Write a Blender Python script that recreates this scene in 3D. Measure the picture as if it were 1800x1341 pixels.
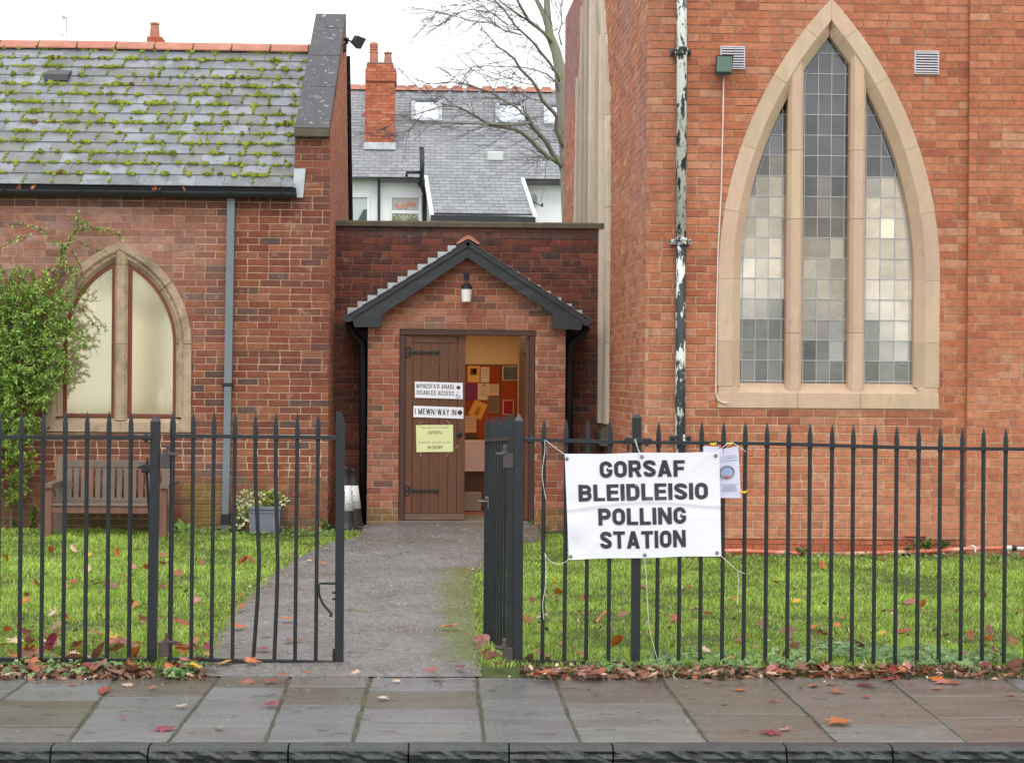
import bpy, bmesh, math, random
import numpy as np
from mathutils import Vector, Matrix, Euler, noise as mnoise
random.seed(7)
rad = math.radians
scene = bpy.context.scene
for _o in list(bpy.data.objects): bpy.data.objects.remove(_o)

# ------------------------------------------------------------------ camera
F = 3150.0                      # focal length in photo pixels (photo 1800 x 1341)
CAMLOC = Vector((0.0, 0.0, 1.69))
YAW, PITCH, ROLL = math.atan(118/3150.0), math.atan(4.5/3150.0), rad(0.45)
fwd = Vector((math.sin(YAW)*math.cos(PITCH), math.cos(YAW)*math.cos(PITCH), -math.sin(PITCH)))
r0 = fwd.cross(Vector((0, 0, 1))).normalized()
u0 = r0.cross(fwd).normalized()
right = r0*math.cos(ROLL) + u0*math.sin(ROLL)
up = u0*math.cos(ROLL) - r0*math.sin(ROLL)
cam_data = bpy.data.cameras.new('camera')
cam = bpy.data.objects.new('camera', cam_data)
scene.collection.objects.link(cam)
M = Matrix((right, up, -fwd)).transposed().to_4x4()
M.translation = CAMLOC
cam.matrix_world = M
cam_data.sensor_width = 36.0
cam_data.lens = F/1800*36.0
cam_data.clip_start = 0.1
cam_data.clip_end = 600
scene.camera = cam

# ------------------------------------------------------------------ sky, sun, exposure
SUN_EL, SUN_ROT = rad(50), rad(180)
world = bpy.data.worlds.new("World"); scene.world = world; world.use_nodes = True
nt = world.node_tree; nt.nodes.clear()
wo = nt.nodes.new('ShaderNodeOutputWorld'); bg = nt.nodes.new('ShaderNodeBackground')
sky = nt.nodes.new('ShaderNodeTexSky'); sky.sky_type = 'NISHITA'; sky.sun_disc = False
sky.sun_elevation = SUN_EL; sky.sun_rotation = SUN_ROT; sky.air_density = 1.0; sky.dust_density = 3.0
hs = nt.nodes.new('ShaderNodeHueSaturation'); hs.inputs['Saturation'].default_value = 0.25
mx = nt.nodes.new('ShaderNodeMix'); mx.data_type = 'RGBA'; mx.inputs[0].default_value = 0.90
mx.inputs[7].default_value = (12.6, 12.9, 13.3, 1)       # closed white cloud deck over the clear sky
nt.links.new(sky.outputs[0], hs.inputs['Color']); nt.links.new(hs.outputs[0], mx.inputs[6])
nt.links.new(mx.outputs[2], bg.inputs[0]); bg.inputs[1].default_value = 0.11
nt.links.new(bg.outputs[0], wo.inputs[0])
sd = bpy.data.lights.new('sun', 'SUN'); sd.energy = 0.8; sd.angle = rad(25); sd.color = (1.0, 0.97, 0.92)
sun = bpy.data.objects.new('sun', sd); scene.collection.objects.link(sun)
# nishita: rotation measured from +Y clockwise
sdir = Vector((math.sin(SUN_ROT)*math.cos(SUN_EL), math.cos(SUN_ROT)*math.cos(SUN_EL), math.sin(SUN_EL)))
sun.rotation_euler = sdir.to_track_quat('Z', 'Y').to_euler()
sun.location = (0, -5, 12)
scene.view_settings.view_transform = 'Standard'
scene.view_settings.look = 'None'
scene.view_settings.exposure = 0.28
scene.view_settings.gamma = 1.0
scene.view_settings.use_curve_mapping = False
scene.render.engine = 'CYCLES'
scene.cycles.max_bounces = 6
scene.cycles.diffuse_bounces = 4
scene.cycles.use_denoising = True

# ------------------------------------------------------------------ picture -> place
def ray(px, py): return fwd*F + right*(px-900) - up*(py-670.5)
def W(px, py, Y):
    d = ray(px, py); t = Y/d.y
    return Vector((d.x*t, Y, CAMLOC.z + d.z*t))
def G(px, py, z=0.0):
    d = ray(px, py); t = (z-CAMLOC.z)/d.z
    return Vector((d.x*t, d.y*t, z))
def PX(p):
    d = Vector(p)-CAMLOC; t = d.dot(fwd)
    return 900+F*d.dot(right)/t, 670.5-F*d.dot(up)/t
def srgb(r, g, b):
    def c(v):
        v /= 255.0
        return v/12.92 if v <= 0.04045 else ((v+0.055)/1.055)**2.4
    return (c(r), c(g), c(b))
def nz(x, y, z=0.0, s=1.0): return mnoise.noise(Vector((x*s, y*s, z*s)))

# ------------------------------------------------------------------ materials
MATS = {}
def mat(name, color=(0.5, 0.5, 0.5), src='const', rough=0.8, rvar=0.0, nscale=8.0, namt=0.25, detail=6,
        bump=0.0, bscale=60.0, bdist=0.002, stain=None, spec=0.5, metal=0.0, emit=None, coat=0.0,
        fine=None, stretch=None, mask=None, trans=0.0, wet=None, transl=0.0):
    if name in MATS: return MATS[name]
    m = bpy.data.materials.new(name); MATS[name] = m; m.use_nodes = True
    t = m.node_tree; N = t.nodes; L = t.links
    p = N['Principled BSDF']
    geo = N.new('ShaderNodeNewGeometry')
    pos = geo.outputs['Position']
    if stretch:
        vm = N.new('ShaderNodeVectorMath'); vm.operation = 'MULTIPLY'; vm.inputs[1].default_value = stretch
        L.new(pos, vm.inputs[0]); pos = vm.outputs[0]
    def noise(sc, det=6, rgh=0.6):
        n = N.new('ShaderNodeTexNoise'); n.inputs['Scale'].default_value = sc
        n.inputs['Detail'].default_value = det; n.inputs['Roughness'].default_value = rgh
        L.new(pos, n.inputs['Vector']); return n.outputs[0]
    def mr(v, a, b, c, d):
        r = N.new('ShaderNodeMapRange'); L.new(v, r.inputs[0])
        for i, q in enumerate((a, b, c, d)): r.inputs[i+1].default_value = q
        return r.outputs[0]
    if src == 'attr':
        a = N.new('ShaderNodeAttribute'); a.attribute_name = 'col'; base = a.outputs['Color']
    elif src == 'obj':
        a = N.new('ShaderNodeObjectInfo'); base = a.outputs['Color']
    else:
        a = N.new('ShaderNodeRGB'); a.outputs[0].default_value = (*color, 1); base = a.outputs[0]
    def mul(b, f):
        mm = N.new('ShaderNodeMix'); mm.data_type = 'RGBA'; mm.blend_type = 'MULTIPLY'; mm.inputs[0].default_value = 1
        L.new(b, mm.inputs[6]); L.new(f, mm.inputs[7]); return mm.outputs[2]
    if namt: base = mul(base, mr(noise(nscale, detail), 0.25, 0.75, 1-namt, 1+namt))
    if fine: base = mul(base, mr(noise(fine[0], 3, 0.7), 0.3, 0.7, 1-fine[1], 1+fine[1]))
    sts = stain if isinstance(stain, list) else ([stain] if stain else [])
    for (sc, scl, lo, hi, amt) in sts:
        f = mr(noise(scl, 8, 0.65), lo, hi, 0, amt)
        mm = N.new('ShaderNodeMix'); mm.data_type = 'RGBA'
        L.new(f, mm.inputs[0]); L.new(base, mm.inputs[6]); mm.inputs[7].default_value = (*sc, 1); base = mm.outputs[2]
    if mask:                                   # (colour, noise scale) through the float attribute "m"
        a2 = N.new('ShaderNodeAttribute'); a2.attribute_name = 'm'
        ad = N.new('ShaderNodeMath'); ad.operation = 'ADD'; L.new(a2.outputs['Fac'], ad.inputs[0]); L.new(noise(mask[1], 6, 0.7), ad.inputs[1])
        f = mr(ad.outputs[0], 0.85, 1.15, 0, 0.9)
        mm = N.new('ShaderNodeMix'); mm.data_type = 'RGBA'
        L.new(f, mm.inputs[0]); L.new(base, mm.inputs[6]); mm.inputs[7].default_value = (*mask[0], 1); base = mm.outputs[2]
    L.new(base, p.inputs['Base Color'])
    p.inputs['Roughness'].default_value = rough
    if rvar:
        L.new(mr(noise(wet or nscale*0.6, 5), 0.35, 0.65, max(0.03, rough-rvar), min(1, rough+rvar)), p.inputs['Roughness'])
    p.inputs['Metallic'].default_value = metal
    p.inputs['Specular IOR Level'].default_value = spec
    if coat: p.inputs['Coat Weight'].default_value = coat; p.inputs['Coat Roughness'].default_value = 0.1
    if emit:
        p.inputs['Emission Color'].default_value = (*emit[0], 1); p.inputs['Emission Strength'].default_value = emit[1]
    if trans: p.inputs['Transmission Weight'].default_value = trans
    if bump:
        b = N.new('ShaderNodeBump'); b.inputs['Strength'].default_value = bump; b.inputs['Distance'].default_value = bdist
        L.new(noise(bscale, 5, 0.65), b.inputs['Height']); L.new(b.outputs[0], p.inputs['Normal'])
    if transl:
        tr = N.new('ShaderNodeBsdfTranslucent'); ms = N.new('ShaderNodeMixShader'); ms.inputs[0].default_value = transl
        L.new(base, tr.inputs[0]); L.new(p.outputs[0], ms.inputs[1]); L.new(tr.outputs[0], ms.inputs[2])
        L.new(ms.outputs[0], N['Material Output'].inputs[0])
    return m

# ------------------------------------------------------------------ mesh builder
COL = scene.collection
WLOC = {}
class MB:
    def __init__(s): s.v = []; s.f = []; s.c = []; s.m = None; s.cur = None
    def add(s, vs, fs, col=None):
        n = len(s.v); s.v.extend([tuple(a) for a in vs]); col = col or s.cur
        for f in fs: s.f.append(tuple(i+n for i in f)); s.c.append(col)
    def box(s, x0, x1, y0, y1, z0, z1, col=None):
        if x1 < x0: x0, x1 = x1, x0
        if y1 < y0: y0, y1 = y1, y0
        if z1 < z0: z0, z1 = z1, z0
        s.add([(x0,y0,z0),(x1,y0,z0),(x1,y1,z0),(x0,y1,z0),(x0,y0,z1),(x1,y0,z1),(x1,y1,z1),(x0,y1,z1)],
              [(0,3,2,1),(4,5,6,7),(0,1,5,4),(1,2,6,5),(2,3,7,6),(3,0,4,7)], col); return s
    def cbox(s, x0, x1, y0, y1, z0, z1, c=0.005, col=None):
        """box with small chamfers on every edge"""
        if x1 < x0: x0, x1 = x1, x0
        if y1 < y0: y0, y1 = y1, y0
        if z1 < z0: z0, z1 = z1, z0
        c = min(c, (x1-x0)/3, (y1-y0)/3, (z1-z0)/3)
        vs = []
        for k, (xa, xb) in enumerate(((x0, x1),)):
            pass
        idx = {}
        for sx in (0, 1):
            for sy in (0, 1):
                for sz in (0, 1):
                    X = (x0, x1)[sx]; Yv = (y0, y1)[sy]; Z = (z0, z1)[sz]
                    ix = X + (c if sx == 0 else -c); iy = Yv + (c if sy == 0 else -c); iz = Z + (c if sz == 0 else -c)
                    idx[(sx, sy, sz, 'x')] = len(vs); vs.append((X, iy, iz))
                    idx[(sx, sy, sz, 'y')] = len(vs); vs.append((ix, Yv, iz))
                    idx[(sx, sy, sz, 'z')] = len(vs); vs.append((ix, iy, Z))
        I = idx; fs = []
        cyc = [(0, 0), (1, 0), (1, 1), (0, 1)]
        for q in (0, 1):
            fx = [I[(q, a, b, 'x')] for a, b in cyc]; fy = [I[(a, q, b, 'y')] for a, b in cyc]; fz = [I[(a, b, q, 'z')] for a, b in cyc]
            fs.append(tuple(fx if q else fx[::-1])); fs.append(tuple(fy[::-1] if q else fy)); fs.append(tuple(fz if q else fz[::-1]))
        for a in (0, 1):
            for b in (0, 1):
                fs.append((I[(0,a,b,'y')], I[(1,a,b,'y')], I[(1,a,b,'z')], I[(0,a,b,'z')]))
                fs.append((I[(a,0,b,'x')], I[(a,1,b,'x')], I[(a,1,b,'z')], I[(a,0,b,'z')]))
                fs.append((I[(a,b,0,'x')], I[(a,b,1,'x')], I[(a,b,1,'y')], I[(a,b,0,'y')]))
        for k in [(a, b, d) for a in (0, 1) for b in (0, 1) for d in (0, 1)]:
            fs.append((I[(*k, 'x')], I[(*k, 'y')], I[(*k, 'z')]))
        s.add(vs, fs, col); return s
    def tube(s, pts, r, n=8, col=None, cap=True):
        pts = [Vector(p) for p in pts]
        rs = r if isinstance(r, (list, tuple)) else [r]*len(pts)
        rings = []; prev = None
        for i, p in enumerate(pts):
            d = (pts[min(i+1, len(pts)-1)] - pts[max(i-1, 0)])
            if d.length < 1e-9: d = Vector((0, 0, 1))
            d.normalize()
            if prev is None:
                a = d.orthogonal().normalized()
                if abs(d.z) > 0.9: a = Vector((1, 0, 0)); a = (a - d*a.dot(d)).normalized()
            else:
                a = prev - d*prev.dot(d)
                if a.length < 1e-6: a = d.orthogonal()
                a.normalize()
            prev = a; b = d.cross(a)
            rings.append([p + (a*math.cos(2*math.pi*(k+0.5)/n) + b*math.sin(2*math.pi*(k+0.5)/n))*rs[i] for k in range(n)])
        vs = [v for rg in rings for v in rg]; fs = []
        for i in range(len(rings)-1):
            for k in range(n):
                k2 = (k+1) % n
                fs.append((i*n+k, i*n+k2, (i+1)*n+k2, (i+1)*n+k))
        if cap: fs.append(tuple(range(n-1, -1, -1))); fs.append(tuple((len(rings)-1)*n+k for k in range(n)))
        s.add(vs, fs, col); return s
    def prism(s, poly, y0, y1, col=None):
        """polygon in x,z extruded from y0 (front) to y1"""
        n = len(poly)
        area = sum(poly[i][0]*poly[(i+1) % n][1]-poly[(i+1) % n][0]*poly[i][1] for i in range(n))
        if area < 0: poly = poly[::-1]
        vs = [(x, y0, z) for x, z in poly] + [(x, y1, z) for x, z in poly]
        fs = [tuple(range(n)), tuple(range(2*n-1, n-1, -1))]
        for i in range(n):
            j = (i+1) % n; fs.append((j, i, n+i, n+j))
        s.add(vs, fs, col); return s
    def hull8(s, p, col=None):
        """eight points: bottom ring 0-3 (counter-clockwise from above), top ring 4-7"""
        s.add(p, [(0,3,2,1),(4,5,6,7),(0,1,5,4),(1,2,6,5),(2,3,7,6),(3,0,4,7)], col); return s
    def lathe(s, c, prof, n=16, col=None):
        vs = []; fs = []
        for r, z in prof:
            for k in range(n):
                a = 2*math.pi*k/n; vs.append((c[0]+r*math.cos(a), c[1]+r*math.sin(a), c[2]+z))
        for i in range(len(prof)-1):
            for k in range(n):
                k2 = (k+1) % n; fs.append((i*n+k, i*n+k2, (i+1)*n+k2, (i+1)*n+k))
        fs.append(tuple(range(n-1, -1, -1))); fs.append(tuple((len(prof)-1)*n+k for k in range(n)))
        s.add(vs, fs, col); return s
    def blob(s, c, rx, ry, rz, seg=8, rings=5, jit=0.2, col=None, rot=None):
        vs = []; fs = []
        for i in range(rings+1):
            th = math.pi*i/rings
            for k in range(seg):
                a = 2*math.pi*k/seg; q = 1+random.uniform(-jit, jit)
                v = Vector((rx*math.sin(th)*math.cos(a)*q, ry*math.sin(th)*math.sin(a)*q, rz*math.cos(th)*q))
                if rot: v = rot @ v
                vs.append((c[0]+v.x, c[1]+v.y, c[2]+v.z))
        for i in range(rings):
            for k in range(seg):
                k2 = (k+1) % seg; fs.append((i*seg+k, (i+1)*seg+k, (i+1)*seg+k2, i*seg+k2))
        s.add(vs, fs, col); return s
    def sweep(s, path, prof, y, col=None):
        """path: [(x,z,nx,nz)] (n = inward normal), prof: [(offset inward, dy)], y = front plane; open strip with end caps"""
        m = len(prof); vs = []; fs = []
        for (x, z, nx, nz_) in path:
            for (o, dy) in prof: vs.append((x+nx*o, y+dy, z+nz_*o))
        for i in range(len(path)-1):
            for k in range(m-1): fs.append((i*m+k, i*m+k+1, (i+1)*m+k+1, (i+1)*m+k))
        fs.append(tuple(range(m))); fs.append(tuple((len(path)-1)*m+k for k in range(m-1, -1, -1)))
        s.add(vs, fs, col); return s

def set_props(o, label=None, cat=None, group=None, kind=None):
    if label: o['label'] = label
    if cat: o['category'] = cat
    if group: o['group'] = group
    if kind: o['kind'] = kind
    return o
def thing(name, label, cat, loc, group=None):
    o = bpy.data.objects.new(name, None); COL.objects.link(o); o.empty_display_size = 0.2
    o.location = Vector(loc); WLOC[o] = Vector(loc)
    return set_props(o, label, cat, group)
def to_mesh(name, mb, origin, mats, smooth=False, merge=False):
    me = bpy.data.meshes.new(name)
    ox, oy, oz = origin
    me.from_pydata([(x-ox, y-oy, z-oz) for x, y, z in mb.v], [], mb.f)
    if any(c is not None for c in mb.c):
        at = me.color_attributes.new('col', 'FLOAT_COLOR', 'CORNER')
        arr = np.ones((len(me.loops), 4), dtype=np.float32); i = 0
        for f, c in zip(mb.f, mb.c):
            if c is not None: arr[i:i+len(f), :3] = c
            i += len(f)
        at.data.foreach_set('color', arr.ravel())
    for m in (mats if isinstance(mats, (list, tuple)) else [mats]): me.materials.append(m)
    if merge or smooth == 'fix':
        pass
    me.validate(clean_customdata=False)
    bm = bmesh.new(); bm.from_mesh(me); bmesh.ops.recalc_face_normals(bm, faces=bm.faces); bm.to_mesh(me); bm.free()
    if smooth:
        for p in me.polygons: p.use_smooth = True
    return me
def obj(name, mb, m, parent=None, origin=None, smooth=False, label=None, cat=None, group=None, kind=None):
    xs = np.array(mb.v)
    if origin is None:
        lo = xs.min(0); hi = xs.max(0); origin = ((lo[0]+hi[0])/2, (lo[1]+hi[1])/2, lo[2])
    me = to_mesh(name, mb, origin, m, smooth)
    o = bpy.data.objects.new(name, me); COL.objects.link(o)
    WLOC[o] = Vector(origin)
    if parent is not None: o.parent = parent; o.location = Vector(origin)-WLOC[parent]
    else: o.location = Vector(origin)
    return set_props(o, label, cat, group, kind)
def inst(name, me, loc, parent=None, rot=(0, 0, 0), scale=(1, 1, 1), color=None):
    o = bpy.data.objects.new(name, me); COL.objects.link(o); WLOC[o] = Vector(loc)
    if parent is not None: o.parent = parent; o.location = Vector(loc)-WLOC[parent]
    else: o.location = Vector(loc)
    o.rotation_euler = rot; o.scale = scale
    if color: o.color = (*color, 1)
    return o

# ------------------------------------------------------------------ block lettering (own strokes, no font)
def _arc(cx, cy, rx, ry, a0, a1, n=7):
    return [(cx+rx*math.cos(rad(a0+(a1-a0)*i/n)), cy+ry*math.sin(rad(a0+(a1-a0)*i/n))) for i in range(n+1)]
def _stroke(pts, t, closed=False):
    q = []; n = len(pts); off = []
    for i in range(n):
        if closed: a, b = pts[i-1], pts[(i+1) % n]
        else: a, b = pts[max(i-1, 0)], pts[min(i+1, n-1)]
        dx, dy = b[0]-a[0], b[1]-a[1]; l = math.hypot(dx, dy) or 1
        off.append((-dy/l*t/2, dx/l*t/2))
    for i in range(n if closed else n-1):
        j = (i+1) % n; (x, y), (X, Y) = pts[i], pts[j]; (a, b), (c, d) = off[i], off[j]
        q.append([(x-a, y-b), (X-c, Y-d), (X+c, Y+d), (x+a, y+b)])
    return q
def glyph(ch, t=0.2, w=0.56):
    a = t/2; Wd = w-a; H = 1-a; rx = w/2-a; rc = 0.27-a*0.3; cx = w/2
    para = lambda x0, y0, x1, y1, tw: [(x0, y0), (x0+tw, y0), (x1+tw, y1), (x1, y1)]
    V = lambda x: [[(x, 0), (x+t, 0), (x+t, 1), (x, 1)]]
    Hb = lambda x0, x1, y: [[(x0, y-a*0.85), (x1, y-a*0.85), (x1, y+a*0.85), (x0, y+a*0.85)]]
    top = 1-a*0.85; bot = a*0.85; tw = t*1.08
    if ch == ' ': return [], w*0.45
    if ch == 'I': return [V(0)], t
    if ch == 'L': return [V(0), Hb(t, w*0.88, bot)], w*0.88
    if ch == 'E': return [V(0), Hb(t, w*0.92, bot), Hb(t, w*0.92, top), Hb(t, w*0.86, 0.52)], w*0.92
    if ch == 'F': return [V(0), Hb(t, w*0.9, top), Hb(t, w*0.82, 0.5)], w*0.9
    if ch == 'T': return [[[(cx-a, 0), (cx+a, 0), (cx+a, 1-a*1.7), (cx-a, 1-a*1.7)]], Hb(0, w, top)], w
    if ch in 'OQ': return [_stroke(_arc(cx, H-rc, rx, rc, 0, 180, 10)+_arc(cx, a+rc, rx, rc, 180, 360, 10), t, True)], w
    if ch == 'C': return [_stroke([(Wd, 0.64)]+_arc(cx, H-rc, rx, rc, 0, 180, 10)+_arc(cx, a+rc, rx, rc, 180, 360, 10)+[(Wd, 0.36)], t)], w
    if ch == 'G': return [_stroke([(Wd, 0.66)]+_arc(cx, H-rc, rx, rc, 0, 180, 10)+_arc(cx, a+rc, rx, rc, 180, 360, 10)+[(Wd, 0.5)], t), Hb(w*0.54, w-t*1.02, 0.5-a*0.15)], w
    if ch == 'S':
        ry = 0.27-a
        p = [(Wd, 0.69)]+_arc(cx, H-ry, rx, ry, 0, 180, 8)+[(a*1.1, 0.67), (a*1.7, 0.6), (cx, 0.505), (Wd-a*0.7, 0.4), (Wd-a*0.1, 0.33)]+_arc(cx, a+ry, rx, ry, 0, -180, 8)+[(a, 0.31)]
        return [_stroke(p, t)], w
    if ch in 'PR':
        m = 0.46; rr = (H-m)/2
        q = [V(0), _stroke([(t, H)]+_arc(Wd-rx*0.75, H-rr, rx*0.75, rr, 90, -90, 8)+[(t, m)], t)]
        if ch == 'R': q.append([[(w*0.48, m-a), (w*0.48+tw, m-a), (w*1.04, 0), (w*1.04-tw, 0)]])
        return q, w*(1.02 if ch == 'R' else 0.98)
    if ch == 'B':
        m = 0.52; r1 = (H-m)/2; r2 = (m-a)/2
        return [V(0), _stroke([(t, H)]+_arc(Wd-rx*0.75, H-r1, rx*0.7, r1, 90, -90, 7)+[(t, m)], t*0.92), _stroke([(t, m)]+_arc(Wd-rx*0.7, a+r2, rx*0.72, r2, 90, -90, 7)+[(t, a)], t*0.92)], w
    if ch == 'D': return [V(0), _stroke([(t, H)]+_arc(Wd-rx*0.85, H-0.27, rx*0.85, 0.27, 90, 0, 7)+_arc(Wd-rx*0.85, a+0.27, rx*0.85, 0.27, 0, -90, 7)+[(t, a)], t)], w
    if ch == 'U': return [_stroke([(a, 1)]+_arc(cx, a+rc, rx, rc, 180, 360, 10)+[(Wd, 1)], t)], w
    if ch == 'H': return [V(0), V(w-t), Hb(t, w-t, 0.5)], w
    if ch == 'N': w = w*1.08; return [V(0), V(w-t), [para(w-tw*0.98, 0, 0, 1, tw*0.98)]], w
    if ch == 'M': w2 = w*1.35; return [V(0), V(w2-t), [para(w2/2-tw/2, 0.0, 0, 1, tw)], [para(w2/2-tw/2, 0, w2-tw, 1, tw)]], w2
    if ch == 'W':
        w2 = w*1.6; q = w2-tw
        return [[para(q*0.25, 0, 0, 1, tw)], [para(q*0.25, 0, q*0.5, 1, tw)], [para(q*0.75, 0, q*0.5, 1, tw)], [para(q*0.75, 0, q, 1, tw)]], w2
    if ch == 'A': w2 = w*1.12; return [[para(0, 0, w2/2-tw/2, 1, tw)], [para(w2-tw, 0, w2/2-tw/2, 1, tw)], Hb(w2*0.26, w2*0.74, 0.27)], w2
    if ch == 'Y': w2 = w*1.05; return [[para(w2/2-tw/2, 0.42, 0, 1, tw)], [para(w2/2-tw/2, 0.42, w2-tw, 1, tw)], [[(w2/2-a, 0), (w2/2+a, 0), (w2/2+a, 0.42), (w2/2-a, 0.42)]]], w2
    if ch == '/': return [[para(0, -0.05, w*0.4, 1.05, t*0.6)]], w*0.55
    if ch == "'": return [[[(0, 0.68), (t, 0.68), (t, 1), (0, 1)]]], t
    return [], w*0.5
def text_width(s, t, w, gap): return sum(glyph(c, t, w)[1]+gap for c in s)-gap
def put_text(mb, s, u, v, h, mapf, t=0.2, w=0.56, gap=0.07, width=None, center=True, col=None, skew=0.0):
    """text of height h (in u,v units) centred at u, baseline v; mapf(u, v, layer) -> xyz"""
    tw = text_width(s, t, w, gap); sx = h if width is None else width/tw
    x = u - tw*sx/2 if center else u; lay = 0
    for c in s:
        parts, adv = glyph(c, t, w)
        for k, pq in enumerate(parts):
            for q in pq:
                mb.add([mapf(x+a*sx, v+b*h + (x+a*sx-u)*skew, k+(lay % 2)*0) for a, b in q], [(0, 1, 2, 3)], col)
        x += (adv+gap)*sx; lay += 1

# ------------------------------------------------------------------ shared materials
M_BRICK_O = mat('brick_single', src='obj', rough=0.88, nscale=22, namt=0.26, fine=(90, 0.16), bump=0.5, bscale=170, bdist=0.004,
                stain=[(srgb(150, 96, 58), 13, 0.50, 0.72, 0.42), (srgb(96, 62, 58), 10, 0.56, 0.78, 0.45), (srgb(214, 190, 170), 6.5, 0.60, 0.80, 0.5), (srgb(214, 196, 180), 34, 0.68, 0.76, 0.5), (srgb(60, 45, 40), 2.6, 0.58, 0.85, 0.4)])
M_BRICK_A = mat('brick_joined', src='attr', rough=0.88, nscale=22, namt=0.26, fine=(90, 0.16), bump=0.5, bscale=170, bdist=0.004,
                stain=[(srgb(150, 96, 58), 13, 0.50, 0.72, 0.42), (srgb(96, 62, 58), 10, 0.56, 0.78, 0.45), (srgb(214, 190, 170), 6.5, 0.60, 0.80, 0.5), (srgb(214, 196, 180), 34, 0.68, 0.76, 0.5), (srgb(60, 45, 40), 2.6, 0.58, 0.85, 0.4)])
M_MORTAR = mat('mortar', src='attr', rough=0.95, nscale=6, namt=0.30, fine=(60, 0.25), bump=0.5, bscale=200, bdist=0.004)
M_STONE = mat('bath_stone', src='obj', color=srgb(206, 178, 150), rough=0.85, nscale=5, namt=0.10, fine=(70, 0.07), bump=0.25, bscale=120, bdist=0.003,
              stain=[(srgb(168, 140, 118), 3.0, 0.52, 0.85, 0.6), (srgb(225, 205, 180), 7.0, 0.6, 0.8, 0.5), (srgb(120, 98, 78), 5.0, 0.60, 0.74, 0.45)], stretch=(1.4, 1, 0.5))
M_STONE_OLD = mat('weathered_stone', color=srgb(180, 156, 130), rough=0.9, nscale=6, namt=0.18, fine=(60, 0.1), bump=0.4, bscale=90, bdist=0.004,
                  stain=[(srgb(92, 80, 64), 4.0, 0.50, 0.70, 0.75), (srgb(196, 176, 150), 8.0, 0.58, 0.8, 0.5)])
M_STONE_PALE = mat('pale_stone', src='attr', color=srgb(212, 198, 176), rough=0.85, nscale=4, namt=0.12, fine=(50, 0.06), bump=0.3, bscale=80, bdist=0.004,
                   stain=[(srgb(150, 135, 110), 3.0, 0.55, 0.8, 0.5)], stretch=(1, 1, 0.5))
M_COPING = mat('coping_stone', color=srgb(82, 81, 85), rough=0.8, nscale=7, namt=0.18, fine=(120, 0.12), bump=0.4, bscale=90, bdist=0.004,
               stain=[(srgb(178, 178, 174), 15.0, 0.60, 0.64, 0.85), (srgb(100, 95, 60), 4.0, 0.60, 0.8, 0.5)])
M_COPING_GREEN = mat('mossy_coping', color=srgb(96, 88, 74), rough=0.85, nscale=7, namt=0.22, fine=(120, 0.15), bump=0.5, bscale=90, bdist=0.006,
                     stain=[(srgb(112, 106, 60), 3.5, 0.52, 0.72, 0.6), (srgb(160, 155, 145), 12, 0.64, 0.74, 0.5)])
M_BLACK = mat('black_gloss_paint', color=srgb(30, 34, 37), rough=0.38, nscale=12, namt=0.2, bump=0.15, bscale=150, bdist=0.002, rvar=0.1,
              stain=[(srgb(74, 78, 80), 26.0, 0.62, 0.78, 0.5)])
M_GUTTER = mat('gutter_black', color=srgb(44, 48, 50), rough=0.4, nscale=5, namt=0.15, stain=[(srgb(80, 84, 84), 5, 0.55, 0.8, 0.4)])
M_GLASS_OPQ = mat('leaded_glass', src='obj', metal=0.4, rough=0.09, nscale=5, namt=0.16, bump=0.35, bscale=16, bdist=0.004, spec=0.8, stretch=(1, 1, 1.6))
M_LEAD = mat('lead', color=srgb(176, 178, 180), rough=0.55, nscale=20, namt=0.15)
M_LEADSHEET = mat('lead_sheet', color=srgb(196, 202, 206), rough=0.5, nscale=10, namt=0.12, stain=(srgb(140, 146, 150), 9, 0.5, 0.8, 0.5))
M_TERRA = mat('terracotta', color=srgb(180, 120, 100), rough=0.8, nscale=9, namt=0.18, fine=(80, 0.1), bump=0.3, bscale=60, bdist=0.004,
              stain=[(srgb(205, 150, 126), 2.5, 0.5, 0.7, 0.4), (srgb(90, 95, 60), 7, 0.62, 0.8, 0.5)])
M_SLATE = mat('wet_slate', src='obj', rough=0.38, rvar=0.16, wet=3.2, nscale=5, namt=0.14, fine=(60, 0.06), bump=0.25, bscale=30, bdist=0.004, spec=0.6,
              stain=[(srgb(98, 96, 90), 3.2, 0.50, 0.54, 0.55)])
M_MOSS = mat('moss', src='attr', rough=0.95, nscale=30, namt=0.3, fine=(150, 0.45), bump=1.0, bscale=160, bdist=0.012)
M_WHITE = mat('white_paint', color=srgb(238, 240, 242), rough=0.6, nscale=3, namt=0.03)
M_SOIL = mat('damp_soil', color=srgb(70, 54, 40), rough=0.95, nscale=12, namt=0.4, bump=0.8, bscale=60, bdist=0.01)

# ------------------------------------------------------------------ bricks
_BR = {}
def brick_mesh(ln, ht):
    key = (round(ln/0.006), round(ht/0.006)); var = random.randrange(3)
    if key + (var,) in _BR: return _BR[key + (var,)]
    mb = MB(); c = 0.004; h = ht/2; l = ln/2
    j = lambda: random.uniform(-0.0018, 0.0018)
    # local: u along x, out = -y, centre of face at the origin
    vs = [(-l+c, 0+j()*0.6, -h+c), (l-c, 0+j()*0.6, -h+c), (l-c, 0+j()*0.6, h-c), (-l+c, 0+j()*0.6, h-c),
          (-l+j(), c, -h+j()), (l+j(), c, -h+j()), (l+j(), c, h+j()), (-l+j(), c, h+j()),
          (-l, 0.03, -h), (l, 0.03, -h), (l, 0.03, h), (-l, 0.03, h)]
    fs = [(0,1,2,3)]
    for a, b in ((0,4),(4,8)):
        for k in range(4): k2 = (k+1) % 4; fs.append((a+k, b+k, b+k2, a+k2))
    me = bpy.data.meshes.new('brick'); me.from_pydata(vs, [], fs); me.materials.append(M_BRICK_O)
    _BR[key + (var,)] = me
    return me

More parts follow.
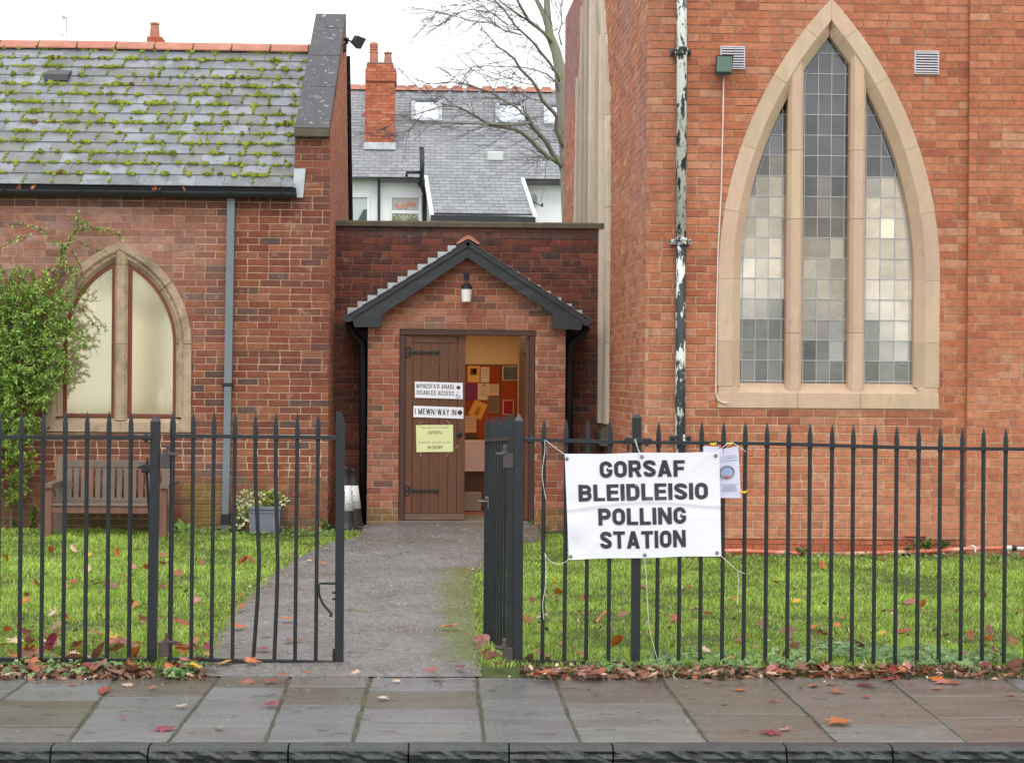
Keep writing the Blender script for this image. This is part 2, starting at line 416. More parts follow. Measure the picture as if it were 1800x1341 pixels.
def lay_bricks(parent, org, U, Nrm, u0, u1, z0, z1, colf, mortf, clip=None, course=0.075, length=0.225, head=0.0,
               singles=0, zoff=0.0, proud=0.006, view=None, jitter=0.0022, phase=0.0, name='brick'):
    """courses of bricks on a vertical face. org + U*u + Z*z is the brick face, Nrm points outwards.
       clip(z) -> list of (ua, ub) intervals of wall at that height. Returns the mortar quads for the wall mesh."""
    U = Vector(U); Nrm = Vector(Nrm); org = Vector(org)
    J = 0.010; mort = MB(); pieces = []
    nrow = int(math.ceil((z1-z0)/course)); row = 0
    z = z0
    while z < z1-0.004:
        h = min(course, z1-z); zc = z+h/2
        ivs = clip(zc) if clip else [(u0, u1)]
        ivs = [(max(a, u0), min(b, u1)) for a, b in ivs if min(b, u1)-max(a, u0) > 0.01]
        headers = head > 0 and (row % max(2, int(1/head)) == 1)
        ln = length/2 if headers else length
        off = (row % 2)*length/2 + phase + random.uniform(-0.012, 0.012)
        for (a, b) in ivs:
            c0 = mortf((a+b)/2, zc)
            q = [org+U*a-Nrm*proud, org+U*b-Nrm*proud]
            mort.add([q[0]+Vector((0,0,z)), q[1]+Vector((0,0,z)), q[1]+Vector((0,0,z+h)), q[0]+Vector((0,0,z+h))], [(0,1,2,3)], c0)
            x = u0 - ((u0-off) % ln) - ln
            x = math.floor((a-off)/ln)*ln+off
            while x < b:
                xn = x+ln
                if not headers and random.random() < 0.08: xn = x+ln/2
                s, e = max(x+J/2, a), min(xn-J/2, b)
                if e-s < 0.03 and e < b-0.001: pass
                if e-s > 0.02: pieces.append((s, e, z+J/2, z+h-J/2))
                x = xn
        z += course; row += 1
    # rank the pieces: the largest and nearest in the picture become objects of their own
    idx = []
    if singles:
        for i, (s, e, a, b) in enumerate(pieces):
            p = org+U*((s+e)/2)+Vector((0,0,(a+b)/2))
            if view and not view(p): continue
            q = (e-s)*(b-a)*(abs((p-CAMLOC).normalized().dot(Nrm)))/((p-CAMLOC).length**2)
            idx.append((-round(q*1e6, 1), random.random(), i))
        idx.sort(); idx = set(i for _, _, i in idx[:singles])
    jm = MB()
    Rm = Matrix((U, -Nrm, Vector((0, 0, 1)))).transposed()
    rot0 = Rm.to_euler()
    for i, (s, e, a, b) in enumerate(pieces):
        uc, zc = (s+e)/2, (a+b)/2
        c = colf(uc, zc); d = random.uniform(-jitter, jitter)
        p = org+U*uc+Vector((0,0,zc))+Nrm*d
        if singles and i in idx:
            inst(name, brick_mesh(e-s, b-a), p, parent, rot=rot0, color=c)
        else:
            l, h = (e-s)/2, (b-a)/2; q = 0.0028
            r = lambda: random.uniform(-q, q)
            B = -Nrm*0.03
            f = [p-U*(l+r())+Vector((0,0,-h+r())), p+U*(l+r())+Vector((0,0,-h+r())), p+U*(l+r())+Vector((0,0,h+r())), p-U*(l+r())+Vector((0,0,h+r()))]
            k = [v+B for v in f]
            jm.add(f+k, [(0,1,2,3),(0,4,5,1),(1,5,6,2),(2,6,7,3),(3,7,4,0)], c)
    if jm.v: obj(name if not singles else 'brickwork', jm, M_BRICK_A, parent, kind='stuff')
    return mort

def pick(pal):
    r = random.random()*sum(w for _, w in pal)
    for c, w in pal:
        r -= w
        if r <= 0: return c
    return pal[-1][0]
def vary(c, v=0.10):
    k =  1+random.uniform(-v, v); return tuple(max(0, min(1, q*k*(1+random.uniform(-0.03, 0.03)))) for q in c)
def lerp(a, b, t):
    t = max(0, min(1, t)); return tuple(x+(y-x)*t for x, y in zip(a, b))

def arch_interval(xc, half, zs, R, z0, z1):
    """horizontal half width of a pointed arch opening at height z (springing zs, radius R, straight jambs down to z0)"""
    def f(z):
        if z < z0 or z > z1: return None
        if z <= zs: return half
        dz = z-zs
        if dz >= R: return None
        w = math.sqrt(R*R-dz*dz)-(R-half)
        return w if w > 0.005 else None
    return f

def minus(ivs, a, b):
    o = []
    for s, e in ivs:
        if b <= s or a >= e: o.append((s, e)); continue
        if a > s: o.append((s, a))
        if b < e: o.append((b, e))
    return o

def inframe(p):
    x, y = PX(p); return -10 < x < 1810 and -10 < y < 1350

def arc_path(xc, half, R, zs, side, a0, a1, n=6):
    """side=-1 left half of the arch; a in radians above springing, returns path (x,z,nx,nz) with inward normal"""
    pts = []
    cx = xc + side*(half-R)                      # arc centre lies beyond the axis
    for i in range(n+1):
        a = a0+(a1-a0)*i/n
        x = cx+side*R*math.cos(a); z = zs+R*math.sin(a)
        pts.append((x, z, -side*math.cos(a), -math.sin(a)))
    return pts

def clip_poly(poly, f_in):
    """clip convex polygon with half planes list [(nx,nz,d)] keep nx*x+nz*z<=d"""
    for nx, nz_, d in f_in:
        out = []; n = len(poly)
        for i in range(n):
            a, b = poly[i], poly[(i+1) % n]
            da, db = nx*a[0]+nz_*a[1]-d, nx*b[0]+nz_*b[1]-d
            if da <= 0: out.append(a)
            if (da < 0 < db) or (db < 0 < da):
                t = da/(da-db); out.append((a[0]+(b[0]-a[0])*t, a[1]+(b[1]-a[1])*t))
        poly = out
        if len(poly) < 3: return []
    return poly
def arch_planes(xc, half, R, zs, n=10):
    pl = []
    amax = math.acos((R-half)/R)
    for side in (-1, 1):
        cx = xc+side*(half-R)
        for i in range(n):
            a = amax*(i+0.5)/n
            nx, nz_ = side*math.cos(a), math.sin(a)
            pl.append((nx, nz_, nx*cx+nz_*zs+R*math.cos(amax/n/2)))
        pl.append((side, 0, side*(xc+side*half)))
    return pl

# ================================================================== GROUND, ROAD, PAVEMENT
YK0 = G(900, 1313).y; YK1 = G(900, 1302.5).y       # kerb front and back
YP = G(900, 1189).y                                 # back of the pavement
YF = 10.5                                           # railings
ZR = -0.13
M_ROAD = mat('wet_tarmac_road', color=srgb(72, 74, 78), rough=0.45, rvar=0.15, nscale=6, namt=0.2, fine=(150, 0.35), bump=0.7, bscale=180, bdist=0.006)
mb = MB(); mb.add([(-40,-30,ZR),(40,-30,ZR),(40,YK0+0.05,ZR),(-40,YK0+0.05,ZR)], [(0,1,2,3)])
obj('road', mb, M_ROAD, kind='structure')
M_JOINT = mat('joint_grit', color=srgb(70, 70, 54), rough=0.9, nscale=14, namt=0.4, fine=(120, 0.4), bump=0.8, bscale=150, bdist=0.006,
              stain=[(srgb(112, 116, 66), 6, 0.5, 0.66, 0.6), (srgb(40, 38, 34), 9, 0.52, 0.7, 0.8)])
mb = MB(); mb.add([(-40,YK1-0.01,-0.007),(40,YK1-0.01,-0.007),(40,YP+0.02,-0.007),(-40,YP+0.02,-0.007)], [(0,1,2,3)])
pavement = obj('pavement', mb, M_JOINT, kind='structure')
M_FLAG = mat('wet_flagstone', src='obj', rough=0.27, rvar=0.17, wet=2.6, nscale=3.5, namt=0.14, fine=(45, 0.16), bump=0.8, bscale=45, bdist=0.005,
             spec=0.5, stain=[(srgb(64, 62, 60), 2.6, 0.54, 0.72, 0.45), (srgb(150, 146, 138), 24, 0.68, 0.76, 0.5)], stretch=(0.6, 1.6, 1))
def slab(x0, x1, x0b, x1b, ya, yb, c):
    """flagstone: front edge x0..x1 at ya, back edge x0b..x1b at yb"""
    g = 0.006; dz = random.uniform(-0.003, 0.003); th = 0.05; tl = random.uniform(-0.002, 0.002)
    P = [(x0+g, ya+g), (x1-g, ya+g), (x1b-g, yb-g), (x0b+g, yb-g)]
    cx = sum(p[0] for p in P)/4; cy = sum(p[1] for p in P)/4
    # wavy outline
    out = []
    for i in range(4):
        a, b = P[i], P[(i+1) % 4]; n = max(2, int(math.hypot(b[0]-a[0], b[1]-a[1])/0.12))
        for k in range(n):
            t = k/n; x = a[0]+(b[0]-a[0])*t; y = a[1]+(b[1]-a[1])*t
            if k: x += random.uniform(-0.004, 0.004); y += random.uniform(-0.004, 0.004)
            out.append((x, y))
    n = len(out); vs = []
    for sc, z in ((0.012, 0.0), (0.003, -0.005), (0.0, -th)):
        for x, y in out:
            d = math.hypot(x-cx, y-cy); vs.append((x-(x-cx)/d*sc, y-(y-cy)/d*sc, z+dz+(tl*(x-cx)*2 if z > -0.01 else 0)))
    fs = [tuple(range(n))]
    for r in range(2):
        for k in range(n): k2 = (k+1) % n; fs.append((r*n+k, (r+1)*n+k, (r+1)*n+k2, r*n+k2))
    m = MB(); m.add(vs, fs)
    o = obj('flagstone', m, M_FLAG, pavement); o.color = (*c, 1); return o
GB = srgb(108, 110, 111); GY = srgb(111, 110, 109); BR = srgb(103, 99, 93); BD = srgb(90, 84, 73); BP = srgb(102, 96, 90)
bx_ = [(-0.02, 1302)]
bott = [-95, 120, 295, 467, 620, 852, 1020, 1245, 1470, 1700, 1940]
topx = [55, 205, 385, 510, 652, 838, 972, 1160, 1350, 1555, 1760]
rows_ = {0: ([1203, 1231, 1277], [BR, GB, BD, BR]), 1: ([1222, 1285], [BD, GB, GY]), 2: ([1206, 1275], [BD, GB, GY]), 3: ([1206, 1238], [BR, BD, GB]),
         4: ([1214, 1245, 1269], [GB, BD, GY, GY]), 5: ([], [GY]), 6: ([1235, 1280], [BP, GY, GY]), 7: ([1255], [BP, BP]), 8: ([1276], [BR, GY]),
         9: ([1222, 1260], [BR, BP, BP])}
jx = [(G(b, 1302.5).x, G(t, 1189).x) for b, t in zip(bott, topx)]
while jx[0][0] > -6.5: d = random.uniform(0.45, 0.75); jx.insert(0, (jx[0][0]-d, jx[0][1]-d))
extra = 0
base_i = [i for i, j in enumerate(jx) if abs(j[0]-G(-95, 1302.5).x) < 1e-6][0]
while jx[-1][0] < 8: d = random.uniform(0.45, 0.75); jx.append((jx[-1][0]+d, jx[-1][1]+d))
for i in range(len(jx)-1):
    (a, b), (c, d) = jx[i], jx[i+1]
    ry, cs = rows_.get(i-base_i, ([random.choice([1215, 1240]), 1272], [GB, BR, GY]))
    ys = [YP]+[G(900, y).y for y in ry]+[YK1]
    for k in range(len(ys)-1):
        yb, ya = ys[k], ys[k+1]
        tx = lambda y, q: q[0]+(q[1]-q[0])*(y-YK1)/(YP-YK1)
        slab(tx(ya, (a, b)), tx(ya, (c, d)), tx(yb, (a, b)), tx(yb, (c, d)), ya, yb, vary(cs[min(k, len(cs)-1)], 0.08))
# kerb
M_KERB = mat('kerb_stone', color=srgb(50, 53, 53), rough=0.36, rvar=0.15, nscale=6, namt=0.28, fine=(70, 0.15), bump=0.9, bscale=14, bdist=0.02,
             stain=[(srgb(36, 38, 38), 4, 0.48, 0.7, 0.7)], spec=0.6)
kerb = thing('kerb', None, None, (0, YK0, ZR)); kerb['kind'] = 'structure'
kx = [G(x, 1320, ).x for x in (-260, 88, 260, 506, 718, 895, 1078, 1383, 1570, 1830, 2100)]
kx = [G(x, 1313).x for x in (-520, -260, 88, 260, 506, 718, 895, 1078, 1383, 1570, 1830, 2100, 2400)]
for a, b in zip(kx, kx[1:]):
    m = MB(); n = max(6, int((b-a)/0.035)); prof = [(YK1-0.004, -0.002), (YK0+0.030, 0.0), (YK0+0.014, -0.006), (YK0+0.004, -0.018), (YK0+0.006, -0.034), (YK0-0.004, -0.052), (YK0+0.006, -0.072), (YK0-0.003, -0.092), (YK0, -0.2)]
    vs = []
    for i in range(n+1):
        x = a+0.004+(b-a-0.008)*i/n
        for k, (y, z) in enumerate(prof):
            e = 1 if k > 0 else 0
            q = 0.018 if k in (4, 5, 6, 7) else 0.005
            vs.append((x, y+e*(nz(x*14, z*24, 2.0)*q+nz(x*34, z*40, 7)*q*0.8)*1.1, z+(nz(x*5, k, 5)*0.004 if k < 4 else 0)))
    m_ = len(prof)
    fs = [(i*m_+k, (i+1)*m_+k, (i+1)*m_+k+1, i*m_+k+1) for i in range(n) for k in range(m_-1)]
    fs += [tuple(range(m_)), tuple(n*m_+k for k in range(m_-1, -1, -1))]
    m.add(vs, fs); obj('kerb_stone', m, M_KERB, kerb, smooth=False)

# lawn / soil sheet with gentle undulation
def lawn_z(x, y): return 0.004*(y-10.5) + 0.02*nz(x, y, 3, 0.7) + 0.012
pathL = [(345, 1186), (362, 1150), (385, 1112), (420, 1062), (470, 1012), (520, 975), (570, 952), (628, 941)]
pathR = [(848, 1186), (846, 1140), (836, 1100), (830, 1060), (831, 1018), (850, 985), (893, 955), (960, 938)]
def path_z(y): return 0.018+0.0105*max(0, y-10.5)
def gz(px, py):
    p = G(px, py, 0.03)
    for _ in range(4): p = G(px, py, path_z(p.y))
    return p
PL = [gz(*q) for q in pathL]; PR = [gz(*q) for q in pathR]
def edge_at(E, y):
    if y <= E[0].y: return E[0].x
    for a, b in zip(E, E[1:]):
        if y <= b.y: return a.x+(b.x-a.x)*(y-a.y)/(b.y-a.y)
    return E[-1].x
mb = MB(); nx_, ny_ = 90, 70; X0, X1, Y0_, Y1_ = -16.0, 18.0, YP-0.0, 30.0
for j in range(ny_+1):
    for i in range(nx_+1):
        x = X0+(X1-X0)*i/nx_; y = Y0_+(Y1_-Y0_)*(j/ny_)**1.2
        z = lawn_z(x, y) if y > YP+0.25 else -0.004
        if edge_at(PL, y) < x < edge_at(PR, y): z -= 0.03
        mb.v.append((x, y, z))
for j in range(ny_):
    for i in range(nx_): a = j*(nx_+1)+i; mb.f.append((a, a+1, a+nx_+2, a+nx_+1)); mb.c.append(None)
M_TURF = mat('turf_soil', color=srgb(74, 88, 34), rough=0.95, nscale=5, namt=0.35, fine=(90, 0.4), bump=0.8, bscale=80, bdist=0.02,
             stain=[(srgb(70, 56, 38), 5, 0.55, 0.75, 0.6)])
obj('garden_ground', mb, M_TURF, kind='structure', smooth=True)
mb = MB(); mb.add([(-150,30,0.05),(150,30,0.05),(150,260,0.05),(-150,260,0.05)], [(0,1,2,3)])
mb.add([(-150,-60,-0.2),(150,-60,-0.2),(150,30,-0.2),(-150,30,-0.2)], [(0,1,2,3)])
obj('ground', mb, M_TURF, kind='structure')

# path
mb = MB(); NU, NV = 26, 70; ys = []
yy0, yy1 = YP-0.014, 19.62
for j in range(NV+1):
    y = yy0+(yy1-yy0)*j/NV; xl, xr = edge_at(PL, y), edge_at(PR, y)
    if y > 18.6: xr = max(xr, W(946, 900, 19.6).x*1.02)
    for i in range(NU+1):
        t = i/NU; jl = nz(0, y*6, 1)*0.02; x = xl+jl+(xr-xl+nz(3, y*5, 1)*0.03-jl)*t
        z = path_z(y)+0.02*(1-(2*t-1)**2)-0.008+0.006*nz(x*3, y*3, 0)
        if y < YP+0.12: z = 0.004+ (z-0.004)*(y-YP)/0.12
        if i in (0, NU) and y > YP+0.3: z = min(z, lawn_z(x, y)-0.01); x += -0.05 if i == 0 else 0.05
        mb.v.append((x, y, z))
for j in range(NV):
    for i in range(NU): a = j*(NU+1)+i; mb.f.append((a, a+1, a+NU+2, a+NU+1)); mb.c.append(None)
mvals = []
for (x, y, z) in mb.v:
    xl, xr = edge_at(PL, y), edge_at(PR, y)
    m1 = max(0, 1-(xr-x)/0.50) if 10.6 < y < 15.5 else max(0, 0.6-(xr-x)/0.3)
    m2 = max(0, 0.75-(x-xl)/0.25); m3 = 0.75*math.exp(-((y-12.6)/0.35)**2)*(1-abs(2*(x-xl)/(xr-xl)-0.9))*0.7
    mvals.append(0.95*max(m1, m2*0.8, m3 if m3 > 0 else 0))
M_PATH = mat('wet_tarmac_path', color=srgb(122, 119, 117), rough=0.42, rvar=0.22, wet=2.0, nscale=2.6, namt=0.22, fine=(26, 0.42), bump=1.0, bscale=60, bdist=0.014, spec=0.55,
             stain=[(srgb(108, 96, 86), 0.9, 0.48, 0.66, 0.6), (srgb(50, 48, 48), 7, 0.58, 0.76, 0.6), (srgb(190, 184, 178), 30, 0.62, 0.74, 0.5)], mask=(srgb(98, 108, 48), 5))
po = obj('path', mb, M_PATH, kind='structure', smooth=True)
at = po.data.attributes.new('m', 'FLOAT', 'POINT'); at.data.foreach_set('value', mvals)
# earth strip under the railings
M_EDGE = M_SOIL

# ================================================================== CHURCH ON THE RIGHT
YR = 16.8
church = thing('church', 'tall orange-red brick church with a pale stone lancet window, right of the porch', 'church', (W(1135, 975, YR).x, YR, 0))
CXL = W(1135, 500, YR).x; CXR = CXL+6.2; CTOP = 6.9
XST = W(1699, 500, YR).x                               # pilaster starts here
win_l, win_r = W(1261.5, 600, YR).x, W(1651, 600, YR).x
wxc = (win_l+win_r)/2; whalf = (win_r-win_l)/2; S_ = (win_r-win_l)/389.5
wzs = W(1456, 492, YR).z; wR = 713*S_; wz0 = W(1456, 717.5, YR).z
wf = arch_interval(wxc, whalf, wzs, wR, wz0, 99)
mband = 24*S_
wfm = arch_interval(wxc, whalf-mband, wzs, wR-mband, wz0+0.05, 99)
def clip_ch(z):
    iv = [(CXL, CXR)]
    w = wfm(z)
    if w: iv = minus(iv, wxc-w, wxc+w)
    return iv
palR = [(srgb(184, 112, 79), 4), (srgb(178, 105, 72), 4), (srgb(189, 121, 88), 3), (srgb(170, 101, 73), 2), (srgb(192, 135, 105), 1.0), (srgb(163, 93, 67), 0.8)]
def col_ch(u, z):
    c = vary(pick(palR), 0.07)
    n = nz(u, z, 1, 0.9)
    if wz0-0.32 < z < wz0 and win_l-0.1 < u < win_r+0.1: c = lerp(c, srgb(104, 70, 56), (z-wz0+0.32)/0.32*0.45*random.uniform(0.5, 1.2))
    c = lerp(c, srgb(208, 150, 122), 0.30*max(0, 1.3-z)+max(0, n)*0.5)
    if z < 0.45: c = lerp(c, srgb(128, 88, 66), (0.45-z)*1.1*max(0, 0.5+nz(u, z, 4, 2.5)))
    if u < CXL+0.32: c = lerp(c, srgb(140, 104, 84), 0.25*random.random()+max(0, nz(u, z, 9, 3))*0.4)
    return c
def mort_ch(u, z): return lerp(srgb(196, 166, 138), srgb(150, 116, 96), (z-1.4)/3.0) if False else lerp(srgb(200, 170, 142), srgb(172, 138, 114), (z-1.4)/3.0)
cwall = None
tmp = thing('wall', None, None, (CXL, YR, 0)); tmp.parent = church; tmp.location = (0, 0, 0); WLOC[tmp] = Vector((CXL, YR, 0))
bpy.data.objects.remove(tmp)
def wall_part(parent, mort, backbox=None):
    return obj('wall', mort, M_MORTAR, parent)
z_low = -0.10
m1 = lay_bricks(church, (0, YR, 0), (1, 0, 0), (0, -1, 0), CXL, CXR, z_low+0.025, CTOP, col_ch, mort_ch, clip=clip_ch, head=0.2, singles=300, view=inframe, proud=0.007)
# stepped pilaster on the right
YPIL = YR-0.055
m2 = lay_bricks(church, (0, YPIL, 0), (1, 0, 0), (0, -1, 0), XST, CXR, z_low+0.025, CTOP, col_ch, mort_ch, head=0.2, proud=0.007, phase=0.06, name='pilaster_brick')
m2.box(XST+0.004, CXR, YPIL+0.008, YR+0.01, z_low, CTOP, srgb(150, 110, 90))
# side wall running back on the left
SX, SY = CXL, YR
EX, EY = W(990, 500, 25.8).x, 25.8
SL = math.hypot(EX-SX, EY-SY); SU = Vector((EX-SX, EY-SY, 0)).normalized(); SN = Vector((-SU.y, SU.x, 0))
if SN.x > 0: SN = -SN
d19, d23 = 19.77, 23.75
uL, uR = (d19-SY)/SU.y, (d23-SY)/SU.y
sxc, shalf = (uL+uR)/2, (uR-uL)/2; szs, sR = 3.6, shalf*2.05; sz0 = W(1070, 745, 19.9).z
sband = 0.22
sfm = arch_interval(sxc, shalf-sband/2, szs, sR-sband/2, sz0+0.05, 99)
def clip_side(z):
    iv = [(0.014, SL)]; w = sfm(z)
    if w: iv = minus(iv, sxc-w, sxc+w)
    return iv
def col_side(u, z):
    c = vary(pick(palR), 0.12)
    k = nz(u*0.9+z*0.25, z*0.35, 4, 0.8)+0.16*(z-3.9)
    if 0.4 < u < 1.9 and z > 2.2 and abs(u-1.15) < 0.55-(z-3)*0.18: k = -0.2
    c = lerp(c, srgb(150, 110, 116), 0.9*max(0, min(0.85, k*2.2)))
    return lerp(c, srgb(205, 160, 130), 0.35*max(0, nz(u, z, 3, 1.5)))
m3 = lay_bricks(church, (SX, SY, 0), SU, SN, 0.0, SL, z_low+0.025, CTOP, col_side, mort_ch, clip=clip_side, proud=0.0025, name='side_brick')
allm = MB()
for m in (m1, m2, m3): allm.add(m.v, m.f); allm.c[-len(m.f):] = m.c
# top slab, far end and inner backing so that the wall has thickness
allm.box(CXL+0.32, CXR, YR+0.04, YR+0.32, CTOP-0.02, CTOP, srgb(150, 116, 96))
allm.box(EX+0.03, EX+4.0, EY-0.02, EY+0.3, 0, CTOP, srgb(150, 96, 76))
obj('wall', allm, M_MORTAR, church)

# front lancet window
lw = thing('lancet_window', None, None, (wxc, YR, wz0)); lw.parent = church; lw.location = Vector((wxc, YR, wz0))-WLOC[church]; del_ = None
fy = YR-0.012; band = 41*S_
prof_out = [(-0.001, 0.10), (-0.001, 0.004), (0.004, 0.0), (band*0.62, 0.0), (band, 0.085), (band, 0.30)]
amax = math.acos((wR-whalf)/wR)
for side in (-1, 1):
    # voussoirs
    cuts = [0.0, 0.150, 0.345, 0.560, 0.755, amax]
    cuts = [0.0, 0.17, 0.335, 0.52, 0.66, amax]
    for a, b in zip(cuts, cuts[1:]):
        last = b == amax
        m = MB(); g = 0.0007
        m.sweep(arc_path(wxc, whalf, wR, wzs, side, a+g, b-(0 if last else g), 8), prof_out, fy)
        if last:                      # mitre the top stone on the window axis
            m.v = [(min(x, wxc-0.001) if side < 0 else max(x, wxc+0.001), y, z) for x, y, z in m.v]
        obj('stone', m, M_STONE, lw)
    zj = [wz0+0.20, W(1262, 600, YR).z, wzs]
    for a, b in zip(zj, zj[1:]):
        m = MB(); m.sweep([(wxc+side*whalf, a+0.003, -side, 0), (wxc+side*whalf, b-0.003, -side, 0)], prof_out, fy); obj('stone', m, M_STONE, lw)
    m = MB(); m.sweep([(wxc+side*whalf, wz0+0.2, -side, 0)]+arc_path(wxc, whalf, wR, wzs, side, 0.001, amax*0.995, 30), [(o+0.002, d+0.004) for o, d in prof_out], fy)
    m.v = [(min(x, wxc-0.001) if side < 0 else max(x, wxc+0.001), y, z) for x, y, z in m.v]; obj('joint_bed', m, M_STONE, lw)
sill_top = W(1456, 674, YR+0.1).z
# sill: three lengths with a sloping top
cutx = [win_l, wxc-54*S_-0.0, wxc+56*S_, win_r]
for a, b in zip(cutx, cutx[1:]):
    m = MB(); x0, x1 = a+0.002, b-0.002
    zt = wz0+26*S_
    m.add([(x0, fy, wz0), (x1, fy, wz0), (x1, fy, zt), (x0, fy, zt), (x0, YR+0.15, sill_top), (x1, YR+0.15, sill_top), (x0, YR+0.15, wz0), (x1, YR+0.15, wz0)],
          [(0,1,2,3), (3,2,5,4), (0,6,7,1), (0,3,4,6), (1,7,5,2)])
    obj('sill', m, M_STONE, lw)
for a, b in ((win_l+0.01, win_l+band*0.9), (win_r-band*0.9, win_r-0.01)): m = MB(); m.cbox(a, b, YR-0.008, YR+0.3, zt-0.001, wz0+0.2, 0.004); obj('stone', m, M_STONE, lw)
def mullion(xc_, hw, z0, z1, par, m_, yf, depth=0.22, joints=()):
    zs_ = [z0]+list(joints)+[z1]
    for a, b in zip(zs_, zs_[1:]):
        m = MB(); c = hw*0.42
        P = [(-hw, depth), (-hw, c*1.3), (-hw+c, 0), (hw-c, 0), (hw, c*1.3), (hw, depth)]
        n = len(P); vs = [(xc_+x, yf+y, a+0.002) for x, y in P]+[(xc_+x, yf+y, b-0.002) for x, y in P]
        m.add(vs, [tuple(range(n)), tuple(range(2*n-1, n-1, -1))]+[(i, (i+1) % n, n+(i+1) % n, n+i) for i in range(n)])
        obj('mullion', m, m_, par)
mulx = []
inner_R = wR-band; inner_h = whalf-band
innerf = arch_interval(wxc, inner_h, wzs, inner_R, 0, 99)
ain = arch_interval(wxc, whalf-band*0.55, wzs, wR-band*0.55, 0, 99)
def top_at(x, hf, R_):
    d = abs(x-wxc)+(R_-hf); return wzs+math.sqrt(max(0, R_*R_-d*d))
for px in (1398.5, 1508.5):
    x = W(px, 450, YR).x; mulx.append(x)
    mullion(x, 13.5*S_, zt-0.01, top_at(x, whalf-band*0.35, wR-band*0.35), lw, M_STONE, YR+0.004, joints=[W(px, y, YR).z for y in (585, 385, 264)])
# panes and lead
YG = YR+0.15
apl = arch_planes(wxc, inner_h, inner_R, wzs)
lights = [(win_l+band, mulx[0]-13.5*S_), (mulx[0]+13.5*S_, mulx[1]-13.5*S_), (mulx[1]+13.5*S_, win_r-band)]
ph = 36*S_; bz0 = sill_top
def poly_obj(name, poly, y, m_, parent, color=None, tilt=0.0, th=0.004):
    mbp = MB(); mbp.prism(poly, y, y+th)
    if tilt:
        cx = sum(p[0] for p in poly)/len(poly); cz = sum(p[1] for p in poly)/len(poly); ta, tb = random.uniform(-tilt, tilt), random.uniform(-tilt, tilt)
        mbp.v = [(x, yy+(x-cx)*ta+(z-cz)*tb, z) for x, yy, z in mbp.v]
    o = obj(name, mbp, m_, parent)
    if color: o.color = (*color, 1)
    return o
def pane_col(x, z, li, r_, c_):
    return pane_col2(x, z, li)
def pane_col2(x, z, li):  # reflections and light through the window are painted into each pane's colour
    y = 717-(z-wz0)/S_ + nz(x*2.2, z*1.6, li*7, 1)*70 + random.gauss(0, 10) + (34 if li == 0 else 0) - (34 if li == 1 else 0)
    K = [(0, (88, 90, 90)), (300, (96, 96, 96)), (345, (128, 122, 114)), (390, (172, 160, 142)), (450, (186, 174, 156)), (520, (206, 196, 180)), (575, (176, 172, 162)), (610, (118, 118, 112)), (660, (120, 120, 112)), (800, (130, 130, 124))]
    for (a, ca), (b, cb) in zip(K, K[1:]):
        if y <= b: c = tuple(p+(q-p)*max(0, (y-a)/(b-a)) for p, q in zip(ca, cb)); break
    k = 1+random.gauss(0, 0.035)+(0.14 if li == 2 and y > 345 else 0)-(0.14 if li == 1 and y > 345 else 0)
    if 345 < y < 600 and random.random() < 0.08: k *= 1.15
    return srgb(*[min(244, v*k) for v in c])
def pane_col_old(x, z, li, r_, c_):
    """light seen in the glass painted per pane: darker greys above, pale squares below"""
    zz = (z-wz0)/S_            # photo pixels above the window foot
    y = 717-zz + random.gauss(0, 22) + (36 if li == 0 else 0) + (-30 if li == 1 else 0)
    n = random.random()
    if y < 250: b = srgb(92+int(n*20), 92+int(n*18), 92+int(n*18))
    elif y < 345: b = lerp(srgb(96, 94, 92), srgb(140, 132, 122), n)
    elif y < 430: b = lerp(srgb(150, 136, 118), srgb(222, 206, 182), n*0.8 + (0.2 if li == 2 else 0)-(0.25 if li == 1 else 0))
    elif y < 560: b = lerp(srgb(158, 146, 132), srgb(240, 232, 216), n*0.9+(0.25 if li == 2 else 0)-(0.3 if li == 1 else 0))
    elif y < 600: b = lerp(srgb(120, 118, 112), srgb(170, 168, 160), n)
    else: b = lerp(srgb(120, 118, 108), srgb(176, 174, 164), n+(0.4 if li == 2 else 0))
    return b
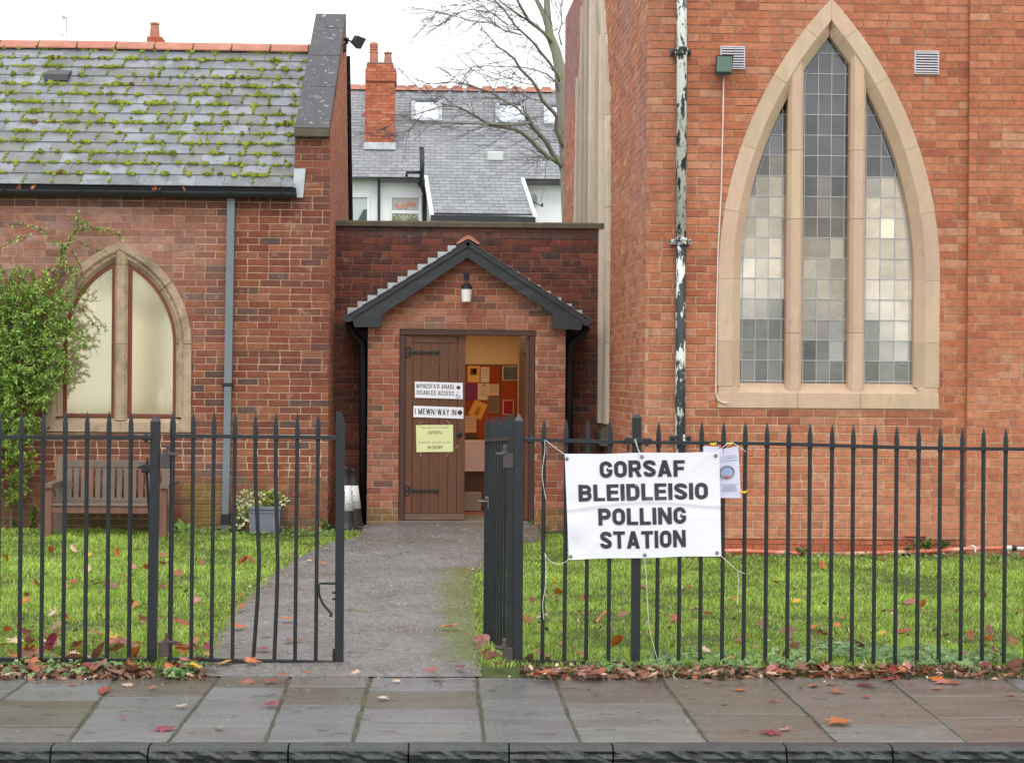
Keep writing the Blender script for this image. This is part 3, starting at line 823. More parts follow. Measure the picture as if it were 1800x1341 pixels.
for li, (a, b) in enumerate(lights):
    bw = 6*S_; inner = (b-a-2*bw); ncol = 3; cw = inner/ncol
    xs_ = [a, a+bw]+[a+bw+cw*(k+1) for k in range(ncol)]+[b]
    r_ = 0; z = bz0
    zsb = [bz0, bz0+0.022]
    while zsb[-1] < CTOP and zsb[-1] < top_at((a+b)/2, inner_h, inner_R)+0.3: zsb.append(zsb[-1]+ph)
    for r_, (za, zb) in enumerate(zip(zsb, zsb[1:])):
        for c_, (xa, xb) in enumerate(zip(xs_, xs_[1:])):
            g = 0.003
            poly = clip_poly([(xa+g, za+g), (xb-g, za+g), (xb-g, zb-g), (xa+g, zb-g)], apl)
            if len(poly) < 3: continue
            w_ = max(p[0] for p in poly)-min(p[0] for p in poly); h_ = max(p[1] for p in poly)-min(p[1] for p in poly)
            if w_*h_ < 0.0004: continue
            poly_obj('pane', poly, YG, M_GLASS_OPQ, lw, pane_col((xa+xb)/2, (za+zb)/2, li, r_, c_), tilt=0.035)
    m = MB(); yl = YG-0.006
    for xk in xs_[1:-1]:
        zt_ = min(top_at(xk, inner_h, inner_R), 99)
        if abs(xk-wxc) < inner_h: m.box(xk-0.0035, xk+0.0035, yl, yl+0.016, bz0, zt_)
    for zk in zsb[1:]:
        hw = innerf(zk)
        if not hw: continue
        xa, xb = max(a, wxc-hw), min(b, wxc+hw)
        if xb-xa > 0.01: m.box(xa, xb, yl-0.001, yl+0.015, zk-0.004, zk+0.004)
    # border leads following the arch
    for side in (-1, 1):
        for off in (0.004, 0.034):
            pts = []
            for i in range(25):
                aa = amax*i/24*1.05; cx = wxc+side*(inner_h-inner_R)
                x = cx+side*(inner_R-off)*math.cos(aa); z_ = wzs+(inner_R-off)*math.sin(aa)
                if a < x < b and (x-wxc)*side > 0: pts.append((x, yl+0.004, z_))
            if len(pts) > 1: m.tube(pts, 0.004, 4)
    obj('lead_came', m, M_LEAD, lw)
m = MB(); m.box(win_l+0.05, win_r-0.05, YG+0.02, YG+0.05, wz0+0.1, wzs+math.sqrt(wR**2-(wR-whalf)**2)-0.35); obj('backing', m, mat('dark_inside', color=(0.02, 0.02, 0.02), rough=0.9), lw)

# side window seen edge-on: broad stone surround with several lights
sw = thing('side_window', None, None, (SX, SY, sz0)); sw.parent = church; sw.location = Vector((SX, SY, sz0))-WLOC[church]
def to_side(v): return [tuple(Vector((SX, SY, 0))+SU*x-SN*y+Vector((0, 0, z))) for x, y, z in v]
def side_obj(name, m, mt=None):
    m.v = to_side(m.v)
    if mt is None:
        mt = M_STONE_PALE; cc = vary(lerp(srgb(222, 208, 188), srgb(184, 168, 146), random.random()), 0.05); m.c = [cc]*len(m.f)
    return obj(name, m, mt, sw)
sprof = [(-0.001, 0.12), (-0.001, -0.035), (0.03, -0.05), (0.09, -0.05), (0.10, -0.01), (0.13, -0.01), (0.14, -0.05), (0.20, -0.05), (0.21, 0.0), (sband+0.05, 0.06), (sband+0.05, 0.25)]
samax = math.acos((sR-shalf)/sR)
for side in (-1, 1):
    cs_ = [0, samax*0.25, samax*0.5, samax*0.75, samax]
    for a, b in zip(cs_, cs_[1:]):
        m = MB(); m.sweep(arc_path(sxc, shalf, sR, szs, side, a+0.001, b-0.001, 6), sprof, 0.0); side_obj('stone', m)
    zz = [sz0, sz0+0.9, sz0+1.8, szs]
    for a, b in zip(zz, zz[1:]):
        m = MB(); m.sweep([(sxc+side*shalf, a+0.002, -side, 0), (sxc+side*shalf, b-0.002, -side, 0)], sprof, 0.0); side_obj('stone', m)
m = MB(); m.add([(uL-0.08, -0.10, sz0-0.24), (uR+0.08, -0.10, sz0-0.24), (uR+0.08, -0.10, sz0-0.10), (uL-0.08, -0.10, sz0-0.10), (uL-0.08, 0.1, sz0+0.14), (uR+0.08, 0.1, sz0+0.14), (uL-0.08, 0.1, sz0-0.24), (uR+0.08, 0.1, sz0-0.24)],
                [(0,1,2,3), (3,2,5,4), (0,6,7,1), (0,3,4,6), (1,7,5,2)]); side_obj('sill', m, M_COPING_GREEN)
def stop_at(u): d = abs(u-sxc)+(sR-shalf); return szs+math.sqrt(max(0, sR*sR-d*d))
for k, fr in enumerate((-0.72, -0.42, -0.14, 0.14, 0.42, 0.72)):
    u = sxc+fr*shalf; m = MB(); w_ = 0.13; P = [(-w_, 0.2), (-w_, 0.02), (-w_*0.7, -0.02), (-w_*0.55, 0.015), (-w_*0.45, -0.075), (0, -0.085), (w_*0.45, -0.075), (w_*0.55, 0.015), (w_*0.7, -0.02), (w_, 0.02), (w_, 0.2)]
    za, zb = sz0, stop_at(u)-0.06; n = len(P)
    m.add([(u+x, y, za) for x, y in P]+[(u+x, y, zb) for x, y in P], [tuple(range(n)), tuple(range(2*n-1, n-1, -1))]+[(i, (i+1) % n, n+(i+1) % n, n+i) for i in range(n)])
    side_obj('mullion', m)
# solid tracery heads between the mullions with a slit
fr = [-1, -0.72, -0.42, -0.14, 0.14, 0.42, 0.72, 1]
for a, b in zip(fr, fr[1:]):
    ua, ub = sxc+a*shalf, sxc+b*shalf; um = (ua+ub)/2; zt2 = min(stop_at(ua+0.02 if a < 0 else ub-0.02), stop_at(um))
    z1_ = stop_at(um)-0.05
    m = MB(); m.prism([(ua+0.08, z1_-1.2), (um, z1_-0.55), (ub-0.08, z1_-1.2), (ub-0.08, z1_-0.02), (ua+0.08, z1_-0.02)], 0.0, 0.1); side_obj('tracery', m)
    m = MB(); m.box(ua+0.08, ub-0.08, 0.12, 0.13, sz0+0.1, z1_-0.5); side_obj('pane', m, mat('side_glass', color=srgb(120, 120, 118), rough=0.2, namt=0.1))

# plinth joint line is a darker strip on top; the lowest courses stand 12 mm proud
pm = lay_bricks(church, (0, YR-0.018, 0), (1, 0, 0), (0, -1, 0), CXL-0.01, XST-0.004, z_low+0.025, 0.20, lambda u, z: vary(lerp(pick(palR), srgb(176, 84, 56), 0.5), 0.08), lambda u, z: srgb(140, 104, 84), proud=0.006, name='plinth_brick')
pm.box(CXL-0.008, XST-0.004, YR-0.012, YR-0.001, 0.19, 0.2015, srgb(96, 86, 70))
pm.box(CXL-0.008, XST-0.004, YR-0.011, YR-0.001, z_low, 0.189, srgb(140, 104, 84))
obj('plinth', pm, M_MORTAR, church)
# louvred vents
for (x0, x1, y0, y1) in ((1266, 1309, 82, 123), (1607, 1650, 90, 132)):
    a = W(x0, y0, YR); b = W(x1, y1, YR); m = MB()
    fx0, fx1, fz0, fz1 = a.x, b.x, b.z, a.z; fr_ = 0.012
    m.cbox(fx0, fx1, YR-0.02, YR+0.03, fz1-fr_, fz1, 0.003); m.cbox(fx0, fx1, YR-0.02, YR+0.03, fz0, fz0+fr_, 0.003)
    m.cbox(fx0, fx0+fr_, YR-0.019, YR+0.03, fz0+fr_, fz1-fr_, 0.003); m.cbox(fx1-fr_, fx1, YR-0.019, YR+0.03, fz0+fr_, fz1-fr_, 0.003)
    v = obj('wall_vent', m, mat('vent_paint', color=srgb(206, 200, 204), rough=0.6, nscale=30, namt=0.12), church)
    mb2 = MB(); mb2.box(fx0+fr_, fx1-fr_, YR-0.0085, YR-0.004, fz0+fr_, fz1-fr_); obj('backing', mb2, mat('vent_dark', color=(0.02, 0.02, 0.03), rough=0.8), v)
    ns = 8; hh = (fz1-fz0-2*fr_)/ns
    for k in range(ns):
        z = fz0+fr_+k*hh; m = MB()
        m.add([(fx0+fr_, YR-0.022, z+hh*0.30), (fx1-fr_, YR-0.022, z+hh*0.30), (fx1-fr_, YR-0.010, z+hh*0.95), (fx0+fr_, YR-0.010, z+hh*0.95)], [(0, 1, 2, 3)])
        m.add([(fx0+fr_, YR-0.0225, z+hh*0.30), (fx1-fr_, YR-0.0225, z+hh*0.30), (fx1-fr_, YR-0.0225, z+hh*0.42), (fx0+fr_, YR-0.0225, z+hh*0.42)], [(0, 1, 2, 3)])
        obj('slat', m, MATS['vent_paint'], v)
# air brick low down
a = W(1590, 941, YR-0.018); b = W(1628, 953, YR-0.018)
m = MB(); m.box(a.x, b.x, YR-0.026, YR-0.01, b.z, a.z)
ab = obj('air_brick', m, mat('airbrick', color=srgb(176, 88, 62), rough=0.85), church)
m = MB(); [m.box(a.x+0.01, b.x-0.01, YR-0.028, YR-0.0262, b.z+f*(a.z-b.z)-0.006, b.z+f*(a.z-b.z)+0.006) for f in (0.35, 0.75)]
obj('slot', m, MATS['vent_dark'], ab)

# downpipe with flaking paint
M_FLAKE = mat('flaking_paint_pipe', color=srgb(50, 56, 62), rough=0.6, nscale=10, namt=0.2, bump=0.5, bscale=60, bdist=0.004,
              stain=[(srgb(214, 216, 206), 9.0, 0.455, 0.475, 1.0), (srgb(110, 122, 96), 5.0, 0.55, 0.6, 0.6)], stretch=(1.6, 1.6, 0.55))
M_FLAKE2 = mat('flaking_paint_pipe_low', color=srgb(48, 54, 60), rough=0.6, nscale=10, namt=0.2, bump=0.5, bscale=60, bdist=0.004,
               stain=[(srgb(214, 216, 206), 9.0, 0.53, 0.55, 1.0)], stretch=(1.6, 1.6, 0.55))
dp = thing('downpipe', 'old cast iron downpipe with flaking white paint on the church wall', 'downpipe', W(1196, 960, YR-0.09), None)
pz = lambda y: W(1196, y, YR-0.09)
px_top = W(1198, -200, YR-0.09)
m = MB(); m.tube([px_top, W(1198.5, 100, YR-0.09), W(1197, 425, YR-0.09)], 0.048, 14); obj('pipe', m, M_FLAKE, dp, smooth=True)
m = MB(); m.tube([W(1197, 425, YR-0.09), W(1196, 700, YR-0.09), W(1196, 965, YR-0.09)], 0.047, 14); obj('pipe', m, M_FLAKE2, dp, smooth=True)
for y in (90, 424, 770):
    p = W(1197.5, y, YR-0.09); m = MB()
    m.lathe((p.x, p.y, p.z-0.035), [(0.05, -0.01), (0.062, 0.0), (0.062, 0.02), (0.056, 0.03), (0.066, 0.04), (0.066, 0.06), (0.05, 0.07)], 16)
    m.cbox(p.x-0.10, p.x+0.10, YR-0.045, YR-0.004, p.z-0.03, p.z+0.02, 0.006)
    for s in (-1, 1): m.tube([(p.x+s*0.082, YR-0.065, p.z), (p.x+s*0.082, YR-0.03, p.z)], 0.014, 6)
    obj('collar', m, M_FLAKE2, dp)
# floodlight and its cable
fl = thing('floodlight', 'square green-glass floodlight in front of the left wall vent', 'floodlight', W(1272, 130, YR-0.12))
a = W(1257, 98, YR-0.16); b = W(1289, 127, YR-0.16)
m = MB(); x0, x1, z0, z1 = a.x, b.x, b.z, a.z
m.hull8([(x0+0.005, YR-0.155, z0-0.03), (x1-0.02, YR-0.155, z0-0.03), (x1-0.03, YR-0.04, z0+0.0), (x0+0.02, YR-0.04, z0), (x0+0.01, YR-0.18, z1), (x1, YR-0.18, z1), (x1-0.02, YR-0.05, z1-0.02), (x0+0.02, YR-0.05, z1-0.02)])
obj('housing', m, M_BLACK, fl)
m = MB(); m.hull8([(x0+0.012, YR-0.172, z0+0.0), (x1-0.018, YR-0.172, z0+0.0), (x1-0.018, YR-0.160, z0), (x0+0.012, YR-0.160, z0), (x0+0.016, YR-0.186, z1-0.012), (x1-0.014, YR-0.186, z1-0.012), (x1-0.014, YR-0.17, z1-0.012), (x0+0.016, YR-0.17, z1-0.012)])
obj('lens', m, mat('green_lens', color=srgb(96, 120, 104), rough=0.12, namt=0.08), fl)
m = MB(); m.cbox((x0+x1)/2-0.02, (x0+x1)/2+0.03, YR-0.06, YR-0.002, (z0+z1)/2-0.03, (z0+z1)/2+0.03, 0.005); obj('bracket', m, M_BLACK, fl)
m = MB(); m.tube([W(1272, 128, YR-0.03), W(1271, 200, YR-0.016), W(1268, 330, YR-0.014), W(1262, 440, YR-0.02), W(1259.5, 560, YR-0.02), W(1258, 690, YR-0.02), W(1262, 703, YR-0.02), W(1271, 708, YR-0.025), W(1281, 708, YR-0.035)], 0.008, 6)
set_props(obj('cable', m, mat('white_cable', color=srgb(226, 206, 196), rough=0.6, namt=0.1), smooth=True), 'thin pale cable running down the church wall from the green floodlight', 'cable')
# pipe along the foot of the wall
yb_ = YR-0.14
rp = thing('ground_pipe', 'long orange and white pipe lying along the foot of the church wall', 'pipe', W(1400, 970, yb_))
m = MB(); m.tube([W(1180, 968, yb_), W(1300, 968, yb_), W(1450, 974, yb_), W(1540, 972, yb_), W(1640, 968, yb_), W(1715, 964, yb_), W(1782, 962.5, yb_)], 0.020, 10)
obj('pipe', m, mat('orange_pipe', color=srgb(206, 116, 92), rough=0.6, nscale=6, namt=0.15, stain=[(srgb(228, 190, 168), 5, 0.56, 0.64, 0.7)]), rp, smooth=True)
m = MB(); m.tube([W(1778, 962.5, yb_), W(1786, 963.5, yb_)], 0.026, 10); obj('coupling', m, M_BLACK, rp)
m = MB(); m.tube([W(1762, 963, yb_), W(1778, 962.5, yb_)], 0.024, 10); m.tube([W(1786, 963.5, yb_), W(1840, 966, yb_), W(1900, 968, yb_)], 0.017, 10); obj('white_section', m, mat('white_pipe', color=srgb(222, 214, 204), rough=0.6, namt=0.15), rp)
m = MB(); m.tube([W(1707, 959, yb_-0.02), W(1713, 960, yb_-0.03), W(1715, 970, yb_-0.03)], 0.008, 6); obj('clip', m, M_WHITE, rp)

# ================================================================== CHAPEL ON THE LEFT
YL = 19.2
chapel = thing('chapel', 'low red brick chapel with a mossy slate roof, left of the porch', 'chapel', (W(578, 945, YL).x, YL, 0))
LX1 = W(577.5, 600, YL).x; LX0 = LX1-5.6
EAVE = W(300, 338, YL).z
PARX = W(518, 300, YL).x; PARZ = W(548, 242, YL).z
lw0, lw1 = W(80.5, 700, YL).x, W(336, 700, YL).x
lxc, lhalf = (lw0+lw1)/2, (lw1-lw0)/2; sl = (lw1-lw0)/255.5
lzs = W(208, 604, YL).z; lR = 189.6*sl; lz0 = W(208, 759, YL).z
lmf = arch_interval(lxc, lhalf-16*sl, lzs, lR-16*sl, lz0+0.04, 99)
def clip_l(z):
    iv = [(LX0, LX1)] if z < EAVE+0.02 else [(PARX, LX1)]
    w = lmf(z)
    if w: iv = minus(iv, lxc-w, lxc+w)
    return iv
palL = [(srgb(134, 76, 54), 4), (srgb(124, 66, 49), 4), (srgb(143, 86, 60), 3), (srgb(112, 70, 58), 2), (srgb(92, 69, 65), 1.2), (srgb(148, 98, 72), 1)]
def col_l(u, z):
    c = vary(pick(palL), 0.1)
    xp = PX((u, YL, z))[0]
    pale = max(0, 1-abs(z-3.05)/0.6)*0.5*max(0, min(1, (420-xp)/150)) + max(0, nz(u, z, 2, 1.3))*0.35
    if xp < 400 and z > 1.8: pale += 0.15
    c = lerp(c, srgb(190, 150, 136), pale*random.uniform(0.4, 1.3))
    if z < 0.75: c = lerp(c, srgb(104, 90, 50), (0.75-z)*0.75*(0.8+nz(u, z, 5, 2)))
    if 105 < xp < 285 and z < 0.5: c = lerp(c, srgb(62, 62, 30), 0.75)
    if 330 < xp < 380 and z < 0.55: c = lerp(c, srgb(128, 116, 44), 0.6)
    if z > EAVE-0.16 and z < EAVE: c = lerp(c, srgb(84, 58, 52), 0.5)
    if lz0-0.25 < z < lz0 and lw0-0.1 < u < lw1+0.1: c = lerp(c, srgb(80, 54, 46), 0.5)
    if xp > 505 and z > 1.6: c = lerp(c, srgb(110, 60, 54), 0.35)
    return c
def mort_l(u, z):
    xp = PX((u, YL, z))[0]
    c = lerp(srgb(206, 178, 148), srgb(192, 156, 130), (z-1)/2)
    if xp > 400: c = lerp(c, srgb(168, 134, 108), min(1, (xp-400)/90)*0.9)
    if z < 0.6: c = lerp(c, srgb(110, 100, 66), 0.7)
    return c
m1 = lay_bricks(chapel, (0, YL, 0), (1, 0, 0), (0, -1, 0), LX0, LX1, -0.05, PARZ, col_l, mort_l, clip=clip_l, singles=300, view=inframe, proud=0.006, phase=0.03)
# gable side wall (facing the porch), stepping back to the apex
YE = 23.0; YA = 22.1; ZA = W(603, 38, YA).z-0.03
def clip_g(z):
    a = 0.014
    if z > PARZ: a = (z-PARZ)/(ZA-PARZ)*(YA-YL)
    b = (YE-YL)
    if z > 3.6: b = (YE-YL)-(z-3.6)/(ZA-3.6)*(YE-YA)
    return [(a, b)] if b > a else []
m2 = lay_bricks(chapel, (LX1, YL, 0), (0, 1, 0), (1, 0, 0), 0.0, YE-YL, -0.05, ZA, lambda u, z: vary(lerp(pick(palL), srgb(196, 128, 100), 0.9 if z > 2.4 else 0.6), 0.12), lambda u, z: srgb(206, 172, 150), clip=clip_g, proud=0.0025, name='gable_brick')
am = MB()
for m in (m1, m2): am.add(m.v, m.f); am.c[-len(m.f):] = m.c
# thickness of the parapet: inner face
for k in range(24):
    za = PARZ-0.05+(ZA-PARZ)*k/24; y_ = YL+(YA-YL)*k/24
am.add([(PARX, YL+0.01, EAVE-0.3), (PARX, YE, EAVE-0.3), (PARX, YE, 3.6), (PARX, YA, ZA), (PARX, YL+0.01, PARZ)], [(0, 1, 2, 3, 4)], srgb(120, 70, 60))
obj('wall', am, M_MORTAR, chapel)
# coping on the parapet
cl = W(519, 240, YL).x; cr = W(579.5, 240, YL).x
ys_c = [YL-0.10, None]
jt = [(YL-0.07, PARZ)]
tot = 4
P0 = Vector((0, YL-0.06, PARZ+0.03)); P1 = Vector((0, YA+0.02, ZA+0.06))
fr4 = [0.0, 0.33, 0.60, 0.86, 1.0]
th = 0.07
for a, b in zip(fr4, fr4[1:]):
    A = P0.lerp(P1, a+0.002); B = P0.lerp(P1, b-0.002); n_ = Vector((0, -(P1.z-P0.z), P1.y-P0.y)).normalized()*th
    m = MB(); m.hull8([(cl, A.y, A.z), (cr, A.y, A.z), (cr, B.y, B.z), (cl, B.y, B.z), (cl, A.y+n_.y, A.z+n_.z), (cr, A.y+n_.y, A.z+n_.z), (cr, B.y+n_.y, B.z+n_.z), (cl, B.y+n_.y, B.z+n_.z)])
    bm_o = obj('coping_stone', m, M_COPING, chapel)
m = MB(); m.cbox(cl-0.005, cr+0.005, YL-0.09, YL+0.03, PARZ-0.005, PARZ+0.085, 0.008); obj('kneeler', m, M_COPING_GREEN, chapel)
m = MB(); m.hull8([(cl, YA+0.02, ZA+0.0), (cr, YA+0.02, ZA), (cr, YE+0.1, 3.5), (cl, YE+0.1, 3.5), (cl, YA+0.02, ZA+0.12), (cr, YA+0.02, ZA+0.12), (cr, YE+0.2, 3.55), (cl, YE+0.2, 3.55)])
obj('coping_stone', m, M_COPING, chapel)
m = MB(); m.tube([(LX1+0.012, YA+0.25, ZA-0.35), (LX1+0.03, YE+0.03, 3.55)], 0.03, 6); obj('verge_strip', m, M_BLACK, chapel)
# roof
EY0 = YL-0.10; EZ0 = EAVE+0.05
RY = YA; RZ = W(300, 84, YA).z
RX0, RX1 = LX0, W(532, 320, EY0).x+0.04
sd_ = Vector((0, RY-EY0, RZ-EZ0)); SLEN = sd_.length; sd_.normalize(); snr = Vector((0, -sd_.z, sd_.y))
roof = None
m = MB(); m.add([(RX0, EY0+0.02, EZ0-0.03), (PARX+0.02, EY0+0.02, EZ0-0.03), (PARX+0.02, RY, RZ-0.03), (RX0, RY, RZ-0.03)], [(0, 1, 2, 3)])
m.add([(RX0, RY, RZ-0.03), (PARX+0.02, RY, RZ-0.03), (PARX+0.02, YE, 3.6), (RX0, YE, 3.6)], [(0, 1, 2, 3)])
roof = obj('roof', m, mat('roof_felt', color=srgb(40, 40, 42), rough=0.9), chapel)
_sl = {}
def slate_mesh(w, h):
    k = (round(w*200), round(h*200), random.randrange(3))
    if k in _sl: return _sl[k]
    mb_ = MB(); j = lambda: random.uniform(-0.002, 0.002); n = 4
    # local x across, y up the slope, z out of the roof; bottom edge at y=0 slightly ragged
    xs_ = [-w/2+w*i/n for i in range(n+1)]
    bot = [(x, j(), 0.012+j()*0.5) for x in xs_]; top = [(x, h, 0.002) for x in xs_]
    low = [(x, y, z-0.010) for x, y, z in bot]
    vs = bot+top+low; fs = [(i, i+1, n+1+i+1, n+1+i) for i in range(n)]+[(2*n+2+i, 2*n+3+i, i+1, i) for i in range(n)]
    fs += [(0, n+1, 2*n+2), (n, 3*n+2, 2*n+1)]
    mb_.add(vs, fs); me = to_mesh('slate', mb_, (0, 0, 0), M_SLATE); _sl[k] = me; return me
gauge = SLEN/14.55; sw_ = 0.302
Rs = Matrix((Vector((1, 0, 0)), sd_, snr)).transposed().to_euler()
joints = []
nrows = 15
for r in range(nrows):
    s0 = r*gauge; h = min(gauge*1.12, SLEN-s0)
    off = (r % 2)*sw_/2 + 0.05
    x = RX0-off
    edge = PARX-0.005
    while x < edge:
        xa, xb = max(x+0.002, RX0), min(x+sw_-0.002, edge)
        if xb-xa > 0.03:
            p = Vector(((xa+xb)/2, EY0, EZ0))+sd_*s0+snr*0.004
            tone = random.random()
            c = lerp(srgb(98, 101, 106), srgb(134, 137, 144), tone) if random.random() < 0.8 else srgb(108, 106, 102)
            inst('slate', slate_mesh(xb-xa, h), p, roof, rot=(Rs.x+random.uniform(-0.006, 0.006), Rs.y, Rs.z), color=vary(c, 0.05))
            joints.append((xa, s0, s0+min(gauge, SLEN-s0)))
        x += sw_
# moss cushions along the joints
mo = MB()
def moss_at(x, s, rx, rs, rz):
    p = Vector((x, EY0, EZ0))+sd_*s+snr*(0.012+rz*0.2)
    g = random.random(); c = lerp(srgb(108, 124, 38), srgb(164, 174, 62), g)
    if random.random() < 0.03: c = srgb(112, 92, 40)
    R_ = Matrix((Vector((1, 0, 0)), sd_, snr)).transposed()
    mo.blob(p, rx, rs, rz, 8, 5, 0.28, c, rot=R_)
for r in range(nrows):
    s0 = r*gauge
    x = RX0
    while x < RX1-0.03:
        dens = 0.75+0.75*nz(x*1.1, r*0.5, 2.0)+(0.15 if x > -2.4 else 0.0)
        if r == 0: dens = -1
        if random.random() < dens*0.62:
            L_ = random.choice([0.04, 0.06, 0.08, 0.12, 0.18, 0.28]); big = random.choice([0.8, 1.0, 1.0, 1.35]); n = max(1, int(L_/0.035))
            for k in range(n):
                q = math.sin(math.pi*(k+0.5)/n)*0.5+0.5
                moss_at(x+k*0.035, s0+random.uniform(-0.004, 0.014), random.uniform(0.022, 0.036), random.uniform(0.016, 0.032)*q*1.3*big, random.uniform(0.014, 0.028)*q*1.1*big)
            x += L_
        x += random.uniform(0.02, 0.10)
for (xj, sa, sb) in joints:
    if xj > RX1-0.06: continue
    n = random.choice([1, 2, 3, 4, 6, 8]) if random.random() < 0.85 else 0
    for k in range(n):
        moss_at(xj+random.uniform(-0.006, 0.006), sa+(sb-sa)*random.random()**0.8, random.uniform(0.010, 0.022), random.uniform(0.015, 0.032), random.uniform(0.010, 0.02))
    if random.random() < 0.24: moss_at(xj+random.uniform(-0.02, 0.02), sb-0.02, random.uniform(0.03, 0.05), random.uniform(0.028, 0.05), random.uniform(0.025, 0.038))
obj('moss', mo, M_MOSS, chapel, kind='stuff', smooth=True)
# ridge tiles
x = RX0; k = 0
xr_end = PARX+0.02
while x < xr_end-0.05:
    x1 = min(x+0.468, xr_end); m = MB(); dz = random.uniform(-0.004, 0.004)
    w_, h_ = 0.15, 0.085
    P = [(-w_, -h_), (-w_*0.45, -0.012), (0, 0.02), (w_*0.45, -0.012), (w_, -h_)]; Q = [(-w_*0.93, -h_-0.005), (0, 0.0), (w_*0.93, -h_-0.005)]
    vs = []
    for xx in (x+0.006, x1-0.006):
        vs += [(xx, RY+a, RZ+0.045+b+dz) for a, b in P]
    for xx in (x+0.006, x1-0.006): vs += [(xx, RY+a, RZ+0.03+b+dz) for a, b in P]
    n = 5; fs = [(i, i+1, n+i+1, n+i) for i in range(n-1)]+[(2*n+i, 3*n+i, 3*n+i+1, 2*n+i+1) for i in range(n-1)]
    fs += [(0, n, 3*n, 2*n), (n-1, 3*n-1, 4*n-1, 2*n-1)]+[(i, 2*n+i, 2*n+i+1, i+1) for i in range(n-1)]+[(n+i, n+i+1, 3*n+i+1, 3*n+i) for i in range(n-1)]
    m.add(vs, fs); obj('ridge_tile', m, M_TERRA, roof); x = x1
m = MB()
for j in range(16):
    xx = RX0+0.468*j
    if xx > PARX: continue
    for q in range(4): m.blob((xx+random.uniform(-0.008, 0.008), RY-0.15*q/3, RZ+0.05-0.085*(q/3)), 0.012, 0.03, 0.014, 6, 4, 0.3, srgb(96, 96, 40))
obj('joint_moss', m, M_MOSS, roof, kind='stuff')
# roof vent
a = W(80, 140, 21.0); vs_ = None
tv = min([(abs(PX(Vector((W(101, 140, yq).x, EY0, EZ0))+sd_*((yq-EY0)/sd_.y))[1]-140), yq) for yq in np.arange(19.5, 22, 0.02)])[1]
c_ = Vector((W(101, 140, tv).x, EY0, EZ0))+sd_*((tv-EY0)/sd_.y)
m = MB(); m.hull8([c_+Vector((-0.14, -0.10, -0.03)), c_+Vector((0.14, -0.10, -0.03)), c_+Vector((0.14, 0.14, 0.05)), c_+Vector((-0.14, 0.14, 0.05)),
                   c_+Vector((-0.14, -0.09, 0.045)), c_+Vector((0.14, -0.09, 0.045)), c_+Vector((0.14, 0.14, 0.13)), c_+Vector((-0.14, 0.14, 0.13))])
obj('roof_vent', m, mat('vent_grey', color=srgb(62, 62, 68), rough=0.5, namt=0.1), roof)
# lead flashing patch beside the gutter end
m = MB(); a = W(516, 297, YL); b = W(537, 348, YL)
m.hull8([(a.x, YL-0.02, b.z), (W(533, 348, YL).x, YL-0.02, b.z-0.0), (W(533, 348, YL).x, YL-0.008, b.z), (a.x, YL-0.008, b.z), (W(517, 297, YL).x, YL-0.02, a.z), (b.x, YL-0.02, a.z), (b.x, YL-0.008, a.z), (W(517, 297, YL).x, YL-0.008, a.z)])
obj('lead_flashing', m, M_LEADSHEET, chapel)
# fascia + gutter
gut = thing('gutter', 'black half-round gutter under the mossy chapel roof', 'gutter', (LX1-2.6, YL-0.15, EAVE-0.05))
gz_ = EAVE-0.005; gx1 = W(521, 340, YL-0.16).x
m = MB(); n = 9; R_ = 0.062
vs = []
segx = [LX0, gx1]
for xx in segx:
    for k in range(n+1):
        a = math.pi*k/n; vs.append((xx, YL-0.075-R_*1.0+R_*-math.cos(a)*-1, gz_-R_*math.sin(a)))
    for k in range(n+1):
        a = math.pi*k/n; vs.append((xx, YL-0.075-R_+(R_-0.005)*math.cos(a), gz_-(R_-0.005)*math.sin(a)))
m_ = 2*(n+1)
fs = [(k, k+1, m_+k+1, m_+k) for k in range(n)]+[(n+1+k, m_+n+1+k, m_+n+2+k, n+2+k) for k in range(n)]+[(0, m_, m_+n+1, n+1), (n, 2*n+1, m_+2*n+1, m_+n)]
fs += [tuple(list(range(n+1))), tuple(m_+k for k in range(n, -1, -1))]
m.add(vs, fs); obj('channel', m, M_GUTTER, gut, smooth=False)
for px in (12, 145, 281, 405, 497):
    xx = W(px, 335, YL-0.1).x; m = MB(); wd = 0.035 if px in (281, 405) else 0.015
    m.add([(xx-wd, YL-0.075-R_+(R_+0.004)*math.cos(math.pi*k/8), gz_+0.008-(R_+0.004)*math.sin(math.pi*k/8)) for k in range(9)]+[(xx+wd, YL-0.075-R_+(R_+0.004)*math.cos(math.pi*k/8), gz_+0.008-(R_+0.004)*math.sin(math.pi*k/8)) for k in range(9)],
          [(k, k+1, 9+k+1, 9+k) for k in range(8)]); obj('bracket', m, M_BLACK, gut)
m = MB(); m.box(LX0, gx1-0.01, YL-0.07, YL-0.05, EAVE-0.06, EAVE+0.055); obj('fascia', m, mat('fascia_black', color=srgb(24, 24, 30), rough=0.6), gut)
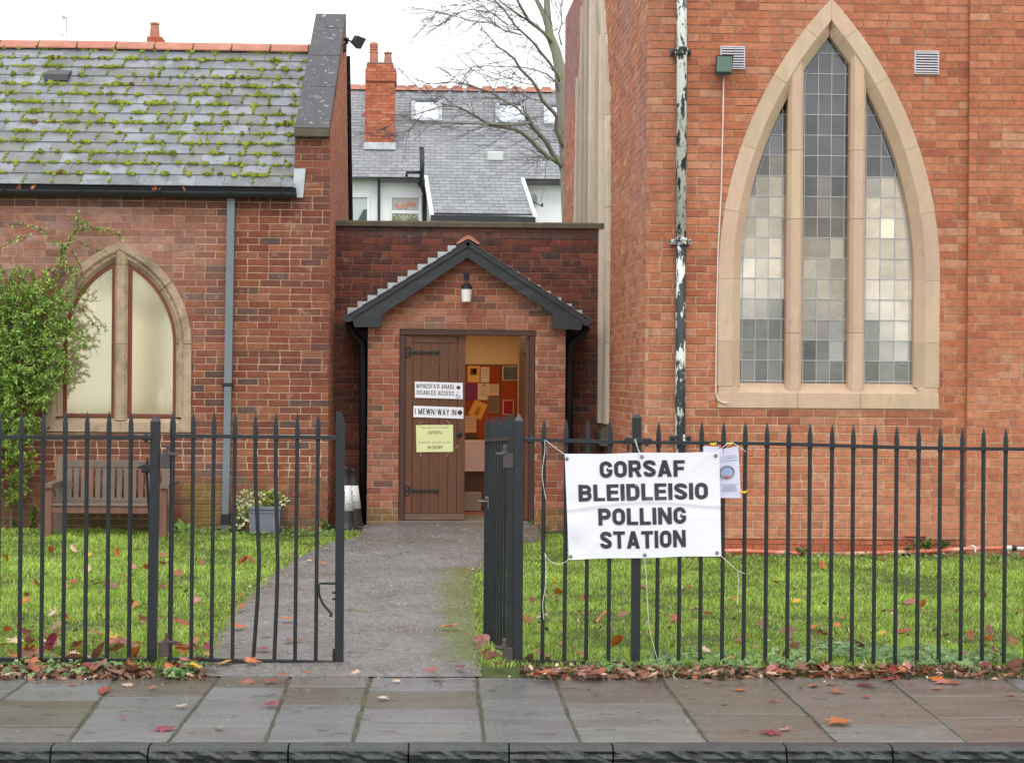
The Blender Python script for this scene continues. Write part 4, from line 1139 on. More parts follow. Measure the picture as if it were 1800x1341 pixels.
# grey downpipe
gp = thing('downpipe', 'grey square plastic downpipe on the chapel wall beside the planter', 'downpipe', W(398, 935, YL-0.06))
def qpipe(m, pts, w, dpt):
    vs = []; fs = []
    for p in pts: vs += [(p[0]-w, p[1]-dpt, p[2]), (p[0]+w, p[1]-dpt, p[2]), (p[0]+w, p[1]+dpt, p[2]), (p[0]-w, p[1]+dpt, p[2])]
    for i in range(len(pts)-1):
        for k in range(4): k2 = (k+1) % 4; fs.append((i*4+k, i*4+k2, i*4+4+k2, i*4+4+k))
    fs += [(3, 2, 1, 0), tuple((len(pts)-1)*4+k for k in range(4))]
    m.add(vs, fs)
M_GREYPL = mat('grey_plastic', color=srgb(118, 126, 132), rough=0.45, nscale=2.5, namt=0.10, stain=[(srgb(92, 100, 104), 3, 0.55, 0.8, 0.5)])
m = MB(); qpipe(m, [W(406.5, 350, YL-0.06), W(401, 676, YL-0.06)], 0.040, 0.03); obj('pipe', m, M_GREYPL, gp)
m = MB(); qpipe(m, [W(401, 676, YL-0.06), W(396.5, 905, YL-0.06)], 0.037, 0.028); obj('pipe', m, M_GREYPL, gp)
m = MB(); p = W(401, 676, YL-0.06); m.cbox(p.x-0.065, p.x+0.055, p.y-0.036, YL, p.z-0.018, p.z+0.018, 0.004); obj('bracket', m, M_BLACK, gp)
m = MB(); qpipe(m, [W(397, 903, YL-0.06), W(396, 922, YL-0.06), W(394, 938, YL-0.12)], 0.047, 0.042); obj('shoe', m, M_BLACK, gp)

# chapel window
cw_ = thing('arched_window', None, None, (lxc, YL, lz0)); cw_.parent = chapel; cw_.location = Vector((lxc, YL, lz0))-WLOC[chapel]
fyl = YL-0.022; bl = 28*sl
prof_l = [(-0.001, 0.10), (-0.001, 0.004), (0.004, 0.0), (bl*0.45, 0.0), (bl*0.62, 0.03), (bl*0.75, 0.03), (bl, 0.07), (bl, 0.25)]
am_l = math.acos((lR-lhalf)/lR)
for side in (-1, 1):
    cs_ = [0, am_l*0.5, am_l]
    for a, b in zip(cs_, cs_[1:]):
        last = b == am_l; m = MB(); m.sweep(arc_path(lxc, lhalf, lR, lzs, side, a+0.004, b-(0 if last else 0.004), 9), prof_l, fyl)
        if last: m.v = [(min(x, lxc-0.0005) if side < 0 else max(x, lxc+0.0005), y, z) for x, y, z in m.v]
        obj('stone', m, M_STONE_OLD, cw_)
    m = MB(); m.sweep([(lxc+side*lhalf, lz0+0.16, -side, 0), (lxc+side*lhalf, lzs-0.003, -side, 0)], prof_l, fyl); obj('stone', m, M_STONE_OLD, cw_)
for a, b in ((lw0, lxc+0.02), (lxc+0.024, lw1)):
    m = MB(); zt_ = lz0+0.10; za_ = lz0+0.16
    m.add([(a, fyl, lz0), (b, fyl, lz0), (b, fyl, zt_), (a, fyl, zt_), (a, YL+0.10, za_), (b, YL+0.10, za_), (a, YL+0.10, lz0), (b, YL+0.10, lz0)],
          [(0,1,2,3), (3,2,5,4), (0,6,7,1), (0,3,4,6), (1,7,5,2)]); obj('sill', m, M_STONE_OLD, cw_)
for a, b in ((lw0+0.001, lw0+bl*0.6), (lw1-bl*0.6, lw1-0.001)): m = MB(); m.box(a, b, fyl+0.003, YL+0.09, lz0+0.09, lz0+0.163); obj('stone', m, M_STONE_OLD, cw_)
lmx = W(212, 600, YL).x
ltop = lambda x, off: lzs+math.sqrt(max(0, (lR-off)**2-(abs(x-lxc)+lR-lhalf)**2))
mullion(lmx, 11.5*sl, lz0+0.12, ltop(lmx, bl*0.3)-0.0, cw_, M_STONE_OLD, YL-0.010, depth=0.15, joints=[W(212, 605, YL).z, W(212, 465, YL).z])
M_WOOD_RED = mat('red_brown_wood', color=srgb(120, 60, 40), rough=0.6, nscale=12, namt=0.2, stretch=(3, 3, 0.6), bump=0.2, bscale=30, bdist=0.002)
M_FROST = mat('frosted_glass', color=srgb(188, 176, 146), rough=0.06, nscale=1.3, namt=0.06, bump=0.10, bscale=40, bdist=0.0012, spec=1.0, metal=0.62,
              emit=(srgb(255, 220, 160), 0.06), stain=[(srgb(176, 180, 156), 1.1, 0.45, 0.62, 0.7), (srgb(226, 214, 186), 2.4, 0.54, 0.66, 0.5)], stretch=(1.4, 1, 0.45))  # faint emission stands in for the lit room behind the glass
inl_h, inl_R = lhalf-bl, lR-bl
YG2 = YL+0.075
for (a, b) in ((lw0+bl, lmx-11.5*sl), (lmx+11.5*sl, lw1-bl)):
    zb_ = lz0+0.155; ft = 6*sl
    out = clip_poly([(a-0.02, zb_), (b+0.02, zb_), (b+0.02, 9), (a-0.02, 9)], arch_planes(lxc, inl_h+0.015, inl_R+0.015, lzs)+[(-1, 0, -a+0.01), (1, 0, b+0.01)])
    inn = clip_poly([(a+ft, zb_+ft), (b-ft, zb_+ft), (b-ft, 9), (a+ft, 9)], arch_planes(lxc, inl_h-ft, inl_R-ft, lzs))
    # frame as a ring of quads (outer ring found by scaling towards each inner point's nearest outer direction)
    def resample(poly, n):
        per = [0]; 
        for i in range(len(poly)): a_, b_ = poly[i], poly[(i+1) % len(poly)]; per.append(per[-1]+math.hypot(b_[0]-a_[0], b_[1]-a_[1]))
        return per
    m = MB(); cxp, czp = sum(p[0] for p in inn)/len(inn), sum(p[1] for p in inn)/len(inn)
    N_ = 64
    def hit(poly, ang):
        dx, dz = math.cos(ang), math.sin(ang); best = None
        for i in range(len(poly)):
            (x1, z1), (x2, z2) = poly[i], poly[(i+1) % len(poly)]; ex, ez = x2-x1, z2-z1; den = dx*ez-dz*ex
            if abs(den) < 1e-9: continue
            t = ((x1-cxp)*ez-(z1-czp)*ex)/den; u_ = ((x1-cxp)*dz-(z1-czp)*dx)/den
            if t > 0 and -1e-6 <= u_ <= 1+1e-6 and (best is None or t < best): best = t
        return (cxp+dx*best, czp+dz*best)
    angs = sorted([math.atan2(z-czp, x-cxp) for x, z in inn]+[math.atan2(z-czp, x-cxp) for x, z in out]+[2*math.pi*k/N_-math.pi for k in range(N_)])
    I_ = [hit(inn, a_) for a_ in angs]; O_ = [hit(out, a_) for a_ in angs]; n = len(angs)
    vs = [(x, YG2-0.02, z) for x, z in O_]+[(x, YG2-0.02, z) for x, z in I_]+[(x, YG2+0.02, z) for x, z in I_]
    fs = []
    for k in range(n): k2 = (k+1) % n; fs += [(k, k2, n+k2, n+k), (n+k, n+k2, 2*n+k2, 2*n+k)]
    m.add(vs, fs); obj('frame', m, M_WOOD_RED, cw_)
    poly_obj('pane', inn, YG2+0.005, M_FROST, cw_)
m = MB(); m.box(lw0+bl*0.9, lw1-bl*0.9, YG2+0.03, YG2+0.05, lz0+0.1, ltop(lxc, 0)-0.35); obj('backing', m, MATS['dark_inside'], cw_)

# floodlight on the chapel gable
fg = thing('security_light', 'small black twin security light at the top of the chapel parapet', 'security light', W(612, 85, 21.4))
yq = 21.5
m = MB(); m.tube([W(602, 95, yq), W(607, 78, yq), W(612, 74, yq)], 0.02, 6); m.cbox(W(603, 0, yq).x, W(610, 0, yq).x, yq-0.05, yq+0.05, W(606, 92, yq).z, W(606, 80, yq).z, 0.01); obj('bracket', m, M_BLACK, fg)
c0 = W(628, 73, yq); m = MB()
R_ = Euler((0.2, rad(25), 0.5)).to_matrix()
vs = [c0+R_ @ Vector(v) for v in ((-0.05, -0.06, -0.05), (0.06, -0.08, -0.07), (0.06, 0.08, -0.07), (-0.05, 0.05, -0.05), (-0.05, -0.06, 0.05), (0.06, -0.08, 0.07), (0.06, 0.08, 0.07), (-0.05, 0.05, 0.05))]
m.hull8(vs); obj('housing', m, M_BLACK, fg)
m = MB(); c1 = W(609, 70, yq); m.blob(c1, 0.035, 0.035, 0.03, 8, 5, 0.02); m.tube([c1, W(618, 74, yq)], 0.012, 5); obj('sensor', m, M_BLACK, fg)

# ================================================================== LINK WALL
YK = 20.3
KX0, KX1 = W(588, 600, YK).x-0.08, W(1062, 600, YK).x+0.06
KT = W(820, 400, YK).z
dl, dr, dt = W(700, 700, 19.6).x, W(942, 700, 19.6).x, W(820, 578, 19.6).z
link = thing('boundary_wall', 'dark red brick link wall with flat stone coping behind the porch', 'wall', ((KX0+KX1)/2, YK, 0))
PXL, PXR, PAX, PAZ, PEZ = W(612, 555, YK).x, W(1030, 560, YK).x, W(823, 428, YK).x, W(823, 428, YK).z, W(612, 560, YK).z
def clip_k(z):
    iv = [(KX0, KX1)]
    if z < 2.35: iv = minus(iv, dl-0.25, dr+0.1)
    return iv
palK = [(srgb(110, 58, 48), 4), (srgb(98, 52, 44), 4), (srgb(124, 66, 52), 3), (srgb(84, 50, 46), 2), (srgb(70, 54, 54), 1.0)]
def col_k(u, z):
    c = vary(pick(palK), 0.1)
    if z > KT-0.16: c = lerp(c, srgb(96, 88, 84), 0.45*random.random()+0.1)
    c = lerp(c, srgb(62, 52, 52), 0.7*max(0, nz(u, z*2, 3, 1.6)))
    return c
mk = lay_bricks(link, (0, YK, 0), (1, 0, 0), (0, -1, 0), KX0, KX1, -0.03, KT, col_k, lambda u, z: srgb(128, 100, 84) if z < KT-0.3 else srgb(104, 84, 74), clip=clip_k, singles=300,
                view=lambda p: inframe(p) and not (abs(p.x-PAX) < (PXR-PXL)/2*0.93 and p.z < PAZ-0.1-abs(p.x-PAX)*0.66), proud=0.006, phase=0.07)
mk.box(KX0, dl-0.26, YK+0.007, YK+0.2, -0.05, KT, srgb(90, 70, 60)); mk.box(dr+0.11, KX1, YK+0.007, YK+0.2, -0.05, KT, srgb(90, 70, 60)); mk.box(dl-0.26, dr+0.11, YK+0.0072, YK+0.2, 2.36, KT, srgb(90, 70, 60))
obj('wall', mk, M_MORTAR, link)
cxs = [W(x, 395, YK).x for x in (586, 727, 862, 921, 1000)]+[KX1]
cxs = [W(x, 395, YK).x for x in (587, 727, 921, 1062)]
for a, b in zip(cxs, cxs[1:]):
    m = MB(); n = 14; vs = []
    for i in range(n+1):
        x = a+0.002+(b-a-0.004)*i/n; e = random.uniform(-0.002, 0.002)
        vs += [(x, YK-0.05+e, KT), (x, YK-0.05+e, KT+0.048), (x, YK-0.035, KT+0.064+e), (x, YK+0.2, KT+0.07), (x, YK+0.2, KT)]
    fs = [(i*5+k, (i+1)*5+k, (i+1)*5+(k+1) % 5, i*5+(k+1) % 5) for i in range(n) for k in range(5)]+[(0, 1, 2, 3, 4), tuple(n*5+k for k in range(4, -1, -1))]
    m.add(vs, fs); obj('coping_stone', m, M_COPING_GREEN, link)
# flat roof behind
m = MB(); m.box(KX0, EX+0.0, YK+0.2, 24.5, KT-0.25, KT-0.2); obj('flat_roof', m, MATS['roof_felt'], link)

# ================================================================== PORCH
YO = 19.6
porch = thing('porch', 'small gabled brick porch with black bargeboards and an open brown door', 'porch', (W(820, 920, YO).x, YO, 0))
oX0, oX1 = W(646, 700, YO).x, W(993.5, 700, YO).x
axc = (oX0+oX1)/2
apz = W(822, 452, YO).z; apx = W(821, 452, YO).x; epz = W(660, 575, YO).z
slope = (apz-epz)/(apx-W(645, 575, YO).x)
dzT = W(820, 578, YO).z; dX0, dX1 = W(701.5, 700, YO).x, W(940.5, 700, YO).x
def clip_o(z):
    h = (apz+0.06-z)/slope
    if h <= 0: return []
    iv = [(max(oX0, apx-h), min(oX1, apx+h))]
    if z < dzT: iv = minus(iv, dX0, dX1)
    return iv
palO = [(srgb(156, 94, 72), 4), (srgb(144, 82, 64), 4), (srgb(168, 110, 86), 3), (srgb(130, 84, 70), 2), (srgb(112, 80, 70), 1)]
def col_o(u, z):
    c = vary(pick(palO), 0.11); c = lerp(c, srgb(176, 140, 118), 0.5*max(0, nz(u, z, 8, 2)))
    if z < 0.3: c = lerp(c, srgb(120, 112, 50), 0.45)
    return c
mo_ = lay_bricks(porch, (0, YO, 0), (1, 0, 0), (0, -1, 0), oX0, oX1, 0.05, apz+0.05, col_o, lambda u, z: srgb(172, 144, 118), clip=clip_o, singles=299, view=inframe, proud=0.006, phase=0.11)
# returns, side walls (recess shade put into their dark colour) and lining of the doorway
mo_.box(oX0+0.001, dX0, YO+0.007, YO+0.11, -0.02, dzT, srgb(150, 110, 90)); mo_.box(dX1, oX1-0.001, YO+0.007, YO+0.11, -0.02, dzT, srgb(150, 110, 90))
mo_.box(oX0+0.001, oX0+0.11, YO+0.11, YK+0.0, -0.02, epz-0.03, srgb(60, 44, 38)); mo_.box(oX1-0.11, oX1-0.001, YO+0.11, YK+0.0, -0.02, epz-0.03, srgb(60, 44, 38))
obj('wall', mo_, M_MORTAR, porch)
M_BARGE = mat('black_timber', color=srgb(44, 46, 51), rough=0.55, nscale=5, namt=0.3, stretch=(1, 4, 4), bump=0.35, bscale=30, bdist=0.003, stain=[(srgb(96, 98, 104), 5, 0.55, 0.8, 0.5)])
# bargeboards
YB = YO-0.16
Lt, Rt = W(616, 552, YB), W(1028, 557, YB); At = W(822.5, 424, YB)
Lb, Rb = W(623, 575, YB), W(1021, 580, YB); Ab = W(821.5, 453, YB)
L2 = W(669, 575, YB); L3 = W(669, 555, YB); R2 = W(972, 578, YB); R3 = W(972, 553, YB)
m = MB(); m.prism([(Lt.x, Lt.z), (Lb.x, Lb.z), (L2.x, L2.z), (W(672, 556, YB).x, W(672, 553, YB).z), (Ab.x, Ab.z), (At.x, At.z)], YB, YB+0.03); obj('bargeboard', m, M_BARGE, porch)
m = MB(); m.prism([(Rt.x, Rt.z), (Rb.x, Rb.z), (R2.x, R2.z), (W(971, 552, YB).x, W(971, 552, YB).z), (Ab.x+0.003, Ab.z), (At.x+0.003, At.z)], YB, YB+0.03); obj('bargeboard', m, M_BARGE, porch)
# moulded top strip on each board
def strip(A, B, off, w, y0, y1):
    d = Vector((B.x-A.x, 0, B.z-A.z)).normalized(); n = Vector((-d.z, 0, d.x)); n = n if n.z > 0 else -n
    a, b = A-n*off, B-n*off
    m = MB(); m.prism([(a.x, a.z), (b.x, b.z), (b.x-n.x*w, b.z-n.z*w), (a.x-n.x*w, a.z-n.z*w)], y0, y1); return m
for A, B in ((Lt, At), (At, Rt)):
    obj('board_moulding', strip(A, B, 0.004, 0.045, YB-0.02, YB-0.002), M_BARGE, porch)
# soffit boxes at the feet
m = MB(); m.box(Lb.x+0.01, L2.x-0.002, YB+0.031, YK-0.0, L2.z+0.005, W(640, 560, YB).z); obj('soffit', m, M_BARGE, porch); m = MB(); m.box(R2.x+0.002, Rb.x-0.01, YB+0.031, YK-0.0, R2.z+0.01, W(1000, 562, YB).z); obj('soffit', m, M_BARGE, porch)
# roof slopes
M_ROOFTOP = mat('porch_slate', src='obj', rough=0.5, nscale=10, namt=0.2, stain=[(srgb(92, 104, 44), 9, 0.5, 0.62, 0.8)])
for s, T in ((-1, Lt), (1, Rt)):
    dv = Vector((T.x-At.x, 0, T.z-At.z)); Ln = dv.length+0.03; dv.normalize(); nn = Vector((-dv.z, 0, dv.x)); nn = nn if nn.z > 0 else -nn
    rows = 8; g_ = Ln/rows
    for r in range(rows):
        yy = YB-0.03
        for (ya, yb2) in ((YB-0.03, YB+0.30), (YB+0.305, YK-0.01)):
            m = MB(); a = At+dv*(r*g_); b = At+dv*((r+1)*g_+0.012)
            pts = [a+nn*0.004, b+nn*0.014, b+nn*0.005, a-nn*0.004]
            m.prism([(p.x, p.z) for p in pts], ya, yb2); o = obj('slate', m, M_ROOFTOP, porch); o.color = (*vary(srgb(84, 86, 90), 0.1), 1)
# terracotta ridge piece
c0 = W(823, 414, YB)
for q in range(2):
    m = MB(); y0 = YB-0.045+q*0.42; y1 = y0+0.41; w_ = 0.13; hh = 0.085
    m.add([(c0.x-w_, y0, c0.z-hh), (c0.x-0.035, y0, c0.z-0.012), (c0.x, y0, c0.z), (c0.x+0.035, y0, c0.z-0.012), (c0.x+w_, y0, c0.z-hh), (c0.x+w_-0.02, y0, c0.z-hh-0.015), (c0.x, y0, c0.z-0.04), (c0.x-w_+0.02, y0, c0.z-hh-0.015)] +
          [(c0.x-w_, y1, c0.z-hh), (c0.x-0.035, y1, c0.z-0.012), (c0.x, y1, c0.z), (c0.x+0.035, y1, c0.z-0.012), (c0.x+w_, y1, c0.z-hh), (c0.x+w_-0.02, y1, c0.z-hh-0.015), (c0.x, y1, c0.z-0.04), (c0.x-w_+0.02, y1, c0.z-hh-0.015)],
          [(0, 1, 6, 7), (1, 2, 6), (2, 3, 6), (3, 4, 5, 6)]+[(i, i+1, 8+i+1, 8+i) for i in range(7)]+[(7, 0, 8, 15)])
    if y1 < YK+0.1 or q == 0: obj('ridge_tile', m, M_TERRA, porch)
# stepped lead flashing on the link wall
def fl_steps(pts):
    for (x0, x1, yt, yb3) in pts:
        a = W(x0, yt, YK-0.012); b = W(x1, yb3, YK-0.012); m = MB(); m.cbox(a.x, b.x, YK-0.014, YK-0.004, b.z, a.z, 0.001); obj('step_flashing', m, M_LEADSHEET, porch)
fl_steps([(611+17.6*k, 634+17.6*k, 540.5-10.9*k, 562-10.9*k) for k in range(11)])
fl_steps([(1003-18.5*k, 1023.5-18.5*k, 545-11.2*k, 566-11.2*k) for k in range(10)])
# gutters of the porch
for s, (xa, xb, yt, yb4) in ((-1, (602, 622, 554, 566)), (1, (1021, 1041, 559, 573))):
    a = W(xa, yt, YB); b = W(xb, yb4, YB); m = MB(); xc_, zc_ = (a.x+b.x)/2, a.z; r_ = (b.x-a.x)/2
    P = [(xc_+r_*math.cos(math.pi+math.pi*k/8), zc_+(a.z-b.z)*math.sin(math.pi+math.pi*k/8)) for k in range(9)]
    m.prism(P, YB-0.01, YK-0.01); obj('gutter', m, M_GUTTER, porch)
m = MB(); m.tube([W(612, 566, YO+0.2), W(622, 590, YO+0.22), W(638, 604, YO+0.24), W(638, 915, YO+0.24)], 0.042, 10); obj('drainpipe', m, mat('recess_shade_pipe', color=(0.012, 0.012, 0.014), rough=0.7, namt=0.1), porch, smooth=True)  # pipe shapes in near-black stand in for the shaded recess beside each pier
m = MB(); m.tube([W(1033, 574, YO+0.2), W(1022, 590, YO+0.22), W(1001, 606, YO+0.24), W(1000, 930, YO+0.24)], 0.042, 10); obj('drainpipe', m, MATS['recess_shade_pipe'], porch, smooth=True)
m = MB(); a = W(633, 580, YO+0.3); b = W(646.5, 936, YO+0.3); m.box(a.x, oX0+0.0, YO+0.30, YK-0.005, 0, a.z); obj('recess_shade_board', m, mat('recess_shade_black', color=(0.008, 0.008, 0.009), rough=0.7, namt=0.1), porch); m = MB()  # black boards paint in the recess shade on both sides of the porch
a2 = W(993.5, 584, YO+0.3); b2 = W(1006, 936, YO+0.3); m.box(oX1, b2.x, YO+0.30, YK-0.005, 0, a2.z); obj('recess_shade_board', m, mat('recess_shade_black', color=(0.008, 0.008, 0.009), rough=0.7, namt=0.1), porch)
# door frame
M_DWOOD = mat('brown_door_wood', color=srgb(100, 62, 40), rough=0.55, nscale=4, namt=0.22, stretch=(6, 6, 0.8), bump=0.3, bscale=24, bdist=0.002,
              stain=[(srgb(74, 48, 42), 2.0, 0.52, 0.72, 0.55), (srgb(150, 84, 62), 2.5, 0.55, 0.75, 0.4)])
M_DFRAME = mat('door_frame_paint', color=srgb(74, 44, 36), rough=0.5, nscale=5, namt=0.2, stretch=(4, 4, 0.8))
zf = W(820, 915, YO+0.03).z
yF0, yF1 = YO+0.02, YO+0.12
m = MB(); m.cbox(dX0+0.001, W(712, 700, YO).x, yF0, yF1, 0.05, dzT-0.07, 0.006); obj('door_frame', m, M_DFRAME, porch)
m = MB(); m.cbox(W(930, 700, YO).x, dX1-0.001, yF0, yF1, 0.05, dzT-0.07, 0.006); obj('door_frame', m, M_DFRAME, porch)
m = MB(); m.cbox(dX0+0.001, dX1-0.001, yF0-0.003, yF1+0.002, dzT-0.072, dzT+0.004, 0.006); obj('door_frame', m, M_DFRAME, porch)
m = MB(); m.cbox(dX0+0.001, dX1-0.001, YO-0.01, YK+0.3, 0.0, zf-0.004, 0.01); obj('threshold', m, mat('threshold_stone', color=srgb(120, 112, 100), rough=0.7, namt=0.2), porch)
# left leaf, nearly shut
hx = W(711.5, 700, YO+0.04).x; leafw = W(818, 700, YO+0.04).x-hx; zt_l = W(760, 590, YO+0.05).z; zb_l = W(760, 914, YO+0.05).z
door = thing('door', None, None, (hx, YO+0.05, zb_l)); door.parent = porch; door.location = Vector((hx, YO+0.05, zb_l))-WLOC[porch]
ang = rad(3.0); ca, sa = math.cos(ang), math.sin(ang)
def leaf(v): return [(hx+x*ca-y*sa, YO+0.055+x*sa+y*ca, z) for x, y, z in v]
def leaf_obj(name, m, mt): m.v = leaf(m.v); return obj(name, m, mt, door)
leafw /= ca
bx = [0.0]+[(p-711.5)/(818-711.5)*leafw for p in (725, 741, 756, 772, 788, 804)]+[leafw]
for a, b in zip(bx, bx[1:]):
    m = MB(); edge = (a == 0 or b == leafw); m.cbox(a+0.0015, b-0.0015, 0.0 if not edge else -0.012, 0.03, zb_l+0.07, zt_l-(0.08 if not edge else 0.0), 0.004); leaf_obj('plank', m, M_DWOOD)
m = MB(); m.cbox(bx[1], bx[-2], -0.010, 0.031, zt_l-0.078, zt_l, 0.004); leaf_obj('rail', m, M_DWOOD)
m = MB(); m.cbox(0.004, leafw-0.004, -0.018, 0.028, zb_l, zb_l+0.068, 0.004); leaf_obj('kick_board', m, mat('kick_board', color=srgb(112, 88, 72), rough=0.6, nscale=8, namt=0.25, stretch=(1, 3, 3)))
M_IRON = mat('black_iron', color=srgb(40, 42, 46), rough=0.45, nscale=20, namt=0.2, metal=0.3, bump=0.2, bscale=60)
for yh in (619, 863):
    z = W(760, yh, YO).z; m = MB()
    m.prism([(0.008, z-0.016), (0.008, z+0.016), (0.30, z+0.010), (0.36, z+0.014), (0.375, z), (0.36, z-0.014), (0.30, z-0.010)], -0.022, -0.0125)
    m.blob((0.35, -0.018, z), 0.022, 0.008, 0.022, 10, 5, 0)
    for s in (-1, 1):
        pts = [(0.03+0.026*math.cos(t), -0.018, z+s*(0.030+0.024*math.sin(t))) for t in [k*0.7-1.2 for k in range(8)]]
        m.tube(pts, 0.007, 6)
    for k in (0.1, 0.18, 0.26): m.blob((k, -0.023, z), 0.007, 0.005, 0.007, 6, 4, 0)
    leaf_obj('strap_hinge', m, M_IRON)
m = MB(); xk = leafw*(808-711.5)/106.5; zk = W(808, 764, YO).z; m.lathe((0, 0, 0), [(0.012, 0), (0.028, 0.004), (0.030, 0.014), (0.02, 0.022)], 12); m.v = [(xk+x, -0.012-z, zk+y) for x, y, z in m.v]
m.tube([(xk, -0.02, zk), (xk, -0.05, zk-0.0)], 0.012, 8); m.tube([(xk, -0.05, zk), (xk-0.035, -0.055, zk-0.012)], 0.009, 8); leaf_obj('door_handle', m, M_IRON)
# right leaf swung inwards
hx2 = W(927, 700, YO+0.06).x
door2 = thing('door', None, None, (hx2, YO+0.06, zb_l)); door2.parent = porch; door2.location = Vector((hx2, YO+0.06, zb_l))-WLOC[porch]
ang2 = rad(86)
def leaf2(v): return [(hx2-x*math.cos(ang2)-y*math.sin(ang2), YO+0.06+x*math.sin(ang2)-y*math.cos(ang2), z) for x, y, z in v]
for k in range(6):
    a, b = leafw*k/6, leafw*(k+1)/6; m = MB(); m.cbox(a+0.0015, b-0.0015, -0.02, 0.02, zb_l, zt_l, 0.004); m.v = leaf2(m.v); obj('plank', m, M_DWOOD, door2)
for yh in (619, 863):
    z = W(760, yh, YO).z; m = MB(); m.cbox(0.01, 0.34, 0.021, 0.03, z-0.013, z+0.013, 0.003); m.v = leaf2(m.v); obj('strap_hinge', m, M_IRON, door2)

# interior room
IY1 = 22.0; ix0, ix1 = W(700, 700, IY1).x-0.45, W(909, 700, IY1).x
czr = dzT+0.10
M_INT = mat('cream_wall', color=srgb(234, 208, 164), rough=0.8, nscale=2, namt=0.05)
M_FLOORI = mat('red_floor', color=srgb(150, 82, 56), rough=0.4, nscale=8, namt=0.2)
room = thing('hallway', None, None, ((ix0+ix1)/2, IY1, 0)); room.parent = porch; room.location = Vector(((ix0+ix1)/2, IY1, 0))-WLOC[porch]
m = MB(); m.box(ix0, ix1+0.25, IY1, IY1+0.05, 0, czr); m.box(ix0-0.05, ix0, YK+0.2, IY1, 0, czr)
obj('inner_wall', m, M_INT, room)
m = MB(); m.hull8([(ix1, IY1, 0), (W(935, 700, YK).x, YO+0.14, 0), (W(935, 700, YK).x+0.05, YO+0.14, 0), (ix1+0.05, IY1, 0), (ix1, IY1, czr), (W(935, 700, YK).x, YO+0.14, czr), (W(935, 700, YK).x+0.05, YO+0.14, czr), (ix1+0.05, IY1, czr)])
obj('inner_wall', m, M_INT, room)
m = MB(); m.box(oX0+0.112, ix1+0.2, YO+0.13, YK+0.205, czr, czr+0.04); m.box(ix0, ix1+0.3, YK+0.206, IY1, czr+0.001, czr+0.04); obj('inner_ceiling', m, M_INT, room)
m = MB(); m.box(oX0+0.112, ix1+0.2, YO+0.3, YK+0.205, 0.0, zf-0.006); m.box(ix0, ix1+0.3, YK+0.206, IY1, 0.0, zf-0.007); obj('inner_floor', m, M_FLOORI, room)
m = MB(); m.box(ix0-0.02, dX0-0.10, YK+0.205, YK+0.25, 0.0, czr); obj('inner_wall', m, M_INT, room)
m = MB(); m.box(oX0+0.112, oX0+0.15, YO+0.115, YK+0.2, 0.0, czr); obj('inner_wall', m, M_INT, room)
# warm ceiling light seen just under the frame
lt = thing('ceiling_light', 'lit warm ceiling light just inside the open doorway', 'light', W(836, 592, 20.6))
p = W(838, 590.5, 20.9)
m = MB(); m.cbox(p.x-0.16, p.x+0.10, 20.8, 20.92, czr-0.05, czr-0.001, 0.01); obj('diffuser', m, mat('lamp_glow', color=(1, 0.9, 0.75), emit=((1.0, 0.72, 0.42), 4.0), namt=0), lt)
ld = bpy.data.lights.new('hall_lamp', 'AREA'); ld.energy = 6.0; ld.color = (1.0, 0.70, 0.42); ld.shape = 'RECTANGLE'; ld.size = 0.5; ld.size_y = 0.25
lo_ = bpy.data.objects.new('hall_lamp', ld); COL.objects.link(lo_); lo_.location = (p.x-0.05, 20.9, czr-0.07); lo_.rotation_euler = (0, 0, 0)

# noticeboard and papers
YN = IY1-0.03
def rect_at(x0, x1, y0, y1, Y): a = W(x0, y0, Y); b = W(x1, y1, Y); return a.x, b.x, b.z, a.z
nb = thing('noticeboard', 'red-brown noticeboard seen through the open doorway', 'noticeboard', W(862, 775, YN))
x0, x1, z0, z1 = rect_at(812, 908, 642, 772, YN)
m = MB(); m.cbox(x0-0.3, x1, YN+0.005, YN+0.028, z0, z1, 0.003); obj('board', m, mat('board_felt', color=srgb(158, 66, 22), rough=0.9, nscale=6, namt=0.1), nb)
m = MB(); m.cbox(x0-0.3, x1, YN, YN+0.028, z1, z1+0.012, 0.003); m.cbox(x0-0.3, x1, YN, YN+0.028, z0-0.014, z0, 0.003); m.cbox(W(877, 700, YN).x, W(880, 700, YN).x, YN, YN+0.012, z0, z1, 0.002); obj('frame', m, M_DWOOD, nb)
def paper_mat(n, c): return mat(n, color=c, rough=0.7, nscale=4, namt=0.06)
